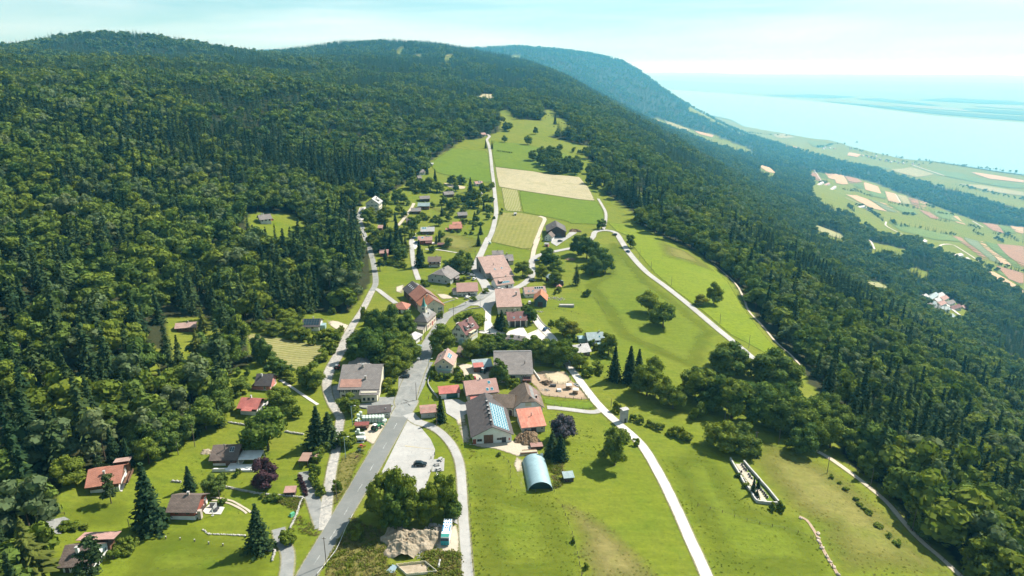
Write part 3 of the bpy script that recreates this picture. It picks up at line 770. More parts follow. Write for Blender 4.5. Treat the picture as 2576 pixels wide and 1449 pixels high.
ribbon('wheel_track', K('s6',(390,1245),(560,1260),(700,1300),(850,1360),(960,1430),(1020,1480)), .7, M_GRAVELROAD, .07, 'worn lower wheel track across the lawn')
ribbon('worn_path', K('7',(720,1040),(770,1065),(810,1120),(840,1170),(870,1240),(930,1350),(985,1440)), 1.0, M_DIRTPATH, .06, 'worn earth path in the pasture')
for pts, mt, wd in [(K('a',(1230,435),(1260,480),(1290,520),(1350,540)),M_ASPHL,6), (K('a',(1430,610),(1520,650),(1600,700)),M_ASPHL,6), (K('a',(1690,765),(1690,790),(1760,830),(1850,870),(1860,890)),M_CONC,5),
                (K('a',(1545,862),(1590,890),(1615,940)),M_CONC,4.5), (K('a',(2035,960),(2040,915),(2110,912),(2180,950),(2280,1015)),M_CONC,5), (K('a',(1750,590),(1780,640)),M_CONC,5),
                (K('a',(2440,1195),(2571,1250)),M_CONC,5), (K('a',(1850,400),(2000,450),(2060,470)),M_CONC,12), (K('a',(2240,760),(2310,800)),M_CONC,6),
                (K('g',(1540,300),(1620,355),(1700,425),(1760,470),(1840,535)),M_CONC,6), (K('g',(2270,880),(2235,940),(2220,1020)),M_CONC,7)]:
    ribbon('valley_road', pts, wd, mt, .5, None)

sheet('car_park', K('2',(895,128),(945,145),(1005,200),(1080,290),(1116,370),(1110,420),(1085,540),(1062,610),(1000,760),(720,770),(595,735),(700,545),(870,200)), M_ASPHL, .07, 'wide pale car park beside the main road')
sheet('gravel_verge', K('2',(745,140),(790,130),(680,330),(580,500),(450,720),(425,700),(505,540),(620,330),(560,300),(500,290),(600,170),(690,160)), M_GRAVEL, .06, 'gravel strip where farm machines stand')
sheet('junction', K('2',(240,1010),(150,840),(195,790),(300,850),(330,880)), M_ASPH, .05, 'forked lane mouth at the main road')
sheet('lay_by', K('f',(1300,300),(1345,300),(1360,570),(1290,540),(1215,500),(1225,400)), M_ASPHL, .06, 'small rounded lay-by on the narrow lane')
sheet('street_apron', K('3',(1400,640),(1570,430),(1860,440),(1790,560),(1745,740),(1700,830),(1640,960),(1590,1080),(1510,1175),(1300,1175),(1200,1160),(1300,1040),(1390,960)), M_ASPH, .05, 'broad asphalt apron along the street')
sheet('farm_apron', K('3',(880,1050),(1000,1060),(1300,1060),(1290,1010),(1370,1010),(1360,900),(1150,900),(1130,960),(880,990)), M_ASPH, .04, 'asphalt yard of the big grey farmhouse')
sheet('lane_fork', K('3',(470,900),(520,760),(610,730),(640,1080),(520,1080)), M_ASPH, .05, 'shaded asphalt beside the grey farmhouse')
sheet('barn_yard', K('4',(470,790),(640,800),(735,850),(745,960),(715,980),(790,1300),(1260,1260),(1520,1330),(1420,1440),(1300,1449),(1240,1420),(1050,1360),(900,1345),(740,1310),(690,1290),(630,1100),(600,1020),(500,960)), M_GRAVEL, .05, 'gravel farmyard around the solar barn')
sheet('concrete_yard', K('4',(470,790),(640,800),(735,850),(745,960),(700,970),(630,1040),(590,1010),(500,955)), M_ASPHL, .075, 'pale concrete yard of the garage')
sheet('garage_forecourt', K('4',(590,380),(780,400),(1010,440),(990,560),(890,580),(790,590),(690,560),(680,480)), M_GRAVEL, .05, 'yard in front of the low annex')
sheet('earth_yard', K('4',(1460,500),(1600,470),(1860,480),(1900,560),(2000,660),(2130,800),(1990,800),(1600,760),(1560,730),(1500,650),(1440,600)), M_DIRT, .05, 'trampled earth yard with feeders')
sheet('riding_ring', K('s2',(290,290),(420,270),(580,275),(700,320),(780,390),(790,450),(720,500),(600,515),(470,490),(380,430),(300,380)), M_SAND, .08, 'oval sand riding ring')
sheet('triangle_lawn', K('s2',(215,760),(400,800),(600,830),(900,840),(1180,840),(1290,930),(1290,990),(1200,1030),(900,1010),(470,960),(250,900)), M_MEADOW, .065)
sheet('hangar_track', K('s5',(500,560),(700,640),(650,750),(690,1000),(710,1270),(600,1290),(560,1100),(510,900),(430,740),(460,640)), M_GRAVEL, .05, 'pink gravel track beside the arched hangar')
sheet('square', K('5',(1290,690),(1360,600),(1440,560),(1490,640),(1480,720),(1425,800),(1425,830),(1350,830),(1330,800),(1270,770),(1150,770)), M_ASPHL, .07, 'small village square')
sheet('forecourt', K('5',(1355,825),(1420,825),(1420,960),(1470,1030),(1620,1060),(1780,1010),(1830,1090),(1990,1080),(2110,1165),(1950,1170),(1700,1130),(1500,1110),(1350,1090),(1230,1070),(1340,1060)), M_CONC, .06, 'white concrete forecourt of the red garage')
sheet('forecourt', K('5',(1880,870),(1930,930),(2030,1060),(1990,1090),(1830,1090),(1950,1040),(1960,990)), M_CONC, .055)
sheet('church_square', K('5',(770,930),(850,870),(960,850),(900,960),(830,1010),(760,1040),(720,1030)), M_GRAVEL, .05, 'pale forecourt of the church')
sheet('barn_track', K('5',(680,545),(800,600),(900,640),(1040,680),(1130,730),(1000,690),(860,700),(800,640)), M_GRAVEL, .05, 'white track beside the long orange farmhouse')
sheet('barn_court', K('5',(340,560),(440,530),(460,700),(540,830),(530,870),(470,720),(420,640),(340,610)), M_GRAVEL, .05, 'pale court left of the long farmhouse')
sheet('car_yard', K('6',(915,860),(1000,870),(1020,900),(980,960),(940,960),(920,900)), M_CONC, .07, 'white parking yard by the pink chalet')
sheet('mansion_court', K('6',(345,490),(420,480),(400,560),(440,610),(350,640),(310,590)), M_CONC, .07, 'pale court beside the tall mansion')
sheet('barn_forecourt', K('b',(1320,1345),(1440,1340),(1480,1300),(1540,1310),(1430,1380),(1360,1430),(1310,1400)), M_ASPHL, .07, 'forecourt of the hilltop barn')
sheet('terrace', K('s8',(1110,600),(1185,490),(1210,500),(1140,665),(1110,660)), M_CONC, .07, 'paved strip beside the red chalet')
sheet('turning_place', K('s8',(430,940),(600,900),(650,925),(570,1060),(500,1060)), M_ASPH, .06, 'grey turning place above the lower chalet')
sheet('patio', K('1',(1585,850),(1640,800),(1760,825),(1730,880),(1610,875)), M_CONC, .07, 'pale stone patio with parasol')
sheet('picnic_place', K('2',(1100,450),(1190,440),(1185,540),(1090,545)), M_ASPHL, .06, 'paved picnic place by the car park')
sheet('building_plot', K('f',(860,640),(1100,520),(1290,560),(1350,770),(1330,1060),(1150,1080),(960,1080),(870,1000),(900,800)), M_GRAVEL, .06, 'stony building plot with the parked bus')
sheet('house_yard', K('d',(1900,1010),(2020,1030),(2130,1070),(2090,1130),(1990,1100),(1930,1060)), M_GRAVEL, .05, 'gravel yard of the solar house')
sheet('cemetery_ground', K('s3',(130,300),(430,370),(700,680),(960,980),(1195,1275),(950,1260),(710,1235),(610,1080),(440,850),(350,690),(260,540)), M_MEADOW, .07)
sheet('garden_patch', K('6',(1180,480),(1290,490),(1400,540),(1370,600),(1250,560),(1160,510)), M_DRY, .04)
sheet('garden_clearing', K('b',(360,870),(560,905),(540,940),(400,905)), M_SAND, .04)

# dashed centre line of the main road and a yellow bay line
def dash(line_px, s0, s1, width, mat, parent):
    L = smooth_line(loops_to_world(line_px), .8)
    d = np.concatenate([[0], np.cumsum(np.hypot(*np.diff(L, axis=0).T))])
    q = np.stack([np.interp([s0, (s0+s1)/2, s1], d, L[:, 0]), np.interp([s0, (s0+s1)/2, s1], d, L[:, 1])], 1)
    return ribbon('road_marking', q, width, mat, .13, None, 1, world=True, step=1.5, parent=parent, structure=False)
main_obj = [o for o in COL.objects if o.name == 'main_road'][0]
cl = K('2',(88,1400),(345,990),(452,800),(600,550),(712,360),(840,125))
for s in (6, 17, 28, 40, 52, 66, 80, 95):
    dash(cl, s, s+(4.0 if s < 90 else 5.0), .22, M_WHITE, main_obj)
park = [o for o in COL.objects if o.name == 'car_park'][0]
ribbon('bay_line', K('2',(880,345),(1112,372)), .14, paint('yellow_marking', (.60,.48,.22), .7, .2), .12, None, 1, parent=park, structure=False)

# ------------------------------------------------------------------ hazy air
def haze_box():
    m, n, l, out = new_mat('haze_air')
    v = n.new('ShaderNodeVolumePrincipled')
    v.inputs['Color'].default_value = (.14, .65, 1.0, 1)
    v.inputs['Absorption Color'].default_value = (1, 1, 1, 1)
    v.inputs['Density'].default_value = 9.0e-5
    v.inputs['Anisotropy'].default_value = 0.25
    l.new(v.outputs['Volume'], out.inputs['Volume'])
    mb = MB(); mb.box(-76000, 76000, -76000, 76000, -720, 430, m)
    o = mb.build('haze'); o.display_type = 'WIRE'
    tag(o, 'thin turquoise summer haze over the valley', 'haze', kind='stuff')
haze_box()

# ------------------------------------------------------------------ trees
def leaf_quads(P, Nn, size, rng, flat=.42):
    """one leafy face per point, roughly facing its normal"""
    n = len(P)
    nn = Nn + rng.normal(0, flat, (n, 3)); nn /= np.linalg.norm(nn, axis=1, keepdims=True)
    r = rng.normal(0, 1, (n, 3)); a = np.cross(nn, r); a /= np.maximum(np.linalg.norm(a, axis=1, keepdims=True), 1e-6)
    b = np.cross(nn, a)
    s = (size*rng.uniform(.6, 1.35, n))[:, None]; e = rng.uniform(.6, 1.0, n)[:, None]
    q = np.stack([P - a*s - b*s*e*.4, P + b*s*e*-1.0 + a*s*.15, P + a*s + b*s*e*.3, P + b*s*e + a*s*-.2], 1)
    return q.reshape(-1, 3), np.arange(n*4).reshape(-1, 4)

ICO_V = None
def ico():
    global ICO_V
    if ICO_V is None:
        bm = bmesh.new(); bmesh.ops.create_icosphere(bm, subdivisions=2, radius=1)
        bm.verts.ensure_lookup_table()
        ICO_V = (np.array([v.co[:] for v in bm.verts]), np.array([[v.index for v in f.verts] for f in bm.faces])); bm.free()
    return ICO_V

class Cloud:
    """foliage faces + per-face tone, tris stored as quads are kept separate"""
    def __init__(s): s.v, s.f, s.t, s.n = [], [], [], 0
    def add(s, v, f, tone):
        s.v.append(v); s.f += [tuple(int(i)+s.n for i in q) for q in f]; s.t.append(np.asarray(tone, float)); s.n += len(v)
    def mesh(s, name, mats, extra=None):
        v = np.vstack(s.v); f = list(s.f); t = np.concatenate(s.t); mi = [0]*len(f)
        if extra is not None:
            b = len(v); v = np.vstack([v, np.array(extra.v)]); f += [tuple(i+b for i in q) for q in extra.f]
            t = np.concatenate([t, np.full(len(extra.f), .5)]); mi += [1]*len(extra.f)
        me = bpy.data.meshes.new(name); me.from_pydata(v.tolist(), [], f)
        for m in mats: me.materials.append(m)
        me.polygons.foreach_set('material_index', np.array(mi, np.int32))
        at = me.attributes.new('tone', 'FLOAT', 'FACE'); at.data.foreach_set('value', t.astype(np.float32))
        me.update(); return me

def broad_crown(rng, nq, blobs=16, H=1.0, W=.8, base=.16, leaf=.055, core=True, loose=0.0):
    """unit-height broadleaf crown: lobes of leaves round a fork of limbs"""
    c = Cloud(); B = []
    cz = base + (H-base)*.52; rz = (H-base)*.5; rx = W*.5
    for k in range(blobs):
        for _ in range(40):
            d = rng.normal(0, 1, 3); d /= np.linalg.norm(d); d[2] = d[2]*.9+.1
            rr = rng.uniform(.45, .80) if k else 0.2
            if k and k % 3 == 0:
                an = rng.uniform(0, 6.28); d = np.array([math.cos(an), math.sin(an), rng.uniform(-.95, -.55)]); rr = rng.uniform(.55, .8)
            p = np.array([d[0]*rx*rr, d[1]*rx*rr, cz + d[2]*rz*rr])
            # fuller above the middle
            taper = 1.0 - .25*max(0, (p[2]-cz)/rz)
            r = rx*rng.uniform(.30, .46)*taper
            if p[2]-r*.7 > base*.6 and p[2]+r*.75 < H*1.02: break
        B.append((p, r))
    tot = sum(r*r for _, r in B)
    for p, r in B:
        n = max(10, int(nq*r*r/tot))
        d = rng.normal(0, 1, (n, 3)); d[:, 2] = d[:, 2]*.9 + .22; d /= np.linalg.norm(d, axis=1, keepdims=True)
        sq = np.array([1, 1, .82])
        P = p + d*sq*r*rng.uniform(.80, 1.10 + loose, n)[:, None]
        # drop leaves buried in a neighbour
        keep = np.ones(n, bool)
        for p2, r2 in B:
            if p2 is p: continue
            keep &= (np.linalg.norm((P-p2)/sq, axis=1) > r2*.72)
        P, d = P[keep], d[keep]
        if not len(P): continue
        v, f = leaf_quads(P, d, leaf*W/.8, rng)
        c.add(v, f, np.clip(rng.normal(.5, .22, len(P)) + rng.normal(0, .12), 0, 1))
        if core:
            iv, fi = ico()
            jj = 1 + rng.normal(0, .10, (len(iv), 1))
            c.add(p + iv*sq*r*.74*jj, fi, np.clip(rng.normal(.5, .2, len(fi)), 0, 1))
    return c, B

def trunk_mesh(rng, B, H, W, base, r=.022):
    t = MB(); z1 = base + (H-base)*.35
    t.tube((0,0,-.03), (rng.normal(0,.006), rng.normal(0,.006), z1), r*1.25, r*.75, M_BARK, 7)
    for p, rr in list(B)[:7]:
        t.tube((0,0,z1*rng.uniform(.62,.98)), tuple(p), r*.5, r*.16, M_BARK, 5, False)
    return t

def conifer_crown(rng, levels=16, per=11, W=.36, base=.05, droop=.10, dens=1, power=.85, gap=0.0, sub=1):
    """unit-height spruce: whorls of drooping, ragged boughs"""
    c = Cloud()
    V, F, T = [], [], []
    for i in range(levels):
        u = i/(levels-1); z = base + (1-base)*(u**.92)*.985
        R = W*.5*((1-u)**power)*rng.uniform(.84, 1.12) + .008
        n = max(4, int(per*(1-u*.55)))
        a0 = rng.uniform(0, 6.28)
        for k in range(n):
            if rng.random() < gap: continue
            a = a0 + 6.283*k/n + rng.normal(0, .16); rr = R*rng.uniform(.58, 1.24)
            dz = droop*rr*2.2*rng.uniform(.5, 1.3); wd = rr*math.pi/n*rng.uniform(.85, 1.35)*1.25
            ca, sa = math.cos(a), math.sin(a)
            z0 = z + rng.normal(0, .006)
            for s in range(sub):
                f0 = s/sub; f1 = (s+1)/sub
                def pt(f, w, lift=0.0):
                    return (ca*rr*f - sa*w, sa*rr*f + ca*w, z0 + .035*(1-u) *(1-f) - dz*f*f + lift)
                b = len(V)
                w0 = wd*(.35+.65*f0)*(1 if f0 < .6 else .8); w1 = wd*(.9 if f1 < .99 else .12)
                V += [pt(f0, -w0, -.25*w0), pt(f0, 0, .22*w0), pt(f0, w0, -.25*w0), pt(f1, w1*.8, -.3*w1), pt(f1*1.0, 0, .10*w1), pt(f1, -w1*.8, -.3*w1)]
                F += [(b, b+1, b+4, b+5), (b+1, b+2, b+3, b+4)]
                tn = np.clip(rng.normal(.5, .2), 0, 1); T += [tn, np.clip(tn + rng.normal(0, .1), 0, 1)]
    b = len(V); V += [(-.008,0,.95),(.008,0,.95),(0,0,1.0)]; F += [(b,b+1,b+2)]; T += [.6]
    c.add(np.array(V), F, T)
    return c

def spruce_crown(rng, levels=32, per=17, along=7, W=.44, base=.03, size=.026, gap=.05):
    """unit-height spruce built of small sprays of needles along uneven, drooping boughs"""
    P, Nn = [], []
    side = rng.uniform(.82, 1.15, 9)
    for i in range(levels):
        u = i/(levels-1); z = base + (1-base)*(u**.95)*.975
        R = W*.5*((1-u)**.95)*rng.uniform(.80, 1.12) + .006
        n = max(4, int(per*(1-u*.6))); a0 = rng.uniform(0, 6.28)
        for k in range(n):
            if rng.random() < gap: continue
            a = a0 + 6.283*k/n + rng.normal(0, .2); rr = R*rng.uniform(.62, 1.18)*side[int((a % 6.283)/6.284*9)]
            dr = rng.uniform(.10, .42)
            m = max(2, int(along*(.35+.65*(1-u))))
            for s in range(m):
                f = (s+.6+rng.uniform(-.3, .3))/m; w = rng.normal(0, .14*rr)
                P.append((math.cos(a)*rr*f - math.sin(a)*w*f, math.sin(a)*rr*f + math.cos(a)*w*f, z + .03*(1-u) - dr*rr*f*f + rng.normal(0, .006)))
                Nn.append((math.cos(a)*.45, math.sin(a)*.45, .9))
    P = np.array(P); Nn = np.array(Nn); c = Cloud()
    v, f = leaf_quads(P, Nn, size, rng, .45); c.add(v, f, np.clip(rng.normal(.5, .22, len(P)), 0, 1))
    # the dense inner boughs
    q = conifer_crown(rng, 16, 10, W*.80, base, .15)
    c.add(np.vstack(q.v), q.f, np.concatenate(q.t))
    c.add(np.array([(-.008,0,.94),(.008,0,.94),(0,0,1.0)]), [(0,1,2)], [.5])
    return c

def pine_crown(rng, nq=1500, blobs=19, W=.5, base=.26):
    c = Cloud(); B = []
    for k in range(blobs):
        z = rng.uniform(base, .92); R = W*.5*math.sin(min(1, (1.02-z)/(1.02-base)*1.15+.12)*math.pi*.5)
        a = rng.uniform(0, 6.28); d = R*rng.uniform(.25, .85)
        B.append((np.array([math.cos(a)*d, math.sin(a)*d, z]), W*rng.uniform(.16, .27)))
    for p, r in B:
        n = nq//blobs
        d = rng.normal(0, 1, (n, 3)); d /= np.linalg.norm(d, axis=1, keepdims=True)
        P = p + d*np.array([1, 1, .45])*r*rng.uniform(.4, 1.1, n)[:, None]
        v, f = leaf_quads(P, d+np.array([0, 0, .6]), .030, rng, .8)
        c.add(v, f, np.clip(rng.normal(.5, .25, len(P)), 0, 1))
    return c, B

rt = np.random.default_rng(21)
TREES = {}    # kind -> list of (crown mesh, trunk mesh)
def stem(rng, r=.017, z=.8):
    t = MB(); t.tube((0,0,-.03), (0,0,z), r, r*.3, M_BARK, 6); return t
def add_kind(kind, n, crown_mat, **kw):
    TREES[kind] = []
    for i in range(n):
        if kind in 'bdypgs':
            p = dict(nq=3000, blobs=24, W=.82, base=.05, leaf=.026); p.update(kw)
            p['W'] *= rt.uniform(.9, 1.1)
            c, B = broad_crown(rt, **p); t = trunk_mesh(rt, B, 1.0, p['W'], p['base'])
        elif kind in 'n':
            c, B = pine_crown(rt, **kw); t = trunk_mesh(rt, B, 1.0, .5, .3, .016)
        else:
            c = (spruce_crown if kind == 'c' else conifer_crown)(rt, **kw); t = stem(rt)
        TREES[kind].append((c.mesh('crown', [crown_mat]), bpy_mesh('trunk', t)))
def bpy_mesh(name, mb):
    me = bpy.data.meshes.new(name); me.from_pydata(mb.v, [], mb.f)
    for m in mb.mats: me.materials.append(m)
    me.polygons.foreach_set('material_index', np.array(mb.m, np.int32)); me.update(); return me
add_kind('b', 4, M_LEAF); add_kind('d', 3, M_LEAFD); add_kind('y', 1, M_LEAFY)
add_kind('p', 1, M_PURPLE, base=.03, W=.86, nq=3400); add_kind('g', 1, M_SLATE, base=.05)
add_kind('s', 3, M_LEAF, base=.02, W=1.1, nq=700, blobs=11, leaf=.055)
add_kind('c', 4, M_NEEDLE)
add_kind('l', 2, M_LARCH, levels=34, per=17, W=.40, droop=.10, gap=.30, sub=2, base=.10)
add_kind('n', 2, M_PINE)
KINDNAME = {'b':('broadleaf_tree','broadleaf tree'),'d':('broadleaf_tree','broadleaf tree'),'y':('broadleaf_tree','broadleaf tree'),'p':('copper_beech','broadleaf tree'),
            'g':('grey_leaved_tree','broadleaf tree'),'s':('garden_shrub','shrub'),'c':('spruce_tree','conifer'),'l':('larch_tree','conifer'),'n':('pine_tree','conifer')}
TREE_W = {'b':.82,'d':.82,'y':.82,'p':.86,'g':.82,'s':1.1,'c':.44,'l':.40,'n':.5}
LOOK = {'b':'green broadleaf tree','d':'dark green broadleaf tree','y':'yellow-green broadleaf tree','p':'dark purple copper beech','g':'grey-purple leaved tree',
        's':'green shrub','c':'dark pointed spruce','l':'feathery light green larch','n':'open-crowned pine tree'}
PLACED = []   # (object, pixel, kind, height)
def plant(kind, px, h, w, world=None):
    p = np.array(world) if world is not None else G(*px)
    cm, tm = TREES[kind][int(rt.integers(len(TREES[kind])))]
    root = empty(KINDNAME[kind][0], p, rt.uniform(0, 6.28))
    s = w/TREE_W[kind]*(1.12 if kind in 'bdyg' else 1.0)
    root.scale = (s, s, h)
    link(bpy.data.objects.new('crown', cm), root); link(bpy.data.objects.new('trunk', tm), root)
    root['category'] = KINDNAME[kind][1]
    PLACED.append((root, px, kind, h, w))
    return root

HAND = []
def T(t, kind, *items):
    for it in items:
        x, y = K1(t, it[0], it[1]); HAND.append((kind, (x, y), it[2], it[3]))
T('1','n',(872,792,10.5,4.6),(745,1430,15,7)); T('1','l',(275,1400,20,11))
T('1','c',(1190,990,22,11.5),(2035,1150,15,8.5),(1490,690,9,5.6))
T('1','d',(1680,720,7.5,6.2)); T('1','s',(1742,648,4.5,3.2),(2262,1110,4.6,4.4),(1850,580,2,1.8))
T('1','b',(2100,375,17,14)); T('1','p',(2085,655,10.5,9.6))
T('2','c',(205,345,16,10.5),(290,330,13,9.5),(1163,152,11,5.6)); T('2','b',(715,945,17,9),(815,925,18,9.5),(905,945,16,8.5),(1010,955,13,6.5),(1085,930,13,6.5),(1195,880,16,8.2),(755,870,15,8.5),(680,890,14,8))
T('2','d',(765,975,16,9),(860,975,14,8),(1240,905,8,6.5)); T('2','s',(510,1050,4,5.5),(445,345,6.5,6.2),(250,380,4,4),(350,700,4.2,3.6))
T('2','g',(2112,292,10.5,8.8)); T('2','c',(2030,430,10.5,6.5),(2095,450,10,6.5)); T('2','b',(2520,492,15,10.5)); T('2','s',(2195,1100,1.8,2),(2300,1300,2,2.2),(1610,418,1.5,1.6))
T('3','b',(750,1110,9,8.2)); T('3','d',(1010,500,20,15.5),(900,420,15,12),(1150,430,17,13)); T('3','b',(1380,570,13,9.5),(1300,420,14,11),(1540,340,10,8),(1460,470,9,8))
T('3','s',(1190,640,4.5,6),(1210,760,4.5,6.5),(1300,700,4,5),(1320,860,3,4),(1250,820,3,4),(1870,580,4,3.6),(1930,660,3,4),(2050,660,3,4.5),(2200,690,4,4.6),(2330,690,3,4),(1850,640,3,3.4))
T('e','b',(1840,780,12,11),(1290,1240,9.5,9.5),(430,910,7,8),(1150,1080,7,7)); T('e','d',(1100,560,9,9),(930,330,13,8),(1330,520,6,6)); T('e','s',(1450,700,3,4),(1700,820,3,5),(120,1000,5,6),(90,1250,6,7),(1500,1400,6,6),(1400,1290,5,5),(560,560,4,4))
T('D','d',(955,850,15,10.5),(985,846,17,12.5),(1022,846,14,11),(940,830,12,9)); T('D','b',(1000,902,13,11),(1038,906,9,7.5),(1112,886,14,12.5),(1182,832,10.5,13))
T('4','d',(1090,630,12,8)); T('4','s',(1205,640,5,5),(1280,650,4,5),(1160,560,5,5),(620,500,4,4.5),(640,580,4,4.5),(740,590,3.2,5),(1430,680,3,5),(360,560,4,3.8),(2090,530,5,6),(2200,470,5,7),(2230,500,4,6))
T('D','b',(1181,903,10,8.5),(1201,895,9,7.5),(1225,893,8,7.5),(1345,900,11,9.5),(1368,910,12,10.5),(1412,920,13,11.5)); T('D','d',(1262,887,6,6.5),(1290,888,7,8),(1318,892,8,8.5),(1390,917,13,11.5),(1428,912,11,10))
T('5','c',(1400,1120,3.4,1.7),(1460,1170,4,2.0),(1580,1165,4.5,4),(1670,1185,4,1.9),(1735,1185,4,1.9)); T('5','s',(1510,1180,4,3.5),(1630,1180,4,3.6),(1330,1170,3,4))
T('D','b',(1457,930,8.5,7.5)); T('D','c',(1545,957,16.5,8.5),(1583,962,17.5,9.5),(1605,955,15,8.5)); T('D','b',(1530,892,12,9.5),(1627,995,15,11.5),(1660,1008,14,10.5),(1692,1028,12,9.5),(1640,965,13,10)); T('D','d',(1610,985,12,9))
T('8','b',(720,812,14,12.5),(822,912,15,12.5),(590,332,10.5,7.5),(1190,742,14,9.5)); T('8','y',(1100,752,8,8)); T('8','d',(380,202,9,7.4),(1300,1245,16.5,17),(1595,1312,18,18)); T('8','b',(1400,1255,11,9.5),(1695,1325,14,13),(1240,1200,13,11))
T('D','d',(1455,642,16,12.5),(1476,652,17,13.5),(1502,668,17,14.5),(1522,687,15,12.5),(1490,692,14,12.5),(1465,625,12,9)); T('D','l',(1450,717,14.5,6.2)); T('D','s',(1476,744,5,5),(1407,736,4,3.6),(1396,740,3,3))
T('D','d',(1385,674,14,12.5),(1375,660,11,9)); T('D','b',(1401,692,10,9.5),(1362,702,10,8.5),(1396,717,10,8.5),(1315,696,11,11),(1268,690,5,6))
T('D','b',(1765,1012,16,14),(1840,1052,18,15),(1920,1067,18,15),(2000,1087,16,13),(2040,1082,15,12.5),(1815,1126,11.5,12.5),(2051,1127,12,7.5),(2087,1126,13,11.5),(2128,1141,11,10.5),(2186,1199,10,8.5),(2259,1250,11.5,11.5),(2328,1342,9,8.5),(2467,1448,14,13))
T('D','d',(1800,1032,17,14),(1880,1062,18,15),(1960,1082,17,14),(1980,1042,15,12.5),(2070,1062,14,12.5),(1868,1137,12,11.5),(2018,1137,12.5,11.5),(1740,990,13,11),(2110,1090,13,11)); T('D','s',(1755,1052,8,8),(2201,1203,6,6.5),(2339,1356,4,4.5),(1905,1146,4,4.2),(1550,1036,5,4.6),(2150,1160,5,6),(2300,1310,5,6))
T('D','s',(1610,1063,3,4.2),(1635,1073,3,4.2),(1660,1081,3,4.2),(1690,1093,4,4.6),(1710,1101,4,5),(1730,1106,4,5),(1592,1058,3,3),(1600,1120,3,3))
T('D','c',(1056,672,19,9.5),(985,638,17,8.5),(1000,630,18,8.5),(1012,642,14,7),(970,632,14,7)); T('D','l',(1021,633,12,7.5)); T('D','d',(1162,684,15,12.5),(1148,684,11,9),(1133,684,9,9.5),(1175,676,11,9)); T('D','n',(956,681,8,6.5))
T('D','s',(972,664,4,6),(988,668,4,6),(1003,671,4,6),(1016,673,4,5),(1150,714,2.5,3),(1165,706,3,4),(1075,720,3,5),(1066,716,4,5),(1130,720,2.5,3),(1183,690,3,4))
T('D','c',(1262,830,10.5,8.5),(1252,826,8,6)); T('D','d',(1333,812,9.5,8),(1316,784,5,5)); T('D','b',(1415,843,10,8.5),(1192,758,3,3.5),(1222,738,3.5,4)); T('D','y',(1441,851,10,9)); T('D','s',(1387,823,4,4),(1272,838,4,4),(1110,800,4,4),(1098,800,3,5),(1435,860,5,6),(1500,880,4,5),(1488,872,4,4),(1514,897,3,6))
T('6','b',(470,592,9,8.5),(640,642,13,10.5),(640,482,14,12.5),(780,432,14,12.5),(1150,302,14,12.5),(1250,312,10,9.5),(1650,432,14,10.5),(1440,482,10,10.5),(1690,492,9,8.5),(1000,692,9,7.5),(1350,942,8,7.5),(500,905,15,11.5),(440,682,13,12.5)); T('6','d',(850,592,7,5.5),(940,272,13,12.5),(1400,232,11,10.5),(1500,222,10,9.5),(1380,502,9,9.5),(1600,492,9,8.5),(1240,692,8,6.5),(940,722,10,8.5),(360,1005,11,9.5),(1050,300,12,10),(560,650,7,7),(380,600,4,4))
T('6','c',(1600,312,15,8.5),(1645,632,8,4.6),(1715,792,8,4.8),(1690,922,9,5),(1110,110,10,5),(1060,1095,9,4),(1200,190,13,6),(770,800,13,7),(640,820,14,7),(560,330,12,6)); T('6','s',(1540,522,7,6.5),(940,832,8,7.5),(1280,822,6,5.5),(1100,620,4,7),(1180,650,4,7),(1060,590,4,6),(1290,570,4,6),(1550,650,3,6),(1620,670,3,6),(1720,680,3,6),(1650,700,3,5),(1800,500,5,6),(1770,420,6,7),(1830,420,5,6),(1810,300,6,6),(1750,290,8,8),(1700,560,5,6),(1830,260,6,7),(1545,800,3,3),(1620,790,3,4),(1470,770,3,4),(1410,770,3,4),(1000,330,5,7),(1340,330,5,6),(890,460,5,6),(1500,410,6,7),(1450,400,6,7),(1860,620,3,3))
T('b','b',(940,415,13,12),(900,512,9,7.5),(1105,532,12.5,9.5),(1385,592,10.5,8.5),(1300,620,3,4)); T('b','d',(905,400,12,9),(1175,442,11,8)); T('b','c',(1345,355,16,7),(735,565,11,4),(790,570,11,4)); T('b','s',(868,1150,4,3.5),(878,1115,3,2.5),(1510,600,7,7),(1560,615,6,6),(1610,620,10,10),(1640,625,9,9))
for i in range(9): T('b','s',(835+i*16, 592+i*2.2, 2.2, 1.8))
T('d','b',(1930,1200,7,7),(1990,1180,5,5.5),(1640,1180,7,8.5),(1720,1190,6,7),(1450,1140,7,8),(1610,1130,8,10),(1560,1060,8,10)); T('d','d',(1330,1350,12,7.5)); T('d','s',(1775,1235,5,4.5),(1870,1195,4,4.5),(1820,1180,4,5),(1960,960,4,5),(2260,1010,8,5),(1900,1280,4,6),(1930,1250,4,6),(1880,1330,4,6),(1860,1370,4,6),(2560,1100,3,4),(1290,1080,4,6),(1500,980,5,7))
T('d','l',(830,1120,13,7),(790,1400,17,9),(2270,1060,7,4)); T('d','b',(1090,1380,14,11),(930,1440,14,11),(1140,1230,15,11))
T('s6','s',(2270,760,3.2,3),(2215,720,3,3),(2240,850,3,2.6),(2210,900,3.2,3),(2250,960,3.2,3),(2290,1040,3.2,3.2),(2330,1150,3.6,3.4),(2350,440,4.5,4.5),(2300,520,4,4),(2280,590,3.5,3.5),(1310,1190,1.6,2),(1400,1230,2,3),(1500,1230,2,3),(1600,1260,2.2,3),(870,760,2.4,2),(580,1290,2.2,3))
T('s8','s',(1170,1180,3,4),(1230,1170,2.5,3.5),(1110,1200,3,4),(1190,1240,2.4,3.4),(1060,1290,3,4),(600,1010,2,4),(700,1005,1.8,4),(780,1000,1.6,4))
T('s3','c',(630,1050,7,2.6),(745,930,4,2.3),(715,1130,3,2.2)); T('s3','s',(1060,1400,3,3.4),(1230,1410,3.6,3.8),(300,680,2,2.4),(470,910,2,2.6))
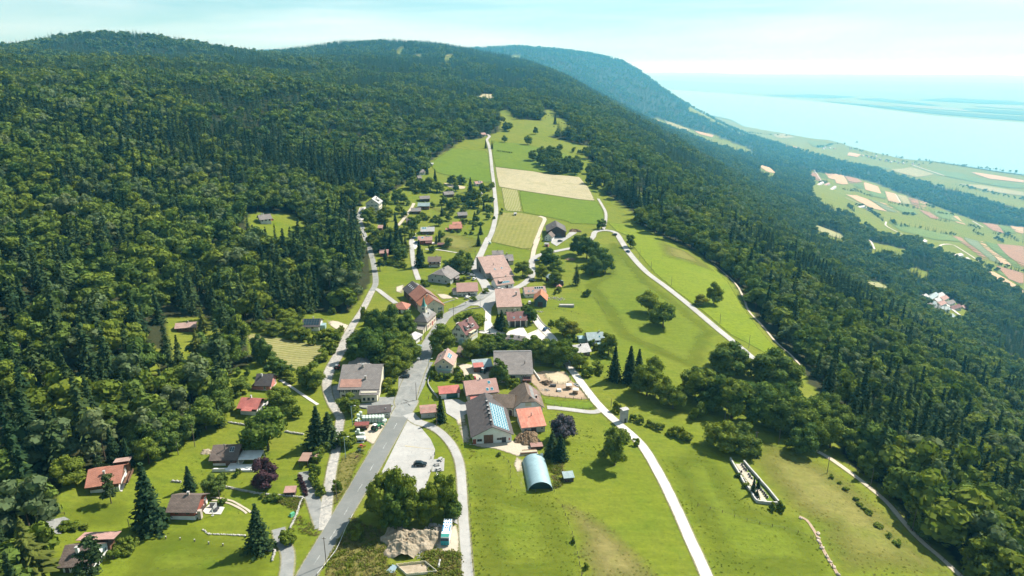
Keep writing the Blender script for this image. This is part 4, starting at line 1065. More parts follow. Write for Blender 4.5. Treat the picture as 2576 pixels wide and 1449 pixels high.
T('7','s',(938,775,1.6,2.2),(995,815,1.2,2),(1040,860,1.4,2.8),(1110,930,1.4,2.4),(1140,965,1.4,2.4),(1165,995,1.4,2.4),(1190,1020,1.4,2.6),(1270,1115,1.5,3),(1335,1180,1.5,3),(1395,1235,1.5,3.4))
if True:
    px = [h[1] for h in HAND]; gp = ground(px)
    for (kind, p, h, w), g in zip(HAND, gp): plant(kind, p, h, w, g)

# groves that stand on the meadows, tree by tree
def grove(poly, n, hr, kinds, mind):
    w = loops_to_world(poly); lo, hi = w.min(0), w.max(0); pts = []
    for _ in range(6000):
        q = lo + (hi-lo)*rt.random(2)
        if in_poly(q[None], w)[0] and all(np.hypot(*(q-r)) > mind for r in pts):
            pts.append(q)
            if len(pts) >= n: break
    for q in pts:
        z = hz(q[0], q[1]); k = kinds[int(rt.integers(len(kinds)))]; h = rt.uniform(*hr)
        p = project(np.array([[q[0], q[1], z]]))[0]
        plant(k, (float(p[0]), float(p[1])), h, h*(.78 if k in 'bdy' else .45), (q[0], q[1], z))
grove(K('b',(1135,650),(1230,620),(1330,640),(1460,700),(1580,740),(1560,800),(1400,790),(1240,780),(1150,690)), 26, (11,16), 'bddd', 6.5)
grove(K('b',(1610,800),(1680,760),(1790,800),(1850,860),(1800,920),(1700,920),(1620,850)), 13, (11,15), 'bddc', 6)

# ------------------------------------------------------------------ the woods
def low_broad(rng, nq, blobs, leaf):
    c, B = broad_crown(rng, nq, blobs, W=.80*rng.uniform(.88, 1.1), base=.10, leaf=leaf, core=True)
    return c
def proto_collection(name, spec):
    """shapes shared by every tree of the wood (kept out of the scene itself)"""
    col = bpy.data.collections.new(name); shapes = []
    for i, (kind, mat, args) in enumerate(spec):
        if kind == 'b':
            c = low_broad(rt, *args)
            t = stem(rt, .02, .45)
        else:
            c = (spruce_crown if 'size' in args else conifer_crown)(rt, **args); t = stem(rt, .014, .6)
        me = c.mesh('forest_tree_shape', [mat, M_BARK], t)
        o = bpy.data.objects.new('forest_tree_shape_%02d' % i, me); col.objects.link(o); shapes.append(me)
    return col, shapes
NEARC = [('b', M_LEAF, (1000, 11, .046)), ('b', M_LEAF, (900, 10, .048)), ('b', M_LEAFD, (1000, 11, .046)), ('b', M_LEAFD, (900, 9, .048)), ('b', M_LEAFB, (950, 14, .045)), ('b', M_LEAFY, (900, 10, .046)),
         ('c', M_NEEDLE, dict(levels=19, per=10, along=4, W=.50, size=.036)), ('c', M_NEEDLE, dict(levels=20, per=9, along=4, W=.42, size=.034)), ('c', M_PINE, dict(levels=17, per=9, along=4, W=.52, size=.038, gap=.15))]
MIDC = [('b', M_LEAF, (260, 7, .085)), ('b', M_LEAF, (240, 6, .09)), ('b', M_LEAFD, (260, 7, .085)), ('b', M_LEAFD, (230, 7, .09)), ('b', M_LEAFB, (240, 9, .085)), ('b', M_LEAFY, (230, 8, .09)),
        ('c', M_NEEDLE, dict(levels=11, per=8, W=.40, droop=.16)), ('c', M_NEEDLE, dict(levels=11, per=8, W=.34, droop=.14)), ('c', M_PINE, dict(levels=10, per=8, W=.42, droop=.12))]
C_NEAR, S_NEAR = proto_collection('near_tree_shapes', NEARC)
C_MID, S_MID = proto_collection('far_tree_shapes', MIDC)
NB = 6
PICKB = np.array([0]*6+[1]*6+[2]*6+[3]*6+[4]*4)

def scatter(r0, r1, spacing):
    """tree places on a jittered grid between two distances from the viewer"""
    g = np.arange(-r1, r1, spacing); gy = np.arange(20, r1, spacing)
    X, Y = np.meshgrid(g, gy); X = X.ravel(); Y = Y.ravel()
    r = np.hypot(X, Y); k = (r >= r0) & (r < r1) & (np.abs(X) < Y*.92+110); X, Y = X[k], Y[k]
    X = X + rt.uniform(-.46, .46, len(X))*spacing; Y = Y + rt.uniform(-.46, .46, len(Y))*spacing
    Z = height(X, Y); P = np.stack([X, Y, Z], 1)
    k = Z > -585*SC; P = P[k]
    q = project(P); k = (q[:, 0] > -260) & (q[:, 0] < 2836) & (q[:, 1] < 1760) & (q[:, 1] > 40); P = P[k]
    k = ~open_ground(P); P = P[k]
    k = (np.hypot(P[:, 0], P[:, 1]) < 500) | visible(P, 14.0); P = P[k]
    return P
near_road = np.vstack([L for L, w in ROADS]) if ROADS else np.zeros((0, 2))
def off_roads(P, d=4.5):
    out = np.ones(len(P), bool)
    for L, w in ROADS:
        lo, hi = L.min(0)-8, L.max(0)+8
        k = np.where((P[:, 0] > lo[0]) & (P[:, 0] < hi[0]) & (P[:, 1] > lo[1]) & (P[:, 1] < hi[1]))[0]
        if len(k) == 0: continue
        dd = np.min(np.hypot(P[k, 0][:, None]-L[None, :, 0], P[k, 1][:, None]-L[None, :, 1]), axis=1)
        out[k[dd < d + w/2]] = False
    return out
W1 = scatter(60, 760, 8.8); W1 = W1[off_roads(W1)]
W2 = scatter(760, 1700, 9.6); W3 = scatter(1700, 4200, 13.0); W4 = scatter(4200, 9500, 30.0)
def species(P):
    x, y = P[:, 0], P[:, 1]
    n = vnoise(x/95, y/95, 11) + .6*vnoise(x/38, y/38, 12) + .25*vnoise(x/400, y/400, 13)
    conif = n + rt.uniform(-.30, .30, len(P)) > np.where(x < 0, -.05, .11) - sstep(900, 2200, y)*.2
    return conif
def dims(P, conif, big=1.0):
    n = len(P); h = np.where(conif, rt.triangular(11, 20, 29, n), rt.triangular(8, 15.5, 23, n))*big
    # lower scrub along the wood's edge and on the steep right slope
    w = np.where(conif, h*rt.uniform(.80, 1.15, n), h*rt.uniform(.92, 1.34, n))
    return h, w

def forest(name, P, col, label, big=1.0):
    conif = species(P); h, w = dims(P, conif, big)
    idx = np.where(conif, NB + rt.integers(0, 3, len(P)), PICKB[rt.integers(0, len(PICKB), len(P))])
    me = bpy.data.meshes.new(name); me.vertices.add(len(P)); me.vertices.foreach_set('co', P.astype(np.float32).ravel())
    for nm, ty, val in (('size', 'FLOAT_VECTOR', np.stack([w, w, h], 1)), ('turn', 'FLOAT_VECTOR', np.stack([rt.normal(0, .03, len(P)), rt.normal(0, .03, len(P)), rt.uniform(0, 6.28, len(P))], 1)), ('pick', 'INT', idx)):
        a = me.attributes.new(nm, ty, 'POINT')
        a.data.foreach_set('vector' if ty == 'FLOAT_VECTOR' else 'value', (val.astype(np.float32).ravel() if ty != 'INT' else val.astype(np.int32)))
    o = link(bpy.data.objects.new(name, me))
    ng = bpy.data.node_groups.new(name, 'GeometryNodeTree')
    ng.interface.new_socket('Geometry', in_out='INPUT', socket_type='NodeSocketGeometry'); ng.interface.new_socket('Geometry', in_out='OUTPUT', socket_type='NodeSocketGeometry')
    n, l = ng.nodes, ng.links
    gi, go = n.new('NodeGroupInput'), n.new('NodeGroupOutput')
    ci = n.new('GeometryNodeCollectionInfo'); ci.inputs['Collection'].default_value = col; ci.inputs['Separate Children'].default_value = True; ci.inputs['Reset Children'].default_value = True
    ip = n.new('GeometryNodeInstanceOnPoints'); ip.inputs['Pick Instance'].default_value = True
    def attr(nm, ty):
        a = n.new('GeometryNodeInputNamedAttribute'); a.data_type = ty; a.inputs['Name'].default_value = nm
        return a.outputs['Attribute']
    l.new(gi.outputs[0], ip.inputs['Points']); l.new(ci.outputs[0], ip.inputs['Instance'])
    l.new(attr('pick', 'INT'), ip.inputs['Instance Index']); l.new(attr('size', 'FLOAT_VECTOR'), ip.inputs['Scale'])
    l.new(attr('turn', 'FLOAT_VECTOR'), ip.inputs['Rotation']); l.new(ip.outputs[0], go.inputs[0])
    o.modifiers.new('trees', 'NODES').node_group = ng
    tag(o, label, 'forest', kind='stuff')
    return o
# the trees of the wood that show largest stand as single trees
pix = project(W1); dist = np.linalg.norm(W1-np.array([0, 0, CAM_Z]), axis=1)
inview = (pix[:, 0] > -60) & (pix[:, 0] < 2640) & (pix[:, 1] < 1560)
order = np.where(inview)[0][np.argsort(dist[inview])][:200]
cf0 = species(W1[order]); keep = cf0 | (np.cumsum(~cf0) <= 24); order = order[keep]
single = np.zeros(len(W1), bool); single[order] = True
SP_ = W1[order]; cf = cf0[keep]; hh_, ww_ = dims(SP_, cf)
SINGLES = []
for p, c, h, w in zip(SP_, cf, hh_, ww_):
    i = (NB + int(rt.integers(0, 3))) if c else int(PICKB[rt.integers(0, len(PICKB))])
    o = link(bpy.data.objects.new('conifer_tree' if c else 'broadleaf_tree', S_NEAR[i]))
    o.location = p; o.scale = (w, w, h); o.rotation_euler = (0, 0, rt.uniform(0, 6.28))
    SINGLES.append((o, c))
R1 = W1[~single]
print('trees', len(W1), len(W2), len(W3), len(W4))
forest('hillside_wood', R1[R1[:, 0] < 30], C_NEAR, 'dense mixed wood covering the hillside on the left')
forest('slope_wood', R1[R1[:, 0] >= 30], C_NEAR, 'mixed wood on the steep slope right of the pastures')
allm = np.vstack([W2])
forest('middle_wood', W2, C_MID, 'mixed forest on the middle distance slopes')
forest('distant_wood', W3, C_MID, 'dark forest over the rounded hilltops behind the village', 1.18)
forest('far_ridge_wood', W4, C_MID, 'bluish forest on the farthest ridge above the lake', 1.9)
# hedgerows and copses between the far fields
def hedgerow(lines, spacing, hr, name, label):
    pts = []
    for ln in lines:
        L = smooth_line(loops_to_world(ln), spacing)
        pts.append(L + rt.normal(0, spacing*.35, L.shape))
    q = np.vstack(pts); P = np.column_stack([q, height(q[:, 0], q[:, 1])])
    o = forest(name, P, C_MID, label, hr/16.0)
    return o
hedgerow([K('a',*p) for p in [
  [(1700,640),(1780,660),(1870,680)], [(1790,715),(1860,722)], [(2010,708),(2120,725)], [(2020,755),(2090,765)], [(1950,660),(1990,675)], [(1720,760),(1760,790),(1840,800)], [(1880,800),(2000,830),(2130,850)],
  [(1760,880),(1900,930),(1960,960)], [(1780,890),(1940,960)], [(1500,660),(1580,690),(1670,760)], [(1440,660),(1490,700)], [(1420,700),(1500,770)], [(1560,790),(1600,830)], [(1580,820),(1680,870)], [(2280,1020),(2360,1070)], [(2330,1060),(2390,1080)], [(2210,790),(2280,810)], [(2380,840),(2440,860),(2571,900)],
  [(2400,880),(2440,900)], [(2250,830),(2290,850)], [(1480,560),(1600,605)], [(1420,560),(1490,570)], [(1260,520),(1310,510)], [(1170,440),(1210,450)], [(1160,480),(1200,490)], [(260,150),(380,200)], [(600,230),(640,240)], [(880,300),(920,330)], [(1500,760),(1440,720),(1390,740)], [(2390,1030),(2480,1070),(2571,1090)], [(1890,680),(1930,690)], [(1620,850),(1700,900)], [(2440,840),(2500,870)]]],
  9.0, 13, 'field_hedgerows', 'rows of trees and copses between the fields below')
hedgerow([K('a',*p) for p in [[(1440,285),(1560,322),(1700,345)], [(1550,345),(1650,370),(1790,385),(1960,395)], [(1900,370),(2100,395),(2300,420),(2571,460)], [(2000,385),(2250,420),(2571,465)], [(760,190),(900,205),(1100,215)], [(1250,290),(1350,270),(1420,270)], [(1740,350),(1800,360)], [(1300,360),(1450,395),(1560,420)], [(2160,545),(2300,570),(2571,630)], [(2150,530),(2400,590)]]],
  26.0, 22, 'shore_woods', 'belt of trees along the lake shore')

# ------------------------------------------------------------------ tufts of tall grass and weeds
def tuft_collection():
    col = bpy.data.collections.new('tuft_shapes')
    for i, mat in enumerate((M_WEEDLEAF, M_WEEDLEAF, M_LEAF, M_WEEDDRY)):
        r = np.random.default_rng(40+i); P = np.column_stack([r.normal(0, .32, (46, 2)), np.abs(r.normal(.25, .18, 46))])
        c = Cloud(); v, f = leaf_quads(P, np.column_stack([r.normal(0, .5, (46, 2)), np.full(46, .6)]), .16, r, .5); c.add(v, f, np.clip(r.normal(.5, .25, 46), 0, 1))
        o = bpy.data.objects.new('tuft_shape_%02d' % i, c.mesh('tuft_shape', [mat, M_BARK])); col.objects.link(o)
    return col
M_WEEDLEAF = leafmat('weed_leaves', (.105,.140,.016), (.140,.165,.024), (.12,.15,.03), .3); M_WEEDDRY = leafmat('dry_weeds', (.155,.145,.045), (.19,.165,.06), (.16,.15,.05), .3)
C_TUFT = tuft_collection()
def tufts(name, polys, label):
    P, S, I = [], [], []
    for poly, n, smin, smax, pick in polys:
        w = loops_to_world(poly); lo, hi = w.min(0), w.max(0); q = lo + (hi-lo)*rt.random((n*3, 2)); q = q[in_poly(q, w)]
        d = vnoise(q[:, 0]/9, q[:, 1]/9, 61) + .6*vnoise(q[:, 0]/28, q[:, 1]/28, 62); q = q[d + rt.normal(0, .25, len(q)) > -.05][:n]
        k = off_roads(np.column_stack([q, q[:, 0]]), .6); q = q[k]
        P.append(np.column_stack([q, height(q[:, 0], q[:, 1])+.03])); S.append(rt.uniform(smin, smax, len(q))); I.append(np.array(pick)[rt.integers(0, len(pick), len(q))])
    P = np.vstack(P); S = np.concatenate(S); I = np.concatenate(I)
    o = forest(name, P, C_TUFT, label); me = o.data
    me.attributes['size'].data.foreach_set('vector', np.stack([S*1.3, S*1.3, S*.8], 1).astype(np.float32).ravel()); me.attributes['pick'].data.foreach_set('value', I.astype(np.int32))
    o['category'] = 'grass'
    return o
tufts('meadow_tufts', [
  (K('2',(1390,460),(1560,450),(1720,700),(2030,720),(2280,1460),(1420,1460)), 500, .15, .42, [0,2]), (K('2',(2040,740),(2400,900),(2760,1200),(2960,1460),(2290,1460)), 260, .15, .4, [0,3]), (K('4',(1650,920),(2300,1000),(2600,1300),(2500,1449),(1900,1449),(1800,1000)), 380, .15, .42, [0,2]),
  (K('7',(0,560),(330,900),(820,1180),(990,1470),(150,1470),(-240,640)), 480, .15, .4, [0,2]), (K('7',(420,500),(830,640),(1200,880),(1800,1470),(1010,1470),(620,960)), 480, .15, .4, [0,3]), (K('8',(420,290),(640,450),(1230,960),(1100,1220),(500,980),(240,600)), 360, .15, .45, [0,3]), ((CLEAR_MAIN[1:10]+[(700,1120),(640,1300),(300,1300)]), 200, .15, .35, [0,2])], 'scattered tufts of longer grass over the pastures')
tufts('tall_weeds', [(K('2',(470,900),(720,1030),(740,1260),(820,1290),(800,1470),(190,1470),(280,1260),(400,1020)), 480, .4, 1.3, [0,1,3,3]), (K('2',(1020,1180),(1330,1190),(1335,1470),(1120,1470)), 320, .6, 1.6, [0,1,3]), (K('2',(380,420),(500,380),(600,340),(520,480),(430,690),(300,850),(230,830),(330,560)), 300, .2, .55, [0,1,3]),
  (K('2',(1130,130),(1290,190),(1330,330),(1560,420),(1380,440),(1290,330),(1060,170)), 200, .2, .5, [0,3]), (K('s6',(1300,1180),(2030,1240),(1960,1400),(1700,1300)), 260, .4, 1.2, [0,1,3]), (K('1',(2330,870),(2480,980),(2500,1060),(2280,1010)), 120, .2, .6, [3,0]), (K('s5',(1220,650),(1500,700),(1560,1000),(1500,1200),(1330,1250)), 260, .4, 1.2, [0,3])], 'rough tall weeds on the fallow ground')

# ------------------------------------------------------------------ buildings
def roof_mat(name, c1, c2, row=.34, col=.9, mortar=None, rough=.8, metal=False, streak=.3):
    """tiles or sheets in courses down the slope (UV in metres: along ridge, up slope)"""
    m, n, l, out = new_mat(name)
    b = n.new('ShaderNodeBsdfPrincipled'); b.inputs['Roughness'].default_value = rough; b.inputs['Specular IOR Level'].default_value = .35
    uv = n.new('ShaderNodeUVMap')
    br = n.new('ShaderNodeTexBrick'); br.inputs['Scale'].default_value = 1.0
    br.inputs['Brick Width'].default_value = col; br.inputs['Row Height'].default_value = row
    br.inputs['Mortar Size'].default_value = .045 if not metal else .03; br.inputs['Mortar Smooth'].default_value = .3
    br.inputs['Color1'].default_value = (*c1, 1); br.inputs['Color2'].default_value = (*c2, 1)
    br.inputs['Mortar'].default_value = (*(mortar or tuple(k*.5 for k in c1)), 1)
    l.new(uv.outputs['UV'], br.inputs['Vector'])
    pos = worldpos(n); f = noise(n, l, pos, .45, 6, .65); g = noise(n, l, pos, 2.5, 4, .7)
    c = mixc(n, l, ramp(n, l, f, .35, .7), br.outputs['Color'], tuple_mul(n, l, br.outputs['Color'], 1-streak))
    c = mixc(n, l, ramp(n, l, g, .5, .8), c, tuple_mul(n, l, c, 1+streak*.7))
    l.new(c, b.inputs['Base Color'])
    bn = n.new('ShaderNodeBump'); bn.inputs['Strength'].default_value = .5; bn.inputs['Distance'].default_value = .05
    l.new(br.outputs['Fac'], bn.inputs['Height']); bn.invert = True; l.new(bn.outputs['Normal'], b.inputs['Normal'])
    l.new(b.outputs['BSDF'], out.inputs['Surface'])
    return m
R_RED = roof_mat('red_tile_roof', (.40,.165,.110), (.45,.20,.14))
R_ORANGE = roof_mat('orange_tile_roof', (.46,.175,.085), (.52,.21,.11))
R_PINK = roof_mat('faded_pink_tile_roof', (.40,.265,.225), (.46,.31,.26), streak=.28)
R_ROSE = roof_mat('rose_tile_roof', (.40,.235,.20), (.45,.27,.23), streak=.2)
R_BROWN = roof_mat('brown_tile_roof', (.150,.112,.095), (.195,.150,.125), .42)
R_DARK = roof_mat('dark_slate_roof', (.085,.072,.072), (.11,.095,.092), .4)
R_GREY = roof_mat('grey_slate_roof', (.205,.185,.175), (.25,.225,.21), .4)
R_LGREY = roof_mat('pale_grey_roof', (.40,.39,.38), (.46,.45,.44), .6, 1.6, rough=.55)
R_TEAL = roof_mat('blue_grey_sheet_roof', (.25,.33,.34), (.29,.37,.38), .6, 3, rough=.5, metal=True)
R_MAROON = roof_mat('maroon_tile_roof', (.17,.075,.070), (.21,.095,.085))
R_REDM = roof_mat('red_metal_roof', (.44,.13,.11), (.48,.16,.13), 3.0, .35, rough=.5, metal=True)
R_RUST = roof_mat('rusty_red_sheet_roof', (.50,.16,.10), (.56,.24,.16), 3.0, .5, mortar=(.40,.22,.17), rough=.6, metal=True, streak=.35)
R_STRIPE = roof_mat('weathered_red_grey_roof', (.38,.19,.16), (.34,.24,.20), .5, .5)
R_MOSS = roof_mat('old_brown_tile_roof', (.20,.145,.105), (.26,.195,.15), .3, .3, streak=.4)
W_WHITE = paint('white_render', (.66,.66,.63), .85, .10, .5)
W_CREAM = paint('cream_render', (.60,.55,.43), .85, .12, .5)
W_YELLOW = paint('yellow_render', (.55,.49,.33), .85, .12, .5)
W_GREY = paint('grey_render', (.42,.42,.40), .85, .14, .5)
W_OLD = paint('old_stone_render', (.36,.35,.31), .9, .22, .7)
W_WOOD = paint('brown_timber', (.155,.080,.050), .8, .30, 1.4)
W_DWOOD = paint('dark_timber', (.075,.048,.038), .85, .30, 1.4)
W_RWOOD = paint('red_timber', (.28,.085,.060), .8, .22, 1.2)
W_ROSE = paint('rose_render', (.50,.20,.18), .8, .15, .8)
W_CONC = paint('grey_concrete', (.34,.34,.33), .9, .18, .8)
M_FRAME = paint('white_window_frame', (.70,.70,.68), .6, .05)
M_DFRAME = paint('brown_window_frame', (.16,.10,.07), .7, .1)
M_METAL = paint('galvanised_metal', (.31,.44,.47), .42, .14, .5, .3)
M_STEEL = paint('dark_steel', (.06,.06,.065), .5, .1, 2, .3)
M_CHIM = paint('chimney_render', (.42,.36,.31), .9, .2)
M_SHUT = paint('dark_shutter', (.035,.045,.045), .7, .1); M_SHUTG = paint('green_shutter', (.05,.12,.10), .7, .1); M_SHUTR = paint('red_shutter', (.36,.10,.07), .7, .1)
M_PIPE = paint('steel_flue', (.12,.12,.12), .5, .1, 2, .3)
def glass():
    m, n, l, out = new_mat('window_glass'); b = n.new('ShaderNodeBsdfPrincipled')
    b.inputs['Base Color'].default_value = (.02,.03,.035,1); b.inputs['Roughness'].default_value = .06; b.inputs['Specular IOR Level'].default_value = .6
    l.new(b.outputs['BSDF'], out.inputs['Surface']); return m
M_GLASS = glass()
def cellmat(name, col):
    m, n, l, out = new_mat(name); b = n.new('ShaderNodeBsdfPrincipled')
    b.inputs['Base Color'].default_value = (*col, 1); b.inputs['Roughness'].default_value = .12; b.inputs['Specular IOR Level'].default_value = .6
    l.new(b.outputs['BSDF'], out.inputs['Surface']); return m
M_CELL = cellmat('solar_cell', (.026,.155,.21)); M_CELLD = cellmat('dark_solar_cell', (.012,.030,.040))

_WIN = {}
def window_mesh(frame, bars=1):
    k = (frame.name, bars)
    if k not in _WIN:
        w = MB(); t = .10
        w.box(-.5, .5, -.05, .02, -.5, -.5+t, frame); w.box(-.5, .5, -.05, .02, .5-t, .5, frame)
        w.box(-.5, -.5+t, -.05, .02, -.5+t, .5-t, frame); w.box(.5-t, .5, -.05, .02, -.5+t, .5-t, frame)
        if bars: w.box(-.035, .035, -.045, .02, -.5+t, .5-t, frame)
        w.poly([(-.5+t, -.012, -.5+t), (.5-t, -.012, -.5+t), (.5-t, -.012, .5-t), (-.5+t, -.012, .5-t)], M_GLASS)
        _WIN[k] = bpy_mesh('window', w)
    return _WIN[k]
_UNIT = {}
def unit_box(mat, name):
    if mat.name not in _UNIT:
        w = MB(); w.box(-.5, .5, -.5, .5, -.5, .5, mat); _UNIT[mat.name] = bpy_mesh(name, w)
    return _UNIT[mat.name]
def boxpart(name, parent, x0, x1, y0, y1, z0, z1, mat):
    o = link(bpy.data.objects.new(name, unit_box(mat, name)), parent)
    o.location = ((x0+x1)/2, (y0+y1)/2, (z0+z1)/2); o.scale = (x1-x0, y1-y0, z1-z0)
    return o
_PAN = {}
def panel_mesh(cell, frame):
    k = (cell.name, frame.name)
    if k not in _PAN:
        w = MB(); w.box(-.5, .5, -.5, .5, 0, .07, frame)
        w.poly([(-.445,-.445,.074),(.445,-.445,.074),(.445,.445,.074),(-.445,.445,.074)], cell)
        _PAN[k] = bpy_mesh('solar_panel', w)
    return _PAN[k]

LANDMARKS = []   # (pixel, short phrase) for telling trees apart
FOOT = []
class House:
    def __init__(s, name, label, A, B, d, wh, rh, wall, roof, ridge='w', oe=.55, og=.55, f=(1, 1), inset=None, off=0.0, mono=False,
                 lower=None, cat='house', short=None, group=None, sink=1.2, world=None, thick=.20):
        if world is None:
            gA = G(*A)
            if B[0] == 'r':
                a = math.radians(B[1]); gB = gA + np.array([math.cos(a)*B[2], math.sin(a)*B[2], 0])
            else: gB = G(*B)
            v = gB[:2]-gA[:2]
        else: gA, gB = world; v = gB[:2]-gA[:2]
        s.w = w = float(np.hypot(*v)); s.rz = math.atan2(v[1], v[0]); s.d = d
        mid = (gA[:2]+gB[:2])/2; c = mid + np.array([-v[1], v[0]])/w*d/2
        z = (hz(*gA[:2]) + hz(*gB[:2]))/2
        s.o = empty(name, (c[0], c[1], z), s.rz); tag(s.o, label, cat, group)
        FOOT.append((c[0], c[1], math.hypot(w, d)/2))
        px = project(np.array([[c[0], c[1], z+wh]]))[0]
        if short: LANDMARKS.append((px, short))
        s.wh, s.rh, s.ridge = wh, rh, ridge
        L, W = (w, d) if ridge == 'w' else (d, w)
        s.L, s.W = L, W
        s.br = off*W if not mono else W/2
        s.m = rh/(W/2 + s.br); s.zr = wh + rh
        map3 = (lambda a, b, z: (a, b, z)) if ridge == 'w' else (lambda a, b, z: (b, a, z))
        s.map3 = map3
        hl, hw = L/2, W/2
        zb = s.zr - s.m*(hw - s.br)               # height of the wall behind the ridge
        s.zback = zb
        q = MB()
        q.poly([map3(-hl,-hw,-sink), map3(hl,-hw,-sink), map3(hl,-hw,wh), map3(-hl,-hw,wh)], wall)
        q.poly([map3(-hl,hw,-sink), map3(hl,hw,-sink), map3(hl,hw,zb), map3(-hl,hw,zb)], wall)
        for sgn, ff in ((-1, f[0]), (1, f[1])):
            pts = [map3(sgn*hl,-hw,-sink), map3(sgn*hl,hw,-sink), map3(sgn*hl,hw,zb)]
            if ff >= 1: pts.append(map3(sgn*hl, s.br, s.zr))
            else: pts += [map3(sgn*hl, hw*(1-ff), wh+rh*ff), map3(sgn*hl, -hw*(1-ff), wh+rh*ff)]
            pts.append(map3(sgn*hl,-hw,wh)); q.poly(pts, wall)
        s.body = q.build('wall', s.o)
        if lower:
            lm, lh = lower; k = .05; q = MB()
            X, Y = w/2+k, d/2+k
            for (x0, x1, y0, y1) in ((-X, X, -Y, -Y+.1), (-X, X, Y-.1, Y), (-X, -X+.1, -Y+.1, Y-.1), (X-.1, X, -Y+.1, Y-.1)):
                q.box(x0, x1, y0, y1, -sink, lh, lm)
            q.build('base', s.o)
        # roof slabs
        lift = .06
        zf = s.zr + lift - s.m*(hw+oe+s.br); zbk = s.zr + lift - s.m*(hw+oe-s.br)
        if inset is None: inset = rh/ s.m * .75 if True else 0
        ends = []
        for sgn, ff in ((-1, f[0]), (1, f[1])):
            if ff >= 1: ends.append((sgn*(hl+og), None, None, sgn*(hl+og)))
            else:
                e = hl+og; run = (hw+oe)*(1-ff)
                ends.append((sgn*e, run, zf + (s.zr+lift-zf)*ff, sgn*(e-run*.9)))
        (a0, r0, g0, k0), (a1, r1, g1, k1) = ends
        zR = s.zr + lift
        top, uvs = [], []
        def face(pts, uv): top.append([map3(*p) for p in pts]); uvs.append(uv)
        def slope(sgn, ze):
            be = sgn*(hw+oe); pts = [(a0, be, ze), (a1, be, ze)]
            if r1 is not None: pts.append((a1, sgn*r1, g1))
            pts += [(k1, s.br, zR), (k0, s.br, zR)]
            if r0 is not None: pts.append((a0, sgn*r0, g0))
            sl = math.sqrt(1+s.m*s.m)
            face(pts, [(p[0], abs(p[1]-be)*sl) for p in pts])
        slope(-1, zf)
        if not mono: slope(1, zbk)
        for aa, rr, gg, kk in ends:
            if rr is not None: face([(aa, -rr, gg), (aa, rr, gg), (kk, 0, zR)], [(-rr, 0), (rr, 0), (0, math.hypot(kk-aa, zR-gg))])
        V, F, U = [], [], []
        for pts, uv in zip(top, uvs):
            b = len(V); n = len(pts); V += pts; V += [(p[0], p[1], p[2]-thick) for p in pts]
            F.append(tuple(range(b, b+n))); U += uv
            F.append(tuple(range(b+2*n-1, b+n-1, -1))); U += [(0, 0)]*n
            for i in range(n):
                j = (i+1) % n; F.append((b+i, b+n+i, b+n+j, b+j)); U += [(0, 0)]*4
        s.roof = mesh_obj('roof', V, F, roof, s.o, uvs=U)
        s.oe, s.og = oe, og
    def roof_z(s, x, y):
        b = y if s.ridge == 'w' else x
        return s.zr - s.m*abs(b - s.br) + .06
    def face(s, f):
        return {'F': ((0, -s.d/2), 0, s.w), 'B': ((0, s.d/2), math.pi, s.w), 'R': ((s.w/2, 0), math.pi/2, s.d), 'L': ((-s.w/2, 0), -math.pi/2, s.d)}[f]
    def wins(s, f, n, z, w=1.0, h=1.2, span=.72, frame=None, shut=None, shift=0.0, bars=1, name='window'):
        (cx, cy), a, ln = s.face(f); ca, sa = math.cos(a), math.sin(a)
        for i in range(n):
            t = (shift + (0 if n == 1 else (i/(n-1)-.5)*span))*ln
            o = link(bpy.data.objects.new(name, window_mesh(frame or M_FRAME, bars)), s.o)
            o.location = (cx + ca*t, cy + sa*t, z + h/2); o.rotation_euler = (0, 0, a); o.scale = (w, 1, h)
            if shut:
                for sg in (-1, 1):
                    k = link(bpy.data.objects.new('shutter', unit_box(shut, 'shutter')), s.o)
                    tt = t + sg*(w*.5 + w*.25)
                    k.location = (cx + ca*tt + sa*.03, cy + sa*tt - ca*.03, z + h/2); k.rotation_euler = (0, 0, a); k.scale = (w*.46, .06, h)
        return s
    def panelf(s, name, f, t, z0, w, h, mat, out=.04):
        (cx, cy), a, ln = s.face(f); ca, sa = math.cos(a), math.sin(a)
        k = link(bpy.data.objects.new(name, unit_box(mat, name)), s.o)
        k.location = (cx + ca*t*ln + sa*out*.5, cy + sa*t*ln - ca*out*.5, z0 + h/2); k.rotation_euler = (0, 0, a); k.scale = (w, out+.04, h)
        return k
    def door(s, f, t, w=1.1, h=2.1, mat=None, z=0.0):
        s.panelf('door', f, t, z, w, h, mat or W_DWOOD); return s
    def chim(s, x, y, h=1.0, w=.6, mat=None, pipe=False):
        x, y = x*s.w, y*s.d; z = s.roof_z(x, y); q = MB(); mm = mat or M_CHIM
        if pipe:
            q.tube((x, y, z-.4), (x, y, z+h), .16, .16, M_PIPE, 8); q.tube((x, y, z+h+.06), (x, y, z+h+.16), .26, .05, M_PIPE, 8); q.tube((x,y,z+h),(x,y,z+h+.08),.08,.08,M_PIPE,5)
        else:
            q.box(x-w/2, x+w/2, y-w/2, y+w/2, z-.7, z+h, mm); q.box(x-w*.62, x+w*.62, y-w*.62, y+w*.62, z+h, z+h+.12, W_CONC)
        q.build('chimney', s.o); return s
    def on_slope(s, side, u, v, du, dv, mesh, name, lift=.03):
        """lay a unit plate on a slope: u along ridge (-.5...5), v from eave 0 to ridge 1"""
        run = (s.W/2 + s.br) if side < 0 else (s.W/2 - s.br)
        b = s.br + side*run*(1-v); a = u*s.L; z = s.zr + .06 - s.m*run*(1-v)
        sl = math.atan(s.m)
        up = Vector(s.map3(0, -side*math.cos(sl), math.sin(sl))); al = Vector(s.map3(1, 0, 0))
        nn = al.cross(up)
        if nn.z < 0: al = -al; nn = al.cross(up)
        M = Matrix((al, up, nn)).transposed().to_4x4(); p = Vector(s.map3(a, b, z)) + nn*lift; M.translation = p
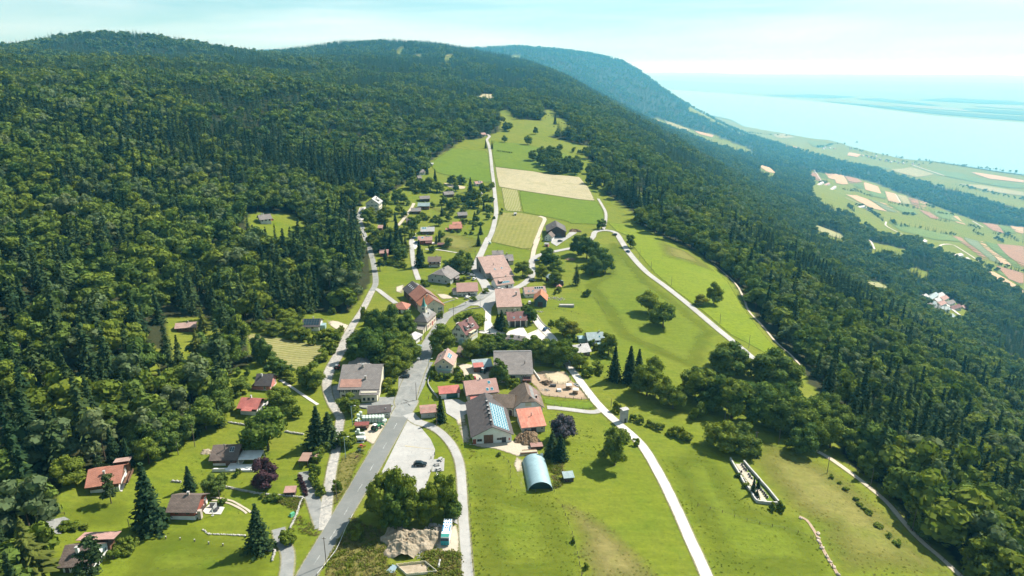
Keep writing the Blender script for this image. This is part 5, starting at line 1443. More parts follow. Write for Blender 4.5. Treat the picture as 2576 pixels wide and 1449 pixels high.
        o = link(bpy.data.objects.new(name, mesh), s.o); o.matrix_local = M @ Matrix.Diagonal((du, dv, 1, 1))
        return o
    def solar(s, side, u0, u1, v0, v1, nx, ny, cell=None, frame=None, gap=.04, name='solar_panel'):
        run = ((s.W/2 + s.br) if side < 0 else (s.W/2 - s.br))*math.sqrt(1+s.m**2)
        pu = (u1-u0)*s.L/nx; pv = (v1-v0)*run/ny
        me = panel_mesh(cell or M_CELL, frame or M_FRAME)
        for i in range(nx):
            for j in range(ny):
                s.on_slope(side, u0+(i+.5)*(u1-u0)/nx, v0+(j+.5)*(v1-v0)/ny, pu-gap, pv-gap, me, name)
        return s
    def skylight(s, side, u, v, w=.9, h=1.2):
        s.on_slope(side, u, v, w, h, panel_mesh(M_CELL, M_FRAME), 'skylight'); return s
    def part(s, name, *boxes):
        q = MB()
        for b in boxes: q.box(*b)
        return q.build(name, s.o)
    def slab(s, name, x0, x1, y0, y1, z0, z1, mat, t=.15, along='y'):
        """tilted roof plate: z0 at the near edge, z1 at the far edge"""
        q = MB()
        if along == 'y': c = [(x0,y0,z0),(x1,y0,z0),(x1,y1,z1),(x0,y1,z1)]
        else: c = [(x0,y0,z0),(x1,y0,z1),(x1,y1,z1),(x0,y1,z0)]
        vs = [(p[0],p[1],p[2]-t) for p in c] + c
        U = []
        fs = [(0,3,2,1),(4,5,6,7),(0,1,5,4),(1,2,6,5),(2,3,7,6),(3,0,4,7)]
        for f in fs: U += [(vs[i][0], vs[i][1]) for i in f]
        return mesh_obj(name, vs, fs, mat, s.o, uvs=U)

H = House
# --- foreground chalets, left
h = H('chalet','red tiled chalet with dark timber upper floor beside the small pine',(228,1240),(301,1236),10,3.3,2.5,W_WOOD,R_RED,oe=.9,og=1.1,lower=(W_WHITE,1.3),short='the red tiled chalet at far left')
h.wins('F',1,1.8,1.2,.9,shift=-.2,frame=M_DFRAME).wins('F',1,.4,1.0,.6,shift=-.12).wins('R',2,1.7,1.0,1.1).wins('F',1,1.8,1.2,.9,shift=.2,frame=M_DFRAME).door('R',-.3).chim(-.02,-.22,1.1)
h.part('balcony',(5.0,6.6,-4,3,1.5,1.62,W_WOOD),(6.5,6.6,-4,3,1.62,2.5,W_WOOD))
h.slab('rear_wing_roof',1.0,5.8,3.4,7.0,5.15,4.6,R_PINK); h.part('rear_wing',(1.4,5.0,4.9,6.6,0,4.4,W_WOOD))
h.part('woodpile',(4.9,5.6,-2,2.5,0,1.1,M_CHIM))
h = H('chalet','brown tiled white chalet with tall white chimney behind the bottom left pine',(160,1440),(234,1442),8.4,2.9,2.7,W_WHITE,R_BROWN,oe=.8,og=.9,short='the brown tiled chalet in the bottom left corner')
h.wins('F',2,1.0,1.2,1.1,span=.4).door('F',-.36,1.0,2.0).wins('R',2,1.0,1.0,1.1).chim(-.08,-.2,1.6,.75,W_WHITE).chim(.05,.06,.9,.5,M_METAL)
h.slab('rear_wing_roof',-3.6,6.4,3.0,7.4,4.75,4.0,R_ROSE); h.part('rear_wing',(-3.2,4.3,4.2,7.0,0,3.7,W_WOOD))
h = H('chalet','brown tiled chalet with red timber and white base beside the parasol patio',(430,1306),(492,1308),8.2,3.4,2.4,W_RWOOD,R_BROWN,oe=.8,og=.9,lower=(W_WHITE,1.2),short='the brown tiled chalet with the parasol patio')
h.wins('F',2,1.8,1.1,.9,span=.45,frame=M_DFRAME).wins('R',2,1.6,1.2,1.3).door('R',.3).chim(.06,.02,.9)
h.part('balcony',(3.7,5.0,-3.6,1.0,1.3,1.42,W_DWOOD),(4.9,5.0,-3.6,1.0,1.42,2.3,W_DWOOD)); h.part('oven',(4.4,5.4,-3.9,-2.8,0,2.8,M_CHIM)); h.part('patio_wall',(5.2,7.4,2.2,2.5,-.6,1.4,W_CONC),(7.2,7.45,0,2.2,-.6,1.4,W_CONC))
h = H('chalet','brown tiled chalet with steel flue and solar panel above the white terrace',(537,1171),(595,1171),8.6,3.0,2.4,W_WOOD,R_BROWN,oe=1.0,og=1.0,lower=(W_WHITE,.9),short='the brown tiled chalet with the white terrace')
h.wins('F',2,1.2,1.0,.9,span=.55,frame=M_DFRAME).door('F',.14,1.6,2.1,M_DFRAME).wins('R',2,1.0,1.0,1.2).chim(-.06,-.18,1.9,pipe=True).solar(-1,.17,.36,.42,.82,2,1,M_CELLD)
deck = h.part('terrace',(1.6,10.8,-8.2,-4.6,-.4,.55,W_WHITE),(1.6,5.4,-4.6,-1.2,-.4,.55,W_WHITE),(-2.8,1.6,-8.2,-6.6,-.4,.55,W_WHITE))
h.slab('awning',4.6,12.0,-5.0,.6,2.6,2.75,W_WHITE); h.part('awning_posts',(4.8,4.95,-4.9,-4.75,.5,2.55,M_FRAME),(11.7,11.85,-4.9,-4.75,-.3,2.55,M_FRAME),(11.7,11.85,.2,.35,-.3,2.6,M_FRAME))
h.part('railing',(-2.8,1.6,-8.2,-8.12,.55,1.2,W_WHITE))
h = H('chalet','dark gabled chalet with rose walls at the end of the white path',(646,981),(680,983),7.2,2.9,3.0,W_ROSE,R_DARK,oe=.8,og=.8,lower=(W_WHITE,.2),short='the dark gabled rose chalet')
h.wins('F',1,.4,1.0,1.7,shift=.1).wins('R',2,.8,1.0,1.1).wins('R',1,3.2,.9,.9).chim(-.2,-.12,1.0,.5,W_WHITE); h.slab('side_roof',-5.4,-3.2,-4.2,3.6,1.4,3.4,R_DARK,along='x'); h.part('side_room',(-5.1,-3.0,-3.4,3.2,-.8,1.5,W_ROSE))
h = H('chalet','red metal roofed chalet over white basement near the forest edge',(606,1042),(646,1046),7.2,3.6,1.9,W_DWOOD,R_REDM,oe=1.0,og=1.0,lower=(W_WHITE,1.6),short='the red metal roofed chalet')
h.wins('F',2,2.1,1.0,.9,span=.5,frame=M_DFRAME).wins('F',1,.4,1.0,.6).wins('R',2,2.0,1.0,1.0).chim(-.05,.04,1.0,.5,W_WHITE); h.slab('porch_roof',-1.8,2.4,-5.9,-3.4,3.0,3.7,R_REDM); h.part('balcony',(3.2,4.8,-3.4,3.4,1.7,1.8,W_WHITE),(4.7,4.8,-3.4,3.4,1.8,2.7,W_WHITE))
h = H('house','dark solar-roofed house with teal-white walls below the forest',(762,832),(803,833),9.5,2.7,2.2,W_WHITE,R_DARK,oe=.7,og=.6,short='the solar-roofed house below the wood')
h.solar(-1,-.49,.49,.10,.96,6,3,M_CELLD,M_STEEL,.03).wins('F',1,.9,1.3,1.3,shift=.1).wins('R',2,.9,1.1,1.2).chim(.05,.06,.8,.5).wins('F',1,.9,1.0,1.3,shift=-.25)
h.part('conservatory',(4.4,6.8,-3.2,0.4,0,2.3,M_METAL))
h = H('cabin','low pink-roofed cabin half hidden in the forest edge',(446,834),(491,836),6,2.6,1.2,W_WOOD,R_PINK,oe=.8,og=1.0,cat='cabin',short='the pink-roofed forest cabin')
h.wins('F',3,1.0,1.0,.9,span=.6,frame=M_DFRAME).wins('R',1,1.0,1,.9).chim(.1,.0,.6,.4)
h = H('chalet','grey-roofed white chalet in the forest clearing',(657,563),(683,564),8,4.2,2.4,W_WHITE,R_GREY,oe=1.0,og=1.0,short='the chalet in the forest clearing')
h.wins('F',3,2.2,1.1,1.1,frame=M_DFRAME).wins('R',2,2.2,1,1.1).chim(-.25,.0,1.0,.6,W_WHITE).chim(-.05,.05,1.0,.6,W_WHITE); h.part('balcony',(4.0,5.6,-4,3,2.0,2.12,W_RWOOD),(5.5,5.6,-4,3,2.12,3.0,W_RWOOD))
# carport and garden sheds
g = G(*K1('s6',1975,640)); c = empty('carport', (g[0]+2.4, g[1]+2.2, g[2])); tag(c,'flat brown roofed carport at the top of the driveway','carport'); LANDMARKS.append((np.array(K1('s6',2130,450)),'the brown carport'))
q = MB(); q.solid([(-2.6,-2.6,2.4),(.6,-2.6,2.4),(.6,0,2.4),(3.2,0,2.4),(3.2,2.8,2.4),(-2.6,2.8,2.4)] + [(-2.6,-2.6,2.6),(.6,-2.6,2.6),(.6,0,2.6),(3.2,0,2.6),(3.2,2.8,2.6),(-2.6,2.8,2.6)], [(5,4,3,2,1,0),(6,7,8,9,10,11),(0,1,7,6),(1,2,8,7),(2,3,9,8),(3,4,10,9),(4,5,11,10),(5,0,6,11)], paint('brown_sheet_roof',(.27,.17,.13),.6,.1)); q.build('roof', c)
for x, y in ((-2.4,-2.4),(.4,-2.4),(3.0,.2),(3.0,2.6),(-2.4,2.6)): boxpart('post', c, x-.08, x+.08, y-.08, y+.08, -.4, 2.4, W_DWOOD)
boxpart('back_wall', c, -2.4, 3.0, 2.5, 2.62, -.2, 2.4, W_DWOOD)
h = H('garden_shed','small brown-roofed open shed behind the stone wall',(717,1250),(742,1249),2.6,1.7,.5,W_DWOOD,R_ROSE,mono=True,oe=.3,og=.3,cat='shed'); h.door('F',.0,.9,1.5,W_WOOD)
# --- the big grey farmhouse group
h = H('farmhouse','large grey slate-roofed farmhouse with a rusty red roof panel',(856,1004),('r',2.0,15.6),17,5.0,5.2,W_CREAM,R_GREY,off=.18,oe=.9,og=.7,short='the large grey farmhouse with the rusty panel')
h.wins('F',4,3.0,1.0,1.4,span=.5,shift=-.2,shut=M_SHUT).wins('F',3,.6,1.0,1.6,span=.5,shift=-.15).wins('L',3,1.2).wins('R',3,1.2).door('F',-.42,1.0,2.1).chim(.02,.10,1.2,.8).chim(.14,-.25,1.2,.7,M_CHIM)
h.solar(-1,-.50,.06,.02,.36,14,1,cell=R_RUST,frame=R_RUST,gap=.02,name='rusty_roof_sheet')
h.part('front_wing',(1.2,7.6,-11.2,-8.5,-1,4.2,W_CREAM)); h.slab('front_wing_roof',.6,8.5,-12.2,-8.6,3.65,4.72,R_GREY)
q = MB(); 
for x in (2.4,4.2,6.0): boxpart('window', h.o, x-.5, x+.5, -11.26, -11.18, .6, 1.9, M_GLASS)
h = H('barn','grey gabled barn end behind the large farmhouse, right slope sunlit',(872,954),('r',2,10.6),9,4.4,3.0,W_GREY,R_GREY,ridge='d',cat='barn',short='the grey barn end behind the farmhouse'); h.wins('R',2,1.5).door('L',.1,2.4,2.6).on_slope(1,0,.5,8.6,4.6,panel_mesh(R_LGREY,R_LGREY),'sunlit_slope_tint')  # paler plate puts the sunlight on the right slope into its colour
h = H('long_shed','long low dark-roofed shed behind the wrapped bales',(928,1055),(982,1051),4.6,2.7,.7,W_GREY,R_DARK,mono=True,cat='shed',oe=.4,og=.5,short='the long low shed behind the bales'); h.wins('F',2,1.1,.8,.8,span=.2,shift=.25).door('F',0,1.4,2.0,W_DWOOD).wins('R',1,1.0).chim(.3,-.1,.3,.4,M_METAL)
h = H('garage','small garage with weathered red striped roof beside the spruce',(1060,1053),(1098,1050),6,2.5,.8,W_GREY,R_STRIPE,cat='garage',oe=.4,og=.4,short='the striped-roof garage by the spruce'); h.wins('F',1,1.0,.8,.6).door('L',0,2.4,2.1,W_DWOOD)
h = H('garage','white garage with red roof and wide green door',(1107,1004),(1156,1000),6.4,2.6,1.0,W_WHITE,R_REDM,cat='garage',oe=.5,og=.4,short='the white garage with the green door')
h.panelf('garage_door','F',.12,0,4.6,2.1,paint('dark_green_door',(.03,.10,.09),.5,.1)); h.wins('L',1,1.2)
h = H('house','yellow gabled house with balcony and pale pink roof beside the street',(1095,941),(1139,943),10.5,5.0,2.9,W_YELLOW,R_PINK,ridge='d',oe=.6,og=.6,short='the yellow gabled house')
h.wins('F',1,5.4,.9,1.1).wins('F',2,2.9,1.0,1.6,span=.4,frame=M_FRAME).wins('F',2,.6,1.0,1.4,span=.5).wins('L',3,2.8).wins('R',3,2.8).chim(-.06,.18,1.0,.6).solar(1,-.2,.2,.35,.75,3,2,M_CELL).skylight(-1,-.25,.4).skylight(-1,.1,.35)
h.part('balcony',(-2.6,3.6,-7.2,-5.3,2.6,2.75,W_CONC),(-2.6,3.6,-7.2,-7.1,2.75,3.6,M_METAL),(-2.6,-2.5,-7.1,-5.3,2.75,3.6,M_METAL),(3.5,3.6,-7.1,-5.3,2.75,3.6,M_METAL)); h.part('balcony_base',(-2.4,3.4,-7.0,-5.3,-1,2.6,W_GREY))
h = H('barn','large grey tiled barn with low annex behind the pink-roofed house',(1246,962),(1337,963),18,4.4,4.6,W_GREY,R_GREY,off=.22,oe=.8,og=.7,cat='barn',short='the large grey tiled barn')
h.wins('F',3,2.6,.6,1.0,span=.12,shift=.28).door('F',-.05,3.0,3.2,W_DWOOD).wins('R',3,2.0).chim(.33,-.2,1.4,pipe=True); h.slab('porch_roof',4.0,7.4,-11.4,-8.9,2.2,2.9,R_MAROON); h.part('porch',(4.2,7.2,-11.0,-9.0,-.5,2.2,W_WOOD)); h.part('ridge_cap',(-8.2,8.2,3.6,4.4,8.95,9.12,R_LGREY))
h = H('open_shed','low lean-to shed with part red, part grey roof beside the large barn',(1193,938),(1238,935),6,2.7,.9,W_WOOD,R_TEAL,mono=True,cat='shed',oe=.4,og=.4,short='the low red and grey lean-to'); h.slab('red_roof_sheet',-4.2,.4,-3.4,.4,2.85,3.4,R_REDM); h.door('F',.2,2.6,2.2,W_DWOOD); h.part('gutter',(-4.4,4.2,3.05,3.2,3.5,3.75,M_FRAME))
h = H('house','pink tiled house with three skylights beside the white garage',(1177,1012),(1252,1005),12.5,3.6,3.0,W_CREAM,R_ROSE,oe=.7,og=.7,short='the pink tiled house with three skylights')
h.skylight(-1,.28,.72,1.1,1.5).skylight(-1,.18,.22,1.1,1.5).skylight(-1,.33,.22,1.1,1.5).wins('F',3,.9,1.1,1.3).wins('R',3,1.0).wins('L',2,1.0).door('F',.3).chim(.0,.02,.9,.6); h.slab('porch_roof',-5.4,-1.0,-8.8,-6.2,2.3,3.2,R_REDM); h.part('porch',(-5.2,-1.2,-8.4,-6.3,-.6,2.3,W_WHITE)); h.panelf('gutter','F',0,3.35,12.4,.16,M_STEEL,.6)
h = H('solar_barn','long brown barn with a blue solar array on its right roof slope',(1190,1118),(1287,1112.5),26,3.6,3.4,W_WHITE,R_DARK,ridge='d',oe=.8,og=.7,cat='barn',short='the long solar-roofed barn')
h.solar(1,-.46,.22,.10,.90,14,6,M_CELL,M_FRAME,.05).wins('F',1,1.1,1.8,1.0,shift=-.33,frame=M_DFRAME).wins('F',1,1.2,1.8,.9,shift=.18,frame=M_DFRAME).door('F',.30,1.6,2.2,M_STEEL)
h.panelf('barn_door','F',-.10,0,3.4,3.6,W_WOOD,.08); h.panelf('corner_door','F',-.46,0,1.2,2.2,W_RWOOD); h.panelf('fire_box','F',.44,.8,.5,1.0,M_SHUTR)
for yy in (-.38,-.18,-.06,.06,.20): h.chim(-.01,yy,.7,.6,M_STEEL)
h.part('ridge_vent',(-.3,.3,-12,9,7.02,7.16,M_STEEL)); h.wins('L',5,1.2,1.4,.8,frame=M_DFRAME)
h = H('farmhouse','half-hipped old farmhouse, brown left slope and pink right slope',(1293,1048),('r',6,11.2),13,4.2,4.6,W_WHITE,R_MOSS,ridge='d',oe=.8,og=.6,f=(.55,.7),short='the half-hipped old farmhouse')
h.wins('F',3,2.2,1.0,1.3,shut=M_SHUTG).panelf('hay_door','F',.0,4.4,2.4,1.8,W_YELLOW); h.on_slope(1,-.02,.5,11.2,5.2,panel_mesh(R_PINK,R_PINK),'pink_tile_field'); h.on_slope(1,-.02,.62,10.4,2.0,panel_mesh(R_LGREY,R_LGREY),'pale_slope_band',lift=.07); h.chim(.32,-.22,1.1,.6,M_STEEL)  # pink plate with a paler band laid over the right slope
h = H('farm_wing','old brown tiled wing joined to the half-hipped farmhouse',(1236,1042),(1291,1046),9,4.0,2.8,W_CREAM,R_MOSS,oe=.7,og=.4,f=(.5,1),short='the old brown tiled farm wing'); h.wins('F',3,1.4,1.0,1.2).door('F',.38)
h = H('farm_annex','red sheet-roofed annex in front of the half-hipped farmhouse',(1314,1090),(1371,1086),9.5,2.7,2.6,W_GREY,R_RUST,mono=True,oe=.5,og=.5,cat='barn',short='the red sheet-roofed annex'); h.chim(.02,.05,1.2,pipe=True).wins('F',2,1.0,1.1,1.0).door('F',.0,2.0,2.0,W_DWOOD).wins('R',2,1.0)
# --- arched hangar
gA, gB = G(1328,1236), G(1391,1234.5); v = gB-gA; w = float(np.hypot(v[0],v[1])); a = math.atan2(v[1],v[0]); Lh = 17.0
hc = (gA[:2]+gB[:2])/2 + np.array([-v[1],v[0]])/w*Lh/2
ho = empty('arched_hangar',(hc[0],hc[1],(gA[2]+gB[2])/2),a); tag(ho,'pale blue corrugated arched hangar on the pasture','hangar'); LANDMARKS.append((np.array([1355,1190]),'the arched hangar'))
def arch(r, y): return [(r*math.cos(math.pi*(1-i/20)), y, -.4+.88*r*max(0,math.sin(math.pi*i/20))*1.05) for i in range(21)]
V=[];F=[]
prof0=arch(w/2,0); nS=35
for k in range(nS+1):
    y=-Lh/2+Lh*k/nS; rr=(w/2)*(1+ (.004 if k%2 else 0)); V+= [(p[0],y,p[2]) for p in arch(rr,0)]
for k in range(nS):
    for i in range(20): F.append((k*21+i,k*21+i+1,(k+1)*21+i+1,(k+1)*21+i))
mesh_obj('shell',V,F,M_METAL,ho,smooth=True)
q=MB(); q.poly([(p[0],Lh/2-.3,p[2]) for p in arch(w/2*.985,0)],W_DWOOD); q.build('rear_wall',ho)
q=MB(); q.poly([(p[0],-Lh/2+1.2,p[2]) for p in arch(w/2*.985,0)],paint('dark_green_sheet',(.02,.055,.05),.6,.1)); q.build('front_door',ho)
boxpart('vent_cowl',ho,w*.28,w*.28+.9,Lh/2-.2,Lh/2+.5,1.2,3.0,W_WHITE)
h = H('field_shelter','small blue metal roofed shelter right of the arched hangar',(1420,1213),(1443,1212),3,1.7,.5,W_DWOOD,R_TEAL,mono=True,oe=.3,og=.3,cat='shelter',short='the small metal field shelter'); h.door('F',.1,1.0,1.5,M_STEEL)
h = H('transformer_tower','slim grey tower with flat pale cap beside the concrete road',(1566,1065),(1579.5,1062.5),2.1,5.6,.25,W_CONC,R_LGREY,oe=.25,og=.25,cat='tower',short='the slim grey tower'); h.door('F',0,.9,1.9,M_STEEL).wins('F',1,4.2,.6,.4)
# --- houses right of the centre
h = H('chalet','pale grey roofed timber chalet at the end of the concrete road',(1449,899),(1484,896),8,2.7,2.2,W_WOOD,R_LGREY,oe=.7,og=.6,short='the pale grey roofed chalet'); h.wins('F',2,1,1,1).wins('R',2,1,1,1).wins('L',2,1,1,1).chim(.0,-.1,.9,.5,M_STEEL)
h = H('house','blue-grey roofed house behind the pale grey chalet',(1480,868),(1519,868),8,3.0,2.3,W_WHITE,R_TEAL,oe=.6,og=.5,short='the blue-grey roofed house'); h.wins('F',2,1,1.1,1.2).wins('R',2,1,1,1).skylight(-1,.25,.35).door('F',.1).chim(.3,.0,.7,.5); h.part('side_annex',(-8.2,-4.4,-1,3.2,-.8,2.6,M_METAL)); h.part('greenhouse',(-1,4,-7,-4.6,-.5,1.7,M_METAL))
row = empty('garage_row', tuple(G(1222,858))); ga, gb = G(1224,859), G(1318,868); vv = gb-ga; aa = math.atan2(vv[1],vv[0]); ln = float(np.hypot(vv[0],vv[1])); row.location = ((ga+gb)/2).tolist(); row.rotation_euler=(0,0,aa); tag(row,'row of low grey flat-roofed garages behind the hedge','garages'); LANDMARKS.append((np.array([1270,850]),'the row of flat-roofed garages'))
for i in range(7):
    x0=-ln/2+i*ln/7; x1=x0+ln/7-.06; zz=.25*math.sin(i*1.9)
    boxpart('garage_bay',row,x0,x1,0,5.4,-.8,2.2+zz,W_GREY); boxpart('roof_slab',row,x0-.02,x1+.02,-.3,5.7,2.2+zz+.003,2.36+zz,R_GREY); boxpart('bay_door',row,x0+.3,x1-.3,-.05,.03,-.1,1.95+zz,W_CONC)
# --- church
h = H('church','small church with clock tower and green copper spire beside the street',(1042,829),(1074.5,832.5),13,5.2,3.6,W_CREAM,R_GREY,ridge='d',oe=.5,og=.5,f=(0,0),cat='church',short='the small church with the green spire')
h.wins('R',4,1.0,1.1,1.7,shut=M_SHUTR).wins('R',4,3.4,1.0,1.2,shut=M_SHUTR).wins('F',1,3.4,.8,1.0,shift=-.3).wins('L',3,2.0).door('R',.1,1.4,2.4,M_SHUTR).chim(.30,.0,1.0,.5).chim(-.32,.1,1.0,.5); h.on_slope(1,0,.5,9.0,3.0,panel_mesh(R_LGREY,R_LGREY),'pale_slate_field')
tw=h.part('tower',(-1.25,1.25,-2.0,.5,6,11.2,W_CREAM)); boxpart('cornice',h.o,-1.4,1.4,-2.15,.65,11.2,11.38,W_GREY)
q=MB(); q.box(-1.3,1.3,-2.05,.55,11.38,12.2,paint('green_copper',(.06,.20,.17),.6,.2),(.55,.55)); q.box(-.72,.72,-1.47,-.03,12.2,16.4,MATS['green_copper'],(.03,.03)); q.build('spire',h.o)
for (x,y,r) in ((0,-2.05,0),(1.3,-.75,math.pi/2)):
    q=MB(); q.tube((0,0,0),(0,-.06,0),.72,.72,W_WHITE,20); q.tube((0,-.06,0),(0,-.09,0),.60,.60,M_STEEL,20); q.box(-.03,.03,-.13,-.1,0,.5,W_WHITE); q.box(0,.36,-.13,-.1,-.03,.03,W_WHITE); ck=q.build('clock_face',h.o); ck.location=(x,y,10.1); ck.rotation_euler=(0,0,r)
h.part('porch',(-3.0,3.1,-11.0,-6.6,-.8,2.4,W_CREAM)); h.slab('porch_roof',-3.3,3.4,-11.4,-6.52,2.3,3.0,R_GREY)
h = H('house','small pale slate hipped house below the church',(1020,864),(1043,868),7.5,2.8,1.9,W_WHITE,R_LGREY,ridge='d',oe=.5,og=.4,f=(.1,.1),short='the small pale slate house below the church'); h.wins('R',2,1,1,1.1).wins('F',2,1,1,1.1).door('R',.35)
h = H('hut','tiny grey-roofed hut at the grass verge below the church',(1046,884),(1057,885),2.6,2.0,.5,M_METAL,R_TEAL,mono=True,oe=.25,og=.25,cat='hut'); h.door('F',0,.8,1.7,M_STEEL)
h = H('house','tall white house with steep maroon roof and dormers beside the street',(1138,858),(1172,866),11,5.6,4.6,W_WHITE,R_MAROON,ridge='d',oe=.7,og=.7,short='the tall white house with the maroon roof')
h.wins('F',1,6.2,1.1,1.4,shut=M_SHUT,shift=-.05).wins('F',2,3.2,1.0,1.5,shut=M_SHUT,span=.5).wins('F',2,.6,1.0,1.5,span=.5,shut=M_SHUT).wins('R',3,3.0,1,1.4,shut=M_SHUT).wins('L',2,3.0).chim(.12,.1,1.4,.6)
for yy in (-2.6,1.6):
    q=MB(); q.box(1.2,3.6,yy-.9,yy+.9,6.6,8.3,W_WHITE); q.build('dormer',h.o); h.slab('dormer_roof',.9,4.0,yy-1.2,yy+1.2,9.0,8.1,R_MAROON,along='x'); boxpart('dormer_window',h.o,3.55,3.66,yy-.6,yy+.6,7.0,8.0,M_GLASS)
q=MB(); q.box(-4.6,-1.6,-1.2,1.4,6.4,7.8,W_WHITE); q.build('dormer',h.o); h.slab('dormer_roof',-5.0,-1.2,-1.5,1.7,7.6,8.6,R_MAROON,along='x'); h.skylight(1,-.3,.5).skylight(1,.3,.3)
h.part('balcony',(4.4,5.8,-3.6,1.6,2.9,3.0,W_YELLOW),(5.7,5.8,-3.6,1.6,3.0,3.9,W_YELLOW),(4.4,5.8,-3.6,1.6,5.4,5.5,W_YELLOW)); h.part('entrance_porch',(1.0,3.2,-7.4,-5.55,-1,2.4,M_METAL))
h = H('outbuilding','low brown outbuilding beside the tall maroon-roofed house',(1150,898),(1170,899),6,2.4,.8,W_WOOD,R_MOSS,mono=True,oe=.3,og=.3,cat='outbuilding'); h.door('F',.1,1.0,1.9).wins('F',1,1,.8,.8,shift=-.3)
# --- long orange farmhouse in three joined sections
A0 = G(1067,797); ang = 25.0; ca, sa = math.cos(math.radians(ang)), math.sin(math.radians(ang)); back = np.array([-sa, ca]); alo = np.array([ca, sa])
def section(s0, ln, **kw):
    g0 = np.array([*(A0[:2]+back*s0), 0]); g1 = np.array([*(A0[:2]+back*s0+alo*kw.pop('w', 11.4)), 0])
    return H(kw.pop('name'), kw.pop('label'), None, None, ln, kw.pop('wh'), kw.pop('rh'), kw.pop('wall'), kw.pop('roof'), ridge='d', world=(g0, g1), **kw)
h = section(0, 11.5, name='farmhouse', label='orange tiled front end of the long farmhouse behind the church', wh=5.4, rh=3.8, wall=W_CREAM, roof=R_ORANGE, oe=.8, og=.7, short='the orange tiled farmhouse behind the church')
h.wins('F',2,2.6,1.1,1.5,span=.42,shift=.1,shut=M_SHUTG).wins('F',2,.7,1.1,1.4,span=.42,shift=.1,shut=M_SHUTG).wins('R',3,2.6).wins('F',1,6.2,.7,.8).chim(-.1,.2,1.0,.6); h.on_slope(1,0,.5,11.6,6.4,panel_mesh(R_PINK,R_PINK),'pink_tile_field')
h = section(11.56, 14, name='farm_barn', label='red tiled middle section of the long farmhouse', wh=5.6, rh=4.2, wall=W_WOOD, roof=R_RED, oe=.8, og=.25, cat='barn', w=11.6); h.door('R',0,3.0,3.2,W_DWOOD).wins('L',2,2.5); h.on_slope(1,0,.5,13.4,6.6,panel_mesh(R_PINK,R_PINK),'pink_tile_field')
h = section(25.62, 12.5, name='barn', label='dark slate barn with pale skylights at the far end of the long farmhouse', wh=5.0, rh=3.6, wall=W_DWOOD, roof=R_DARK, oe=.7, og=.5, cat='barn', w=11.0, short='the dark barn with skylights'); h.door('L',0,3.2,3.2,W_WOOD).wins('B',2,2.0)
for u in (-.25,-.05,.15,.35):
    for sd in (-1,1): h.on_slope(sd,u,.55,.7,1.5,panel_mesh(W_WHITE,M_FRAME),'skylight')
h = H('house','small red hipped roof house hidden behind the church trees',(990,787),(1022,789),8,2.8,2.6,W_WHITE,R_RED,f=(0,0),oe=.6,og=.6,short='the small red hipped house'); h.wins('F',2,1,1,1.1).wins('R',2,1,1,1.1).door('F',0)
h = H('farmhouse','grey-brown half-hipped farmhouse on the slope above the church',(1077,708.5),(1133,716),12.5,3.8,4.2,W_GREY,R_GREY,ridge='d',oe=.7,og=.6,f=(.45,1),short='the grey-brown half-hipped farmhouse'); h.wins('F',3,1.0,1.0,1.1,span=.6,frame=M_DFRAME).wins('F',2,3.9,.7,.8,span=.3,frame=M_DFRAME).wins('R',2,1.2).chim(.05,.0,1.0,.6); h.part('lean_to',(6.9,9.2,-1,4,-.8,2.4,W_DWOOD)); h.slab('lean_to_roof',6.8,9.6,-1.3,4.3,3.2,2.4,R_GREY,along='x')
h = H('chalet','brown-roofed white chalet with balcony above the grey-brown farmhouse',(1079,672),(1107,672),8,4.2,2.1,W_WHITE,R_BROWN,oe=.8,og=.8,short='the brown-roofed white chalet'); h.wins('F',3,2.6,1.1,1.3,frame=M_DFRAME).wins('F',2,.4,1,1.2).wins('R',2,2.4).chim(.2,.05,.8,.5); h.part('balcony',(-4,4.4,-5.4,-4.1,2.2,2.3,W_WOOD),(-4,4.4,-5.4,-5.3,2.3,3.0,W_WOOD))
h = H('farmhouse','long white house with pink tiled roof and dark shutters by the square',(1151.5,746),(1201,745),11.5,3.5,3.2,W_WHITE,R_ROSE,oe=.7,og=.6,short='the white house with dark shutters'); h.wins('F',4,2.1,.9,1.2,span=.62,shift=-.08,shut=M_SHUT).wins('F',3,.2,.9,1.2,span=.5,shift=-.14,shut=M_SHUT).wins('F',1,.3,1.2,1.3,shift=.3,shut=M_SHUT).door('F',.08).wins('R',3,1.6); h.part('side_annex',(-8.6,-5.8,-3,2.4,-.6,2.6,W_WHITE)); h.slab('side_annex_roof',-9.0,-5.75,-3.4,2.8,2.5,3.3,R_ROSE,along='x')
# --- pink farm group north of the square
h = H('barn','huge pale pink tiled barn beside the north lane',(1224,701),(1284,696),22,4.2,6.0,W_OLD,R_PINK,off=.26,oe=.8,og=.9,cat='barn',short='the huge pale pink barn'); h.door('L',-.15,3.4,3.6,W_DWOOD).wins('L',2,2.0,1,1,span=.4,shift=.25).wins('R',3,2.0).chim(-.08,-.2,1.3,pipe=True).wins('F',3,2.4); h.slab('lower_roof',-6.0,8.4,-18.4,-11.3,2.6,4.55,R_PINK); h.part('lower_wing',(-5.4,7.8,-17.6,-11.05,-1,2.6,W_OLD)); h.skylight(-1,-.1,.15,1.1,1.4).skylight(-1,.2,.18,1.1,1.4)
h = H('house','pink tiled house with blue solar strip in front of the huge barn',(1251,729),(1292,724),9,3.2,2.8,W_WHITE,R_PINK,oe=.6,og=.6,short='the pink house with the solar strip'); h.solar(-1,-.22,.30,.10,.40,6,1,M_CELL).wins('F',3,.9,1.0,1.3).door('F',.1).wins('L',2,1.0).wins('R',2,1.0).chim(.22,.05,1.1,.6); h.part('dormer',(-3.4,-1.6,-3.6,-1.0,3.6,5.0,W_DWOOD)); h.slab('dormer_roof',-3.7,-1.3,-3.9,-.4,4.95,5.5,R_PINK)
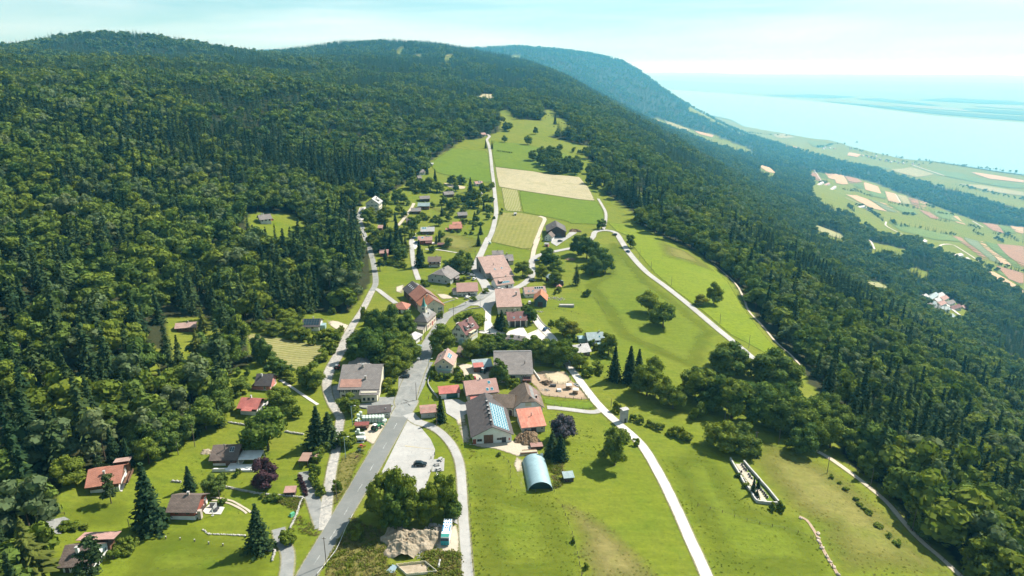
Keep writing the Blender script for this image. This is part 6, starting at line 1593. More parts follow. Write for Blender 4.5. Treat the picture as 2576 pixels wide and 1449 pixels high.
h = H('house','small square brown-roofed house with curved flue shadow north of the barn',(1240,648),(1265,648),7.5,2.6,1.6,W_CREAM,R_GREY,oe=.6,og=.6,short='the small square brown-roofed house'); h.wins('F',2,1,1,1).chim(.0,-.1,1.1,pipe=True).wins('R',2,1,1,1)
h = H('long_house','long narrow brown-roofed house directly behind the huge pink barn',(1228,663),(1289,662),7,3.6,1.6,W_WOOD,R_GREY,oe=.7,og=.8,short='the long narrow brown-roofed house'); h.wins('F',4,1.6,1,1.1,frame=M_DFRAME).wins('R',2,1.4,1,1.1).chim(.3,.0,1.1,.6); h.part('stone_wing',(5.5,8.6,-7.5,-3.4,-1,2.6,W_OLD)); h.slab('stone_wing_roof',5.1,9.0,-7.9,-3.3,2.8,3.6,R_GREY)
h = H('house','pale pink roofed house with four dark solar panels right of the square',(1322,749),(1373,747.5),8.5,2.9,2.5,W_WHITE,R_PINK,oe=.6,og=.5,short='the pink house with four dark solar panels'); h.solar(-1,-.02,.42,.56,.92,4,1,M_CELLD).skylight(-1,-.32,.3,.9,1.1).skylight(-1,-.12,.3,.9,1.1).skylight(-1,.2,.2,.9,1.1).wins('F',3,.9,1.0,1.2).wins('L',2,1.0).door('F',.3).chim(-.4,.05,.9,.5)
h = H('barn','orange roofed barn with dark teal gable wall right of the square',(1344,771),(1374,773),9.5,4.4,3.2,paint('dark_teal_boards',(.06,.11,.11),.8,.25,1.2),R_ORANGE,ridge='d',oe=.7,og=.6,cat='barn',short='the orange roofed teal barn'); h.door('F',0,2.8,3.0,W_DWOOD).wins('R',2,1.6,.9,.9)
h = H('barn','broad rainbow-streaked pink tiled barn at the square',(1253,790),(1310,789.5),21,4.6,5.0,W_CREAM,R_PINK,off=.24,oe=.8,og=.8,cat='barn',short='the broad pink barn at the square'); h.wins('F',4,1.6,1.0,1.2).wins('L',4,1.4).door('L',.2,2.6,2.8,W_DWOOD).chim(.37,-.05,1.8,.8,M_CHIM).wins('R',3,1.4)
h = H('garage_house','red tiled garage with three bays facing the white forecourt',(1281,822),(1323,821),11,3.9,2.5,W_CREAM,R_MAROON,oe=1.0,og=.9,cat='garage',short='the red garage on the white forecourt'); h.chim(-.06,.02,1.4,.5,M_CHIM).skylight(-1,-.2,.25).skylight(-1,.2,.25)
for i in range(3): h.panelf('bay_door','F',(i-1)*.30,0,2.5,2.9,M_STEEL,.05)
h.part('pillars',(-4.9,-4.6,-6.6,-6.3,-.2,3.6,W_WHITE),(-1.6,-1.3,-6.6,-6.3,-.2,3.6,W_WHITE),(1.3,1.6,-6.6,-6.3,-.2,3.6,W_WHITE),(4.6,4.9,-6.6,-6.3,-.2,3.6,W_WHITE))
h = H('machine_shed','plain grey-roofed machine shed behind the larch',(1398,722),(1417,720),14,3.2,1.2,W_DWOOD,R_TEAL,ridge='d',oe=.4,og=.4,cat='shed',short='the grey machine shed'); h.door('F',0,3.0,2.8,M_STEEL); h.part('woodstack',(2.4,4.2,-5,4,-.4,1.2,M_CHIM))
h = H('shed','tiny red and dark shed beside the grey machine shed',(1400,730),(1411,731),3.2,2.0,1.0,W_DWOOD,R_RED,ridge='d',oe=.3,og=.3,cat='shed'); h.door('F',0,.9,1.6)
h = H('barn','big dark hilltop barn with sunlit right roof slope above the track',(1377,597),(1423,598),21,5.0,4.0,W_DWOOD,R_DARK,ridge='d',oe=.8,og=.8,cat='barn',short='the big dark hilltop barn'); h.on_slope(1,0,.5,20.4,6.6,panel_mesh(R_GREY,R_GREY),'sunlit_barn_slope'); h.door('F',.1,3.6,3.4,M_STEEL).chim(-.2,-.2,1.0,.6).wins('F',2,1.2,1.2,.9,span=.2,shift=-.3)  # lighter grey plate paints the sunlit brightness of the right slope
h = H('farmhouse','small white gabled farmhouse against the big hilltop barn',(1370,605),(1388,607),8,3.4,2.6,W_WHITE,R_BROWN,ridge='d',oe=.6,og=.5,short='the white farmhouse at the hilltop barn'); h.wins('F',2,2.0,.9,1.1,span=.5).wins('F',2,.4,.9,1.1,span=.5)
h = H('hut','tiny white-roofed hut below the hilltop farmhouse',(1370,620),(1379,621),3,2.0,.8,W_ROSE,R_LGREY,oe=.3,og=.3,cat='hut'); h.door('F',0,.8,1.6)
# --- mansion and upper chalets
h = H('mansion','tall three-storey cream mansion with pale grey gabled roof',(921,536),(954,541),12,9.4,4.0,W_CREAM,R_LGREY,ridge='d',oe=.8,og=.8,cat='mansion',short='the tall cream mansion')
for z in (.8,3.6,6.4): h.wins('F',3,z,1.1,1.6,span=.6,shut=M_SHUTG).wins('R',3,z,1.1,1.6,shut=M_SHUT)
h.wins('F',1,9.4,1.2,1.4).chim(.2,.1,1.2,.8); h.part('dormer',(2.6,5.0,-2,1.4,10.2,11.6,W_CREAM)); h.slab('dormer_roof',2.0,5.6,-2.4,1.8,12.4,11.6,R_LGREY,along='x')
def cabin(label, t, A, B, d, wh, rh, wall, roof, short=None, nw=2, chim=True, **kw):
    h = H(kw.pop('name','chalet'), label, K1(t,*A), K1(t,*B), d, wh, rh, wall, roof, oe=kw.pop('oe',.7), og=kw.pop('og',.7), short=short, **kw)
    h.wins('F',nw,max(.7,wh-1.7),1.1,1.1,span=.5,frame=M_DFRAME).wins('R',1,max(.7,wh-1.7),1.0,1.0,frame=M_DFRAME)
    if chim: h.chim(.1,.03,.8,.5)
    h.door('F',-.02,.9,1.9); return h
cabin('grey-roofed brown cabin in the upper gardens','6',(1312,372),(1412,368),8,3.0,2.0,W_WOOD,R_GREY,'the grey-roofed brown cabin')
cabin('teal-grey sheet roofed chalet on the upper terrace','6',(1010,505),(1130,512),8,3.4,2.0,W_WOOD,R_TEAL,'the teal-grey roofed chalet')
cabin('dark slate cabin just behind the teal-grey chalet','6',(1035,420),(1138,420),7,3.0,1.8,W_DWOOD,R_GREY,None)
cabin('dark slate chalet with skylight left of the teal-grey chalet','6',(936,560),(1034,562),8,2.8,2.0,W_DWOOD,R_GREY,'the dark slate chalet with skylight').skylight(-1,.1,.5)
cabin('dark brown roofed chalet with teal gable below the slate ones','6',(885,690),(1000,688),9,3.0,2.4,W_WHITE,R_DARK,'the dark roofed chalet with the teal gable')
cabin('dark-roofed cabin by the curved garden drive','6',(1466,608),(1560,606),7.5,2.8,1.8,W_WOOD,R_GREY,'the dark-roofed cabin by the curved drive')
hh = cabin('red-roofed chalet in two steps beside the green lawn','6',(1370,758),(1500,758),9,2.8,2.0,W_WOOD,R_RED,'the red-roofed stepped chalet'); hh.slab('upper_roof',-2.6,4.8,2.0,6.4,4.6,5.6,R_RED); hh.slab('side_roof',-8.2,-5.0,-4.6,-.6,1.8,2.3,R_RED); hh.part('side_shed',(-7.8,-5.0,-4.2,-.8,-.6,1.8,W_WOOD))
cabin('pale grey roofed chalet with blue skylights above the pink chalet','6',(1045,790),(1185,792),9,2.8,2.2,W_WOOD,R_LGREY,'the pale grey roofed chalet').solar(-1,-.45,-.1,.5,.9,2,1)
hh = cabin('pink-roofed chalet with solar panels beside the white yard','6',(1015,905),(1160,905),9,3.4,2.0,W_RWOOD,R_ROSE,'the pink-roofed chalet by the white yard',nw=3); hh.solar(-1,-.3,-.1,.4,.8,1,1,M_CELL).solar(-1,.05,.42,.75,.95,5,1,M_CELLD); hh.slab('porch_roof',0,5.4,-7.4,-4.6,2.0,2.8,R_MAROON); hh.part('terrace',(5.0,8.0,-4,.5,-.6,.5,W_WHITE))
cabin('tiny maroon-roofed shed on the dry lawn','6',(1232,935),(1300,933),4,1.9,.9,W_DWOOD,R_MAROON,None,nw=1,chim=False,name='shed',cat='shed',oe=.4,og=.4)
cabin('small brown cabin under the tall spruces','6',(580,1040),(662,1042),6,2.8,1.6,W_RWOOD,R_ROSE,'the small brown cabin under the spruces')
cabin('small pink-roofed house with dark solar panel by the north lane','6',(1662,245),(1738,243),7,2.8,1.8,W_WHITE,R_ROSE,'the pink-roofed house by the north lane').solar(-1,-.1,.4,.3,.8,2,1,M_CELLD)
cabin('small grey-roofed hut between the north lane shrubs','6',(1672,365),(1730,362),6,2.6,1.4,W_WHITE,R_LGREY,None,nw=1)
cabin('brown-roofed chalet where the upper lane leaves the wood','6',(772,122),(815,122),8,2.8,1.8,W_WOOD,R_ROSE,None)
cabin('grey-roofed chalet at the field corner','6',(1022,118),(1085,116),9,3.0,2.0,W_WHITE,R_GREY,None)
cabin('lower grey-roofed chalet at the field corner','6',(1012,180),(1045,180),7,2.8,1.8,W_WHITE,R_GREY,None)
cabin('dark timber chalet above the tall mansion','6',(498,312),(545,312),7,4.4,1.8,W_DWOOD,R_GREY,None)
cabin('small brown-roofed annex right of the mansion trees','6',(560,745),(600,748),6,2.4,1.4,W_WOOD,R_ROSE,None,nw=1,chim=False)
cabin('pink-roofed house at the head of the north lane','b',(700,462),(735,462),8,3.0,2.0,W_WHITE,R_ROSE,None)
cabin('grey-roofed shed at the left edge of the bright meadow','b',(205,718),(272,722),5,2.2,.8,W_WHITE,R_LGREY,None,nw=3,chim=False,name='shed',cat='shed')
cabin('pale house at the wood corner above the bright meadow','b',(140,650),(175,645),7,2.6,1.4,W_WHITE,R_LGREY,None,nw=1)
cabin('half-hidden shed behind the clearing trees','d',(1715,312),(1745,312),5,2.4,1.0,W_WHITE,R_LGREY,None,nw=1,chim=False,name='shed',cat='shed')
# --- far hamlet and farms below on the right
FAR = [('g',(1325,300),(1400,300),R_LGREY),('g',(1330,335),(1385,335),R_LGREY),('g',(1440,285),(1510,280),R_TEAL),('g',(1520,275),(1580,275),R_LGREY),('g',(1500,325),(1545,330),R_LGREY),('g',(1570,305),(1625,308),R_ROSE),
 ('g',(1540,365),(1600,370),R_ROSE),('g',(1445,360),(1485,375),R_TEAL),('g',(1635,355),(1700,360),R_GREY),('g',(1680,405),(1770,415),R_MAROON),('g',(1560,415),(1640,440),R_TEAL),('g',(1810,400),(1870,405),R_ROSE),('g',(1400,365),(1440,370),R_GREY),
 ('g',(1640,520),(1700,525),R_TEAL),('g',(1475,400),(1520,420),R_LGREY),('g',(2100,480),(2150,485),R_LGREY),('g',(2150,515),(2195,518),R_LGREY),('g',(2290,515),(2350,515),R_GREY),
 ('a',(1862,890),(1910,890),R_MAROON),('a',(1910,905),(1950,905),R_LGREY),('a',(1965,955),(2000,955),R_GREY),('a',(2090,985),(2180,1000),R_LGREY),('a',(2110,1010),(2220,1030),R_LGREY),('a',(1250,528),(1290,530),R_LGREY),('a',(1300,530),(1330,532),R_ROSE),('a',(1335,558),(1370,558),R_LGREY),
 ('a',(1520,672),(1560,680),R_LGREY),('a',(1565,690),(1600,700),R_GREY)]
lab_far = ['{r} house, {o} from the left in the far hamlet below']
cnt = 0
ords = ['first','second','third','fourth','fifth','sixth','seventh','eighth','ninth','tenth','eleventh','twelfth','thirteenth','fourteenth','fifteenth','sixteenth','seventeenth','eighteenth','nineteenth','twentieth']
RN = {R_LGREY.name:'pale-roofed',R_TEAL.name:'blue-grey roofed',R_ROSE.name:'rose-roofed',R_GREY.name:'grey-roofed',R_MAROON.name:'maroon-roofed'}
ham = sorted([f for f in FAR if f[0]=='g'], key=lambda f: f[1][0]); ot = sorted([f for f in FAR if f[0]=='a'], key=lambda f: f[1][0])
for grp, where in ((ham,'from the left in the wooded hamlet far below'),(ot,'from the left among the farms in the far fields')):
    for i, (t, A, B, rf) in enumerate(grp):
        h = H('far_house' if t=='g' else 'far_farm', '%s house, %s %s' % (RN[rf.name], ords[i], where), K1(t,*A), K1(t,*B), 10 if t=='g' else 14, 4.5, 3.2, W_WHITE, rf, oe=.8, og=.8, group='houses of the far hamlet' if t=='g' else 'farms in the far fields', sink=4)
        h.wins('F',2,1.8,1.6,1.8,span=.5,frame=M_DFRAME).wins('R',1,1.8,1.6,1.8,frame=M_DFRAME)

LV = [(1300,292),(1330,296),(1290,300),(1360,300),(1460,300),(1540,345),(1575,352),(1600,358),(1625,350),(1650,368),(1690,378),(1720,385),(1745,380),(1770,390),(1800,394),(1860,398),(1900,402),(1330,270)]
for i, p in enumerate(sorted(LV)):
    H('far_house', 'tiny pale house, %s from the left in the lakeside village' % ords[i], K1('a',p[0],p[1]), K1('a',p[0]+7,p[1]), 16, 8, 6, W_WHITE, [R_LGREY,R_ROSE,R_GREY][i%3], oe=.8, og=.8, group='houses of the lakeside village', sink=6)

# ------------------------------------------------------------------ vehicles
def car_meshes(col, name):
    body = paint('car_paint_'+name, col, .25, .04, 1, .2, .6)
    tyre = paint('tyre_rubber', (.02,.02,.02), .9, .1); rim = paint('wheel_rim', (.45,.46,.47), .35, .05, 2, .6)
    lamp = paint('lamp_glass', (.75,.75,.70), .15, .02); rear = paint('tail_lamp', (.45,.03,.03), .3, .02)
    q = MB()   # lofted body shell: x along the car, cross-sections from tail to nose
    secs = [(-2.12,.58,.45,.86),(-2.0,.80,.30,.98),(-1.1,.86,.26,1.02),(0,.88,.26,1.0),(1.0,.87,.26,.96),(1.7,.82,.28,.84),(2.08,.70,.36,.70)]
    V = []
    for x, w, z0, z1 in secs:
        V += [(x,-w*.9,z0),(x,-w,z0+.2),(x,-w,z1-.18),(x,-w*.86,z1),(x,w*.86,z1),(x,w,z1-.18),(x,w,z0+.2),(x,w*.9,z0)]
    F = [(i*8+j,i*8+(j+1)%8,(i+1)*8+(j+1)%8,(i+1)*8+j) for i in range(len(secs)-1) for j in range(8)] + [tuple(range(7,-1,-1)), tuple(range((len(secs)-1)*8,len(secs)*8))]
    q.solid(V, F, body); mb = bpy_mesh('body', q)
    q = MB(); q.solid([(-1.9,-.74,.97),(.95,-.74,.97),(.95,.74,.97),(-1.9,.74,.97),(-1.45,-.58,1.46),(.25,-.58,1.46),(.25,.58,1.46),(-1.45,.58,1.46)],[(0,1,5,4),(1,2,6,5),(2,3,7,6),(3,0,4,7)],M_GLASS); mg = bpy_mesh('windows', q)
    q = MB(); q.box(-1.5,.3,-.6,.6,1.455,1.50,body,(.94,.92)); mr = bpy_mesh('roof', q)
    q = MB(); q.tube((0,-.11,0),(0,.11,0),.32,.32,tyre,14); mw = bpy_mesh('wheel', q)
    q = MB(); q.tube((0,-.125,0),(0,.125,0),.19,.19,rim,10); mri = bpy_mesh('rim', q)
    q = MB(); q.box(-.06,.06,-.16,.16,-.07,.07,lamp); ml = bpy_mesh('headlight', q)
    q = MB(); q.box(-.05,.05,-.14,.14,-.09,.09,rear); mt = bpy_mesh('tail_light', q)
    return mb, mg, mr, mw, mri, ml, mt
CARS = {}
def car(px, heading, colname, col, label, scale=1.0, z=.13):
    if colname not in CARS: CARS[colname] = car_meshes(col, colname)
    mb, mg, mr, mw, mri, ml, mt = CARS[colname]; g = G(*px)
    r = empty('car', (g[0], g[1], g[2]+z+float(np.hypot(g[0],g[1]))*.0004), math.radians(heading)); r.scale = (scale,)*3
    tag(r, label, 'car', 'cars around the village')
    for nm, me in (('body',mb),('windows',mg),('roof',mr)): link(bpy.data.objects.new(nm, me), r)
    for x in (-1.32, 1.32):
        for y in (-.8, .8):
            w = link(bpy.data.objects.new('wheel', mw), r); w.location = (x,y,.32); link(bpy.data.objects.new('rim', mri), w)
    for y in (-.55,.55):
        o = link(bpy.data.objects.new('headlight', ml), r); o.location = (2.03,y,.62); o = link(bpy.data.objects.new('tail_light', mt), r); o.location = (-2.08,y,.74)
CK=(.012,.022,.026); CS=(.42,.44,.45); CW=(.72,.72,.70); CB=(.03,.09,.20); CR=(.42,.03,.05); CG=(.10,.13,.12)
car((1057.5,1172),0,'black',CK,'black estate car alone on the pale car park',1.08); car((1019,950),178,'slate',(.05,.06,.065),'dark grey hatchback parked left of the street'); car((1045,906),0,'silver',CS,'silver car parked under the trees beside the street')
car((1258,730),20,'white',CW,'white car in front of the pink house with the solar strip'); car((1176,751),50,'white',CW,'white car beside the white house with dark shutters'); car((1371,831),70,'navy',CB,'blue car on the white forecourt'); car((1193,955),100,'red',CR,'small red car between the low lean-to and pink house',.9)
car((1546,592.5),150,'black',CK,'dark car in the hairpin bend'); car((1579,635),115,'navy',CB,'dark blue car on the road below the hairpin bend'); car((1043.5,601.5),10,'navy',CB,'blue car nearest the pink-roofed chalet yard corner'); car((1051,612.5),10,'sky',(.06,.16,.30),'second blue car in the white chalet yard')
car((1409,609),30,'slate',(.05,.06,.065),'dark car before the big hilltop barn'); car((1351,658),20,'navy',CB,'blue car shaded by the trees on the farm lane'); car((1338,709),8,'slate',(.05,.06,.065),'dark car below the farm lane trees'); car((1332,764),90,'white',CW,'white car between the pink barn and orange barn')
for i,(x,y,hd,cn,cc,lb) in enumerate([(1166,689,80,'white',CW,'white old car, upper one in the car plot by the pink barn'),(1181,692,20,'green',CG,'dull green old car in the plot by the pink barn'),(1188,696,15,'silver',CS,'silver old car in the plot by the pink barn'),(1193,704,70,'white',CW,'white old car, lowest in the plot by the pink barn'),(1177,703,10,'slate',(.05,.06,.065),'dark old car in the plot by the pink barn')]): car((x,y),hd,cn,cc,lb)
M_TYRE = MATS['tyre_rubber']
def tractor(px, heading, col, name, label, loader=False, scale=1.0):
    bd = paint('tractor_'+name, col, .45, .12, 1); g = G(*px); r = empty('tractor', (g[0],g[1],g[2]+.13), math.radians(heading)); r.scale=(scale,)*3; tag(r, label, 'tractor')
    q = MB(); q.box(.2,2.3,-.45,.45,.8,1.45,bd,(.92,.85)); q.box(-1.0,.3,-.6,.6,.6,1.1,bd); q.build('hood', r)
    q = MB(); q.box(-1.0,.35,-.7,.7,1.1,2.3,M_GLASS,(.85,.85)); q.build('cab', r); boxpart('cab_roof', r, -1.05,.35,-.75,.75,2.3,2.42,W_WHITE)
    for x,y,rr,w in ((-.75,-.95,.8,.45),(-.75,.95,.8,.45),(1.7,-.8,.5,.32),(1.7,.8,.5,.32)):
        q = MB(); q.tube((x,y-w/2,rr),(x,y+w/2,rr),rr,rr,M_TYRE,14); q.tube((x,y-w/2-.02,rr),(x,y+w/2+.02,rr),rr*.5,rr*.5,bd,10); q.build('wheel', r)
    if loader:
        q = MB()
        for y in (-.7,.7): q.tube((.3,y,1.5),(2.6,y,1.9),.08,.08,bd,5); q.tube((2.6,y,1.9),(3.4,y,.8),.08,.08,bd,5)
        q.box(3.2,3.5,-1.0,1.0,.5,1.1,bd); q.build('front_loader', r)
tractor((946,1082),55,(.05,.22,.10),'green','green tractor with raised front loader beside the wrapped bales',True); tractor((1217,938),60,(.03,.16,.17),'teal','teal tractor parked under the low lean-to'); tractor((849,929),80,(.40,.05,.05),'red','red tractor on the stony lane by the large farmhouse',scale=.9)
# white bus / camper
g = G(1120.5,1374.5); b = empty('camper_bus', (g[0], g[1]+4.4, g[2]+.1), math.radians(-1.5)); tag(b,'long white camper bus with blue roof hatches on the building plot','bus'); LANDMARKS.append((np.array([1122,1345]),'the white camper bus'))
MBW = paint('bus_white',(.78,.79,.78),.4,.04); MBT = paint('bus_turquoise',(.02,.30,.34),.4,.08); MHB = cellmat('roof_hatch_blue',(.03,.20,.36))
q = MB(); q.box(-1.2,1.2,-4.1,4.2,.45,2.75,MBW,(.97,.995)); q.build('body', b); q = MB(); q.box(-1.18,1.18,-4.5,-4.104,.4,1.75,MBT); q.build('front_panel', b)
q = MB(); q.solid([(-1.16,-4.5,1.75),(1.16,-4.5,1.75),(1.12,-3.9,2.7),(-1.12,-3.9,2.7),(-1.16,-4.1,1.75),(1.16,-4.1,1.75)],[(0,1,2,3),(0,3,4),(1,5,2)],M_GLASS); q.build('windscreen', b); boxpart('cab_roof', b, -1.15,1.15,-4.0,-2.6,2.755,2.80,paint('bus_green',(.04,.22,.19),.4,.05))
for x in (-1.08,1.08):
    for y in (-2.9,2.4,3.3):
        q = MB(); q.tube((x-.13,y,.45),(x+.13,y,.45),.45,.45,M_TYRE,14); q.build('wheel', b)
for x,y in [(-.85,3.6),(.85,3.6),(-.95,2.4),(-.35,2.4),(.35,2.4),(.95,2.4),(-.95,1.1),(.95,1.1),(-.95,.4),(.95,.4),(-.35,.2),(.35,.2),(-.95,-.4),(.95,-.4),(-.95,-1.2),(.95,-1.2)]: boxpart('roof_hatch', b, x-.17,x+.17,y-.32,y+.32,2.755,2.82,MHB)
for x,y in ((0,3.6),(0,1.1)): boxpart('roof_vent', b, x-.2,x+.2,y-.2,y+.2,2.755,2.86,M_STEEL)
for x in (-.75,0,.75): boxpart('headlight', b, x-.14,x+.14,-4.55,-4.5,.7,.95,M_STEEL)
for y in (-2,-.4,1.2,2.8):
    for x in (-1.2,1.2): boxpart('side_window', b, x-.02,x+.02,y-.6,y+.6,1.6,2.3,M_GLASS)
# wrapped bales
M_BALE = paint('pale_green_bale_wrap',(.50,.58,.50),.35,.10,1.2,0,.5)
q = MB(); n=16
V=[]; 
for r_,z_ in ((.50,0),(.60,.10),(.61,.6),(.60,1.08),(.50,1.2)): V += [(r_*math.cos(6.283*i/n), r_*math.sin(6.283*i/n), z_) for i in range(n)]
F=[(k*n+i,k*n+(i+1)%n,(k+1)*n+(i+1)%n,(k+1)*n+i) for k in range(4) for i in range(n)]+[tuple(range(n-1,-1,-1)),tuple(range(4*n,5*n))]
q.solid(V,F,M_BALE); ME_BALE = bpy_mesh('wrapped_bale',q)
for p in ME_BALE.polygons: p.use_smooth = len(p.vertices)==4
bg0, bg1 = G(915,1064), G(963,1062.5); dv = (bg1-bg0)[:2]; dv = dv/np.hypot(*dv); pv = np.array([-dv[1],dv[0]])
def bale(p, z, label):
    o = link(bpy.data.objects.new('wrapped_bale', ME_BALE)); o.location = (p[0],p[1],hz(p[0],p[1])+z+.1); o.rotation_euler=(random.uniform(-.03,.03),random.uniform(-.03,.03),random.uniform(0,6)); s=random.uniform(.96,1.04); o.scale=(s,s,1)
    tag(o,label,'bale','wrapped silage bales')
step = float(np.hypot(*(bg1-bg0)[:2]))/6
LE=['leftmost','second from left','third from left','middle','third from right','second from right','rightmost']
for i in range(7):
    for rw in range(2):
        for lv in range(2):
            if rw==1 and lv==0: continue
            bale(bg0[:2]+dv*step*i+pv*1.22*rw, 1.2*lv, '%s wrapped bale, %s row of the big pale stack'%(LE[i].capitalize() if False else LE[i], ('front bottom' if lv==0 else 'front top') if rw==0 else 'rear top'))
for i in range(7): bale(bg0[:2]+dv*step*i+pv*1.22, 0, 'wrapped bale hidden in the back bottom row, %s'%LE[i])
for k,(x,y,z,lb) in enumerate([(902,1059,0,'lower wrapped bale at the left end of the big stack'),(902,1056,1.2,'upper wrapped bale at the left end of the big stack'),(907,1066,0,'wrapped bale in front of the left stack end'),(897,1064,0,'outermost left wrapped bale beside the big stack'),(908,1050,0,'wrapped bale at the back left of the big stack'),(908,1050,1.2,'top wrapped bale at the back left of the big stack'),(970,1062,0,'single wrapped bale at the right end of the big stack'),(966,1065,0,'wrapped bale in front of the right stack end'),
   (902,1094,0,'lower left bale of the small bale group'),(902,1094,1.2,'top bale of the small bale group'),(907.5,1096,0,'middle bale of the small bale group'),(914,1096,0,'right bale of the small bale group'),(897,1093,0,'outer left bale of the small bale group')]):
    g = G(x,y); bale(g[:2], z, lb)
# farm wagon, tanker, machines on the gravel strip
g = G(911,1079); w_ = empty('hay_wagon',(g[0],g[1],g[2]+.08),math.radians(4)); tag(w_,'farm wagon with red sheet cover in front of the bales','wagon')
q=MB(); q.solid([(-2.7,-1.1,2.0),(2.7,-1.1,2.0),(2.7,1.1,2.3),(-2.7,1.1,2.3),(-2.7,-1.1,2.1),(2.7,-1.1,2.1),(2.7,1.1,2.4),(-2.7,1.1,2.4)],[(0,3,2,1),(4,5,6,7),(0,1,5,4),(1,2,6,5),(2,3,7,6),(3,0,4,7)],R_REDM); q.build('cover',w_)
boxpart('bed',w_,-2.5,2.5,-1,1,.7,.85,W_WOOD)
for x in (-2.4,0,2.4):
    for y in (-.95,.95): boxpart('stake',w_,x-.05,x+.05,y-.05,y+.05,.85,2.02,M_STEEL)
for x in (-1.6,1.6):
    for y in (-.9,.9):
        q=MB(); q.tube((x,y-.12,.4),(x,y+.12,.4),.4,.4,M_TYRE,12); q.build('wheel',w_)
g = G(908,1110); t_ = empty('slurry_tanker',(g[0],g[1],g[2]+.05),math.radians(2)); tag(t_,'white tank trailer on the gravel strip','trailer')
q=MB(); q.tube((-1.5,0,1.2),(1.4,0,1.2),.85,.85,MBW,18); q.tube((1.4,0,1.2),(1.6,0,1.2),.85,.6,MBW,18); q.tube((-1.7,0,1.2),(-1.5,0,1.2),.6,.85,MBW,18); q.build('tank',t_); boxpart('chassis',t_,-1.6,2.2,-.4,.4,.35,.5,M_STEEL)
for y in (-.8,.8):
    q=MB(); q.tube((-.2,y-.15,.42),(-.2,y+.15,.42),.42,.42,M_TYRE,12); q.build('wheel',t_)
def implement(px, heading, col, name, label, n=5, sz=1.0):
    g=G(*px); r=empty(name,(g[0],g[1],g[2]+.05),math.radians(heading)); r.scale=(sz,)*3; tag(r,label,'farm implement'); mt=paint('implement_'+name,col,.5,.15)
    q=MB(); q.tube((-1.4,0,.7),(1.4,0,.7),.10,.10,mt,6); q.tube((0,0,.7),(0,-1.5,.5),.09,.07,mt,6); q.build('beam',r)
    for i in range(n):
        x=-1.3+2.6*i/(n-1); q=MB(); q.tube((x,0,.7),(x,.5,.25),.05,.05,mt,5); q.tube((x-.06,.5,.35),(x+.06,.5,.35),.34,.34,mt,10); q.build('disc',r)
    q=MB(); q.box(-.8,.2,-.3,.4,.75,1.25,mt); q.build('hopper',r)
implement((911,1126),15,(.42,.05,.06),'disc_mower','red disc mower on the grass strip',5,.95); implement((906,1137),10,(.04,.06,.06),'plough','black plough below the red mower',6,.9); implement((898,1152),60,(.10,.05,.04),'roller','small dark harrow at the end of the machine row',4,.6)
g=G(905,1115); q=MB(); [q.tube((-1.6,i*.16,.1),(1.4,i*.16+.2,.12),.07,.07,W_WHITE,6) for i in range(5)]; o=q.build('pipe_bundle'); o.location=(g[0],g[1],g[2]+.03); tag(o,'bundle of white pipes beside the tank trailer','pipes')

# ------------------------------------------------------------------ poles, lamps, walls, fences
M_POLE = paint('weathered_wood_pole',(.13,.105,.085),.9,.2,2)
def pole(px, h, kind='pole', tilt=0.0):
    g=G(*px); q=MB()
    r=empty('street_lamp' if kind=='lamp' else 'utility_pole',tuple(g)); r['category']='lamp' if kind=='lamp' else 'pole'
    if kind=='aframe':
        q.tube((-.8,0,-.4),(0,0,h),.14,.10,M_POLE,6); q.tube((.8,0,-.4),(0,0,h),.14,.10,M_POLE,6)
    else: q.tube((0,0,-.4),(tilt*h,0,h),.13,.09,M_POLE if kind!='lamp' else M_METAL,7)
    q.build('post',r)
    if kind=='lamp':
        q=MB(); q.tube((tilt*h,0,h-.05),(1.3,0,h+.15),.05,.04,M_METAL,5); q.build('arm',r); boxpart('lamp_head',r,1.1,1.8,-.12,.12,h+.08,h+.2,W_WHITE)
    elif kind!='plain':
        q=MB(); q.box(-.55,.55,-.05,.05,h-.5,h-.4,M_POLE); q.build('crossarm',r)
        for x in (-.45,.45):
            q=MB(); q.tube((x,0,h-.4),(x,0,h-.2),.05,.04,W_WHITE,6); q.build('insulator',r)
    PLACED.append((r,px,'L' if kind=='lamp' else 'P',h,.3)); return r
LOOK['L']='slim street lamp'; LOOK['P']='wooden utility pole'
for t,x,y,h,k in [('2',265,1272,9,'pole'),('2',416,441,8.5,'lamp'),('2',350,786,7,'plain'),('3',1905,1287,8.5,'plain'),('3',793,1282,8.5,'lamp'),('3',1637,941,8,'plain'),('3',1802,576,6.8,'lamp'),('1',1526,347,8.5,'plain'),('1',1396,411,7.5,'plain'),('1',1012,981,3,'plain'),('1',1722,771,4,'plain'),
   ('4',1490,441,4.5,'plain'),('4',922,301,6.2,'pole'),('5',996,911,8.2,'plain'),('5',671,1156,8.6,'plain'),('5',1297,801,6,'lamp'),('5',991,391,5.5,'plain'),('5',1241,251,6.8,'pole'),('5',501,801,6.5,'plain'),
   ('8',656,416,7,'plain'),('8',738,504,7.2,'plain'),('8',884,611,6.6,'plain'),('8',1233,886,6.6,'plain'),('8',1441,1059,7.4,'plain'),('7',214,381,9,'aframe'),('7',411,602,9,'aframe'),('7',576,541,6.4,'plain'),('7',911,741,6.8,'plain'),('7',1211,831,6.8,'plain'),('7',1496,1141,8.5,'plain'),('7',1381,731,6,'plain'),
   ('s2',1601,962,3.8,'plain'),('s2',1086,391,2.6,'plain'),('4',1000,560,5,'plain'),('3',1795,925,1.6,'plain')]: pole(K1(t,x,y),h,k)

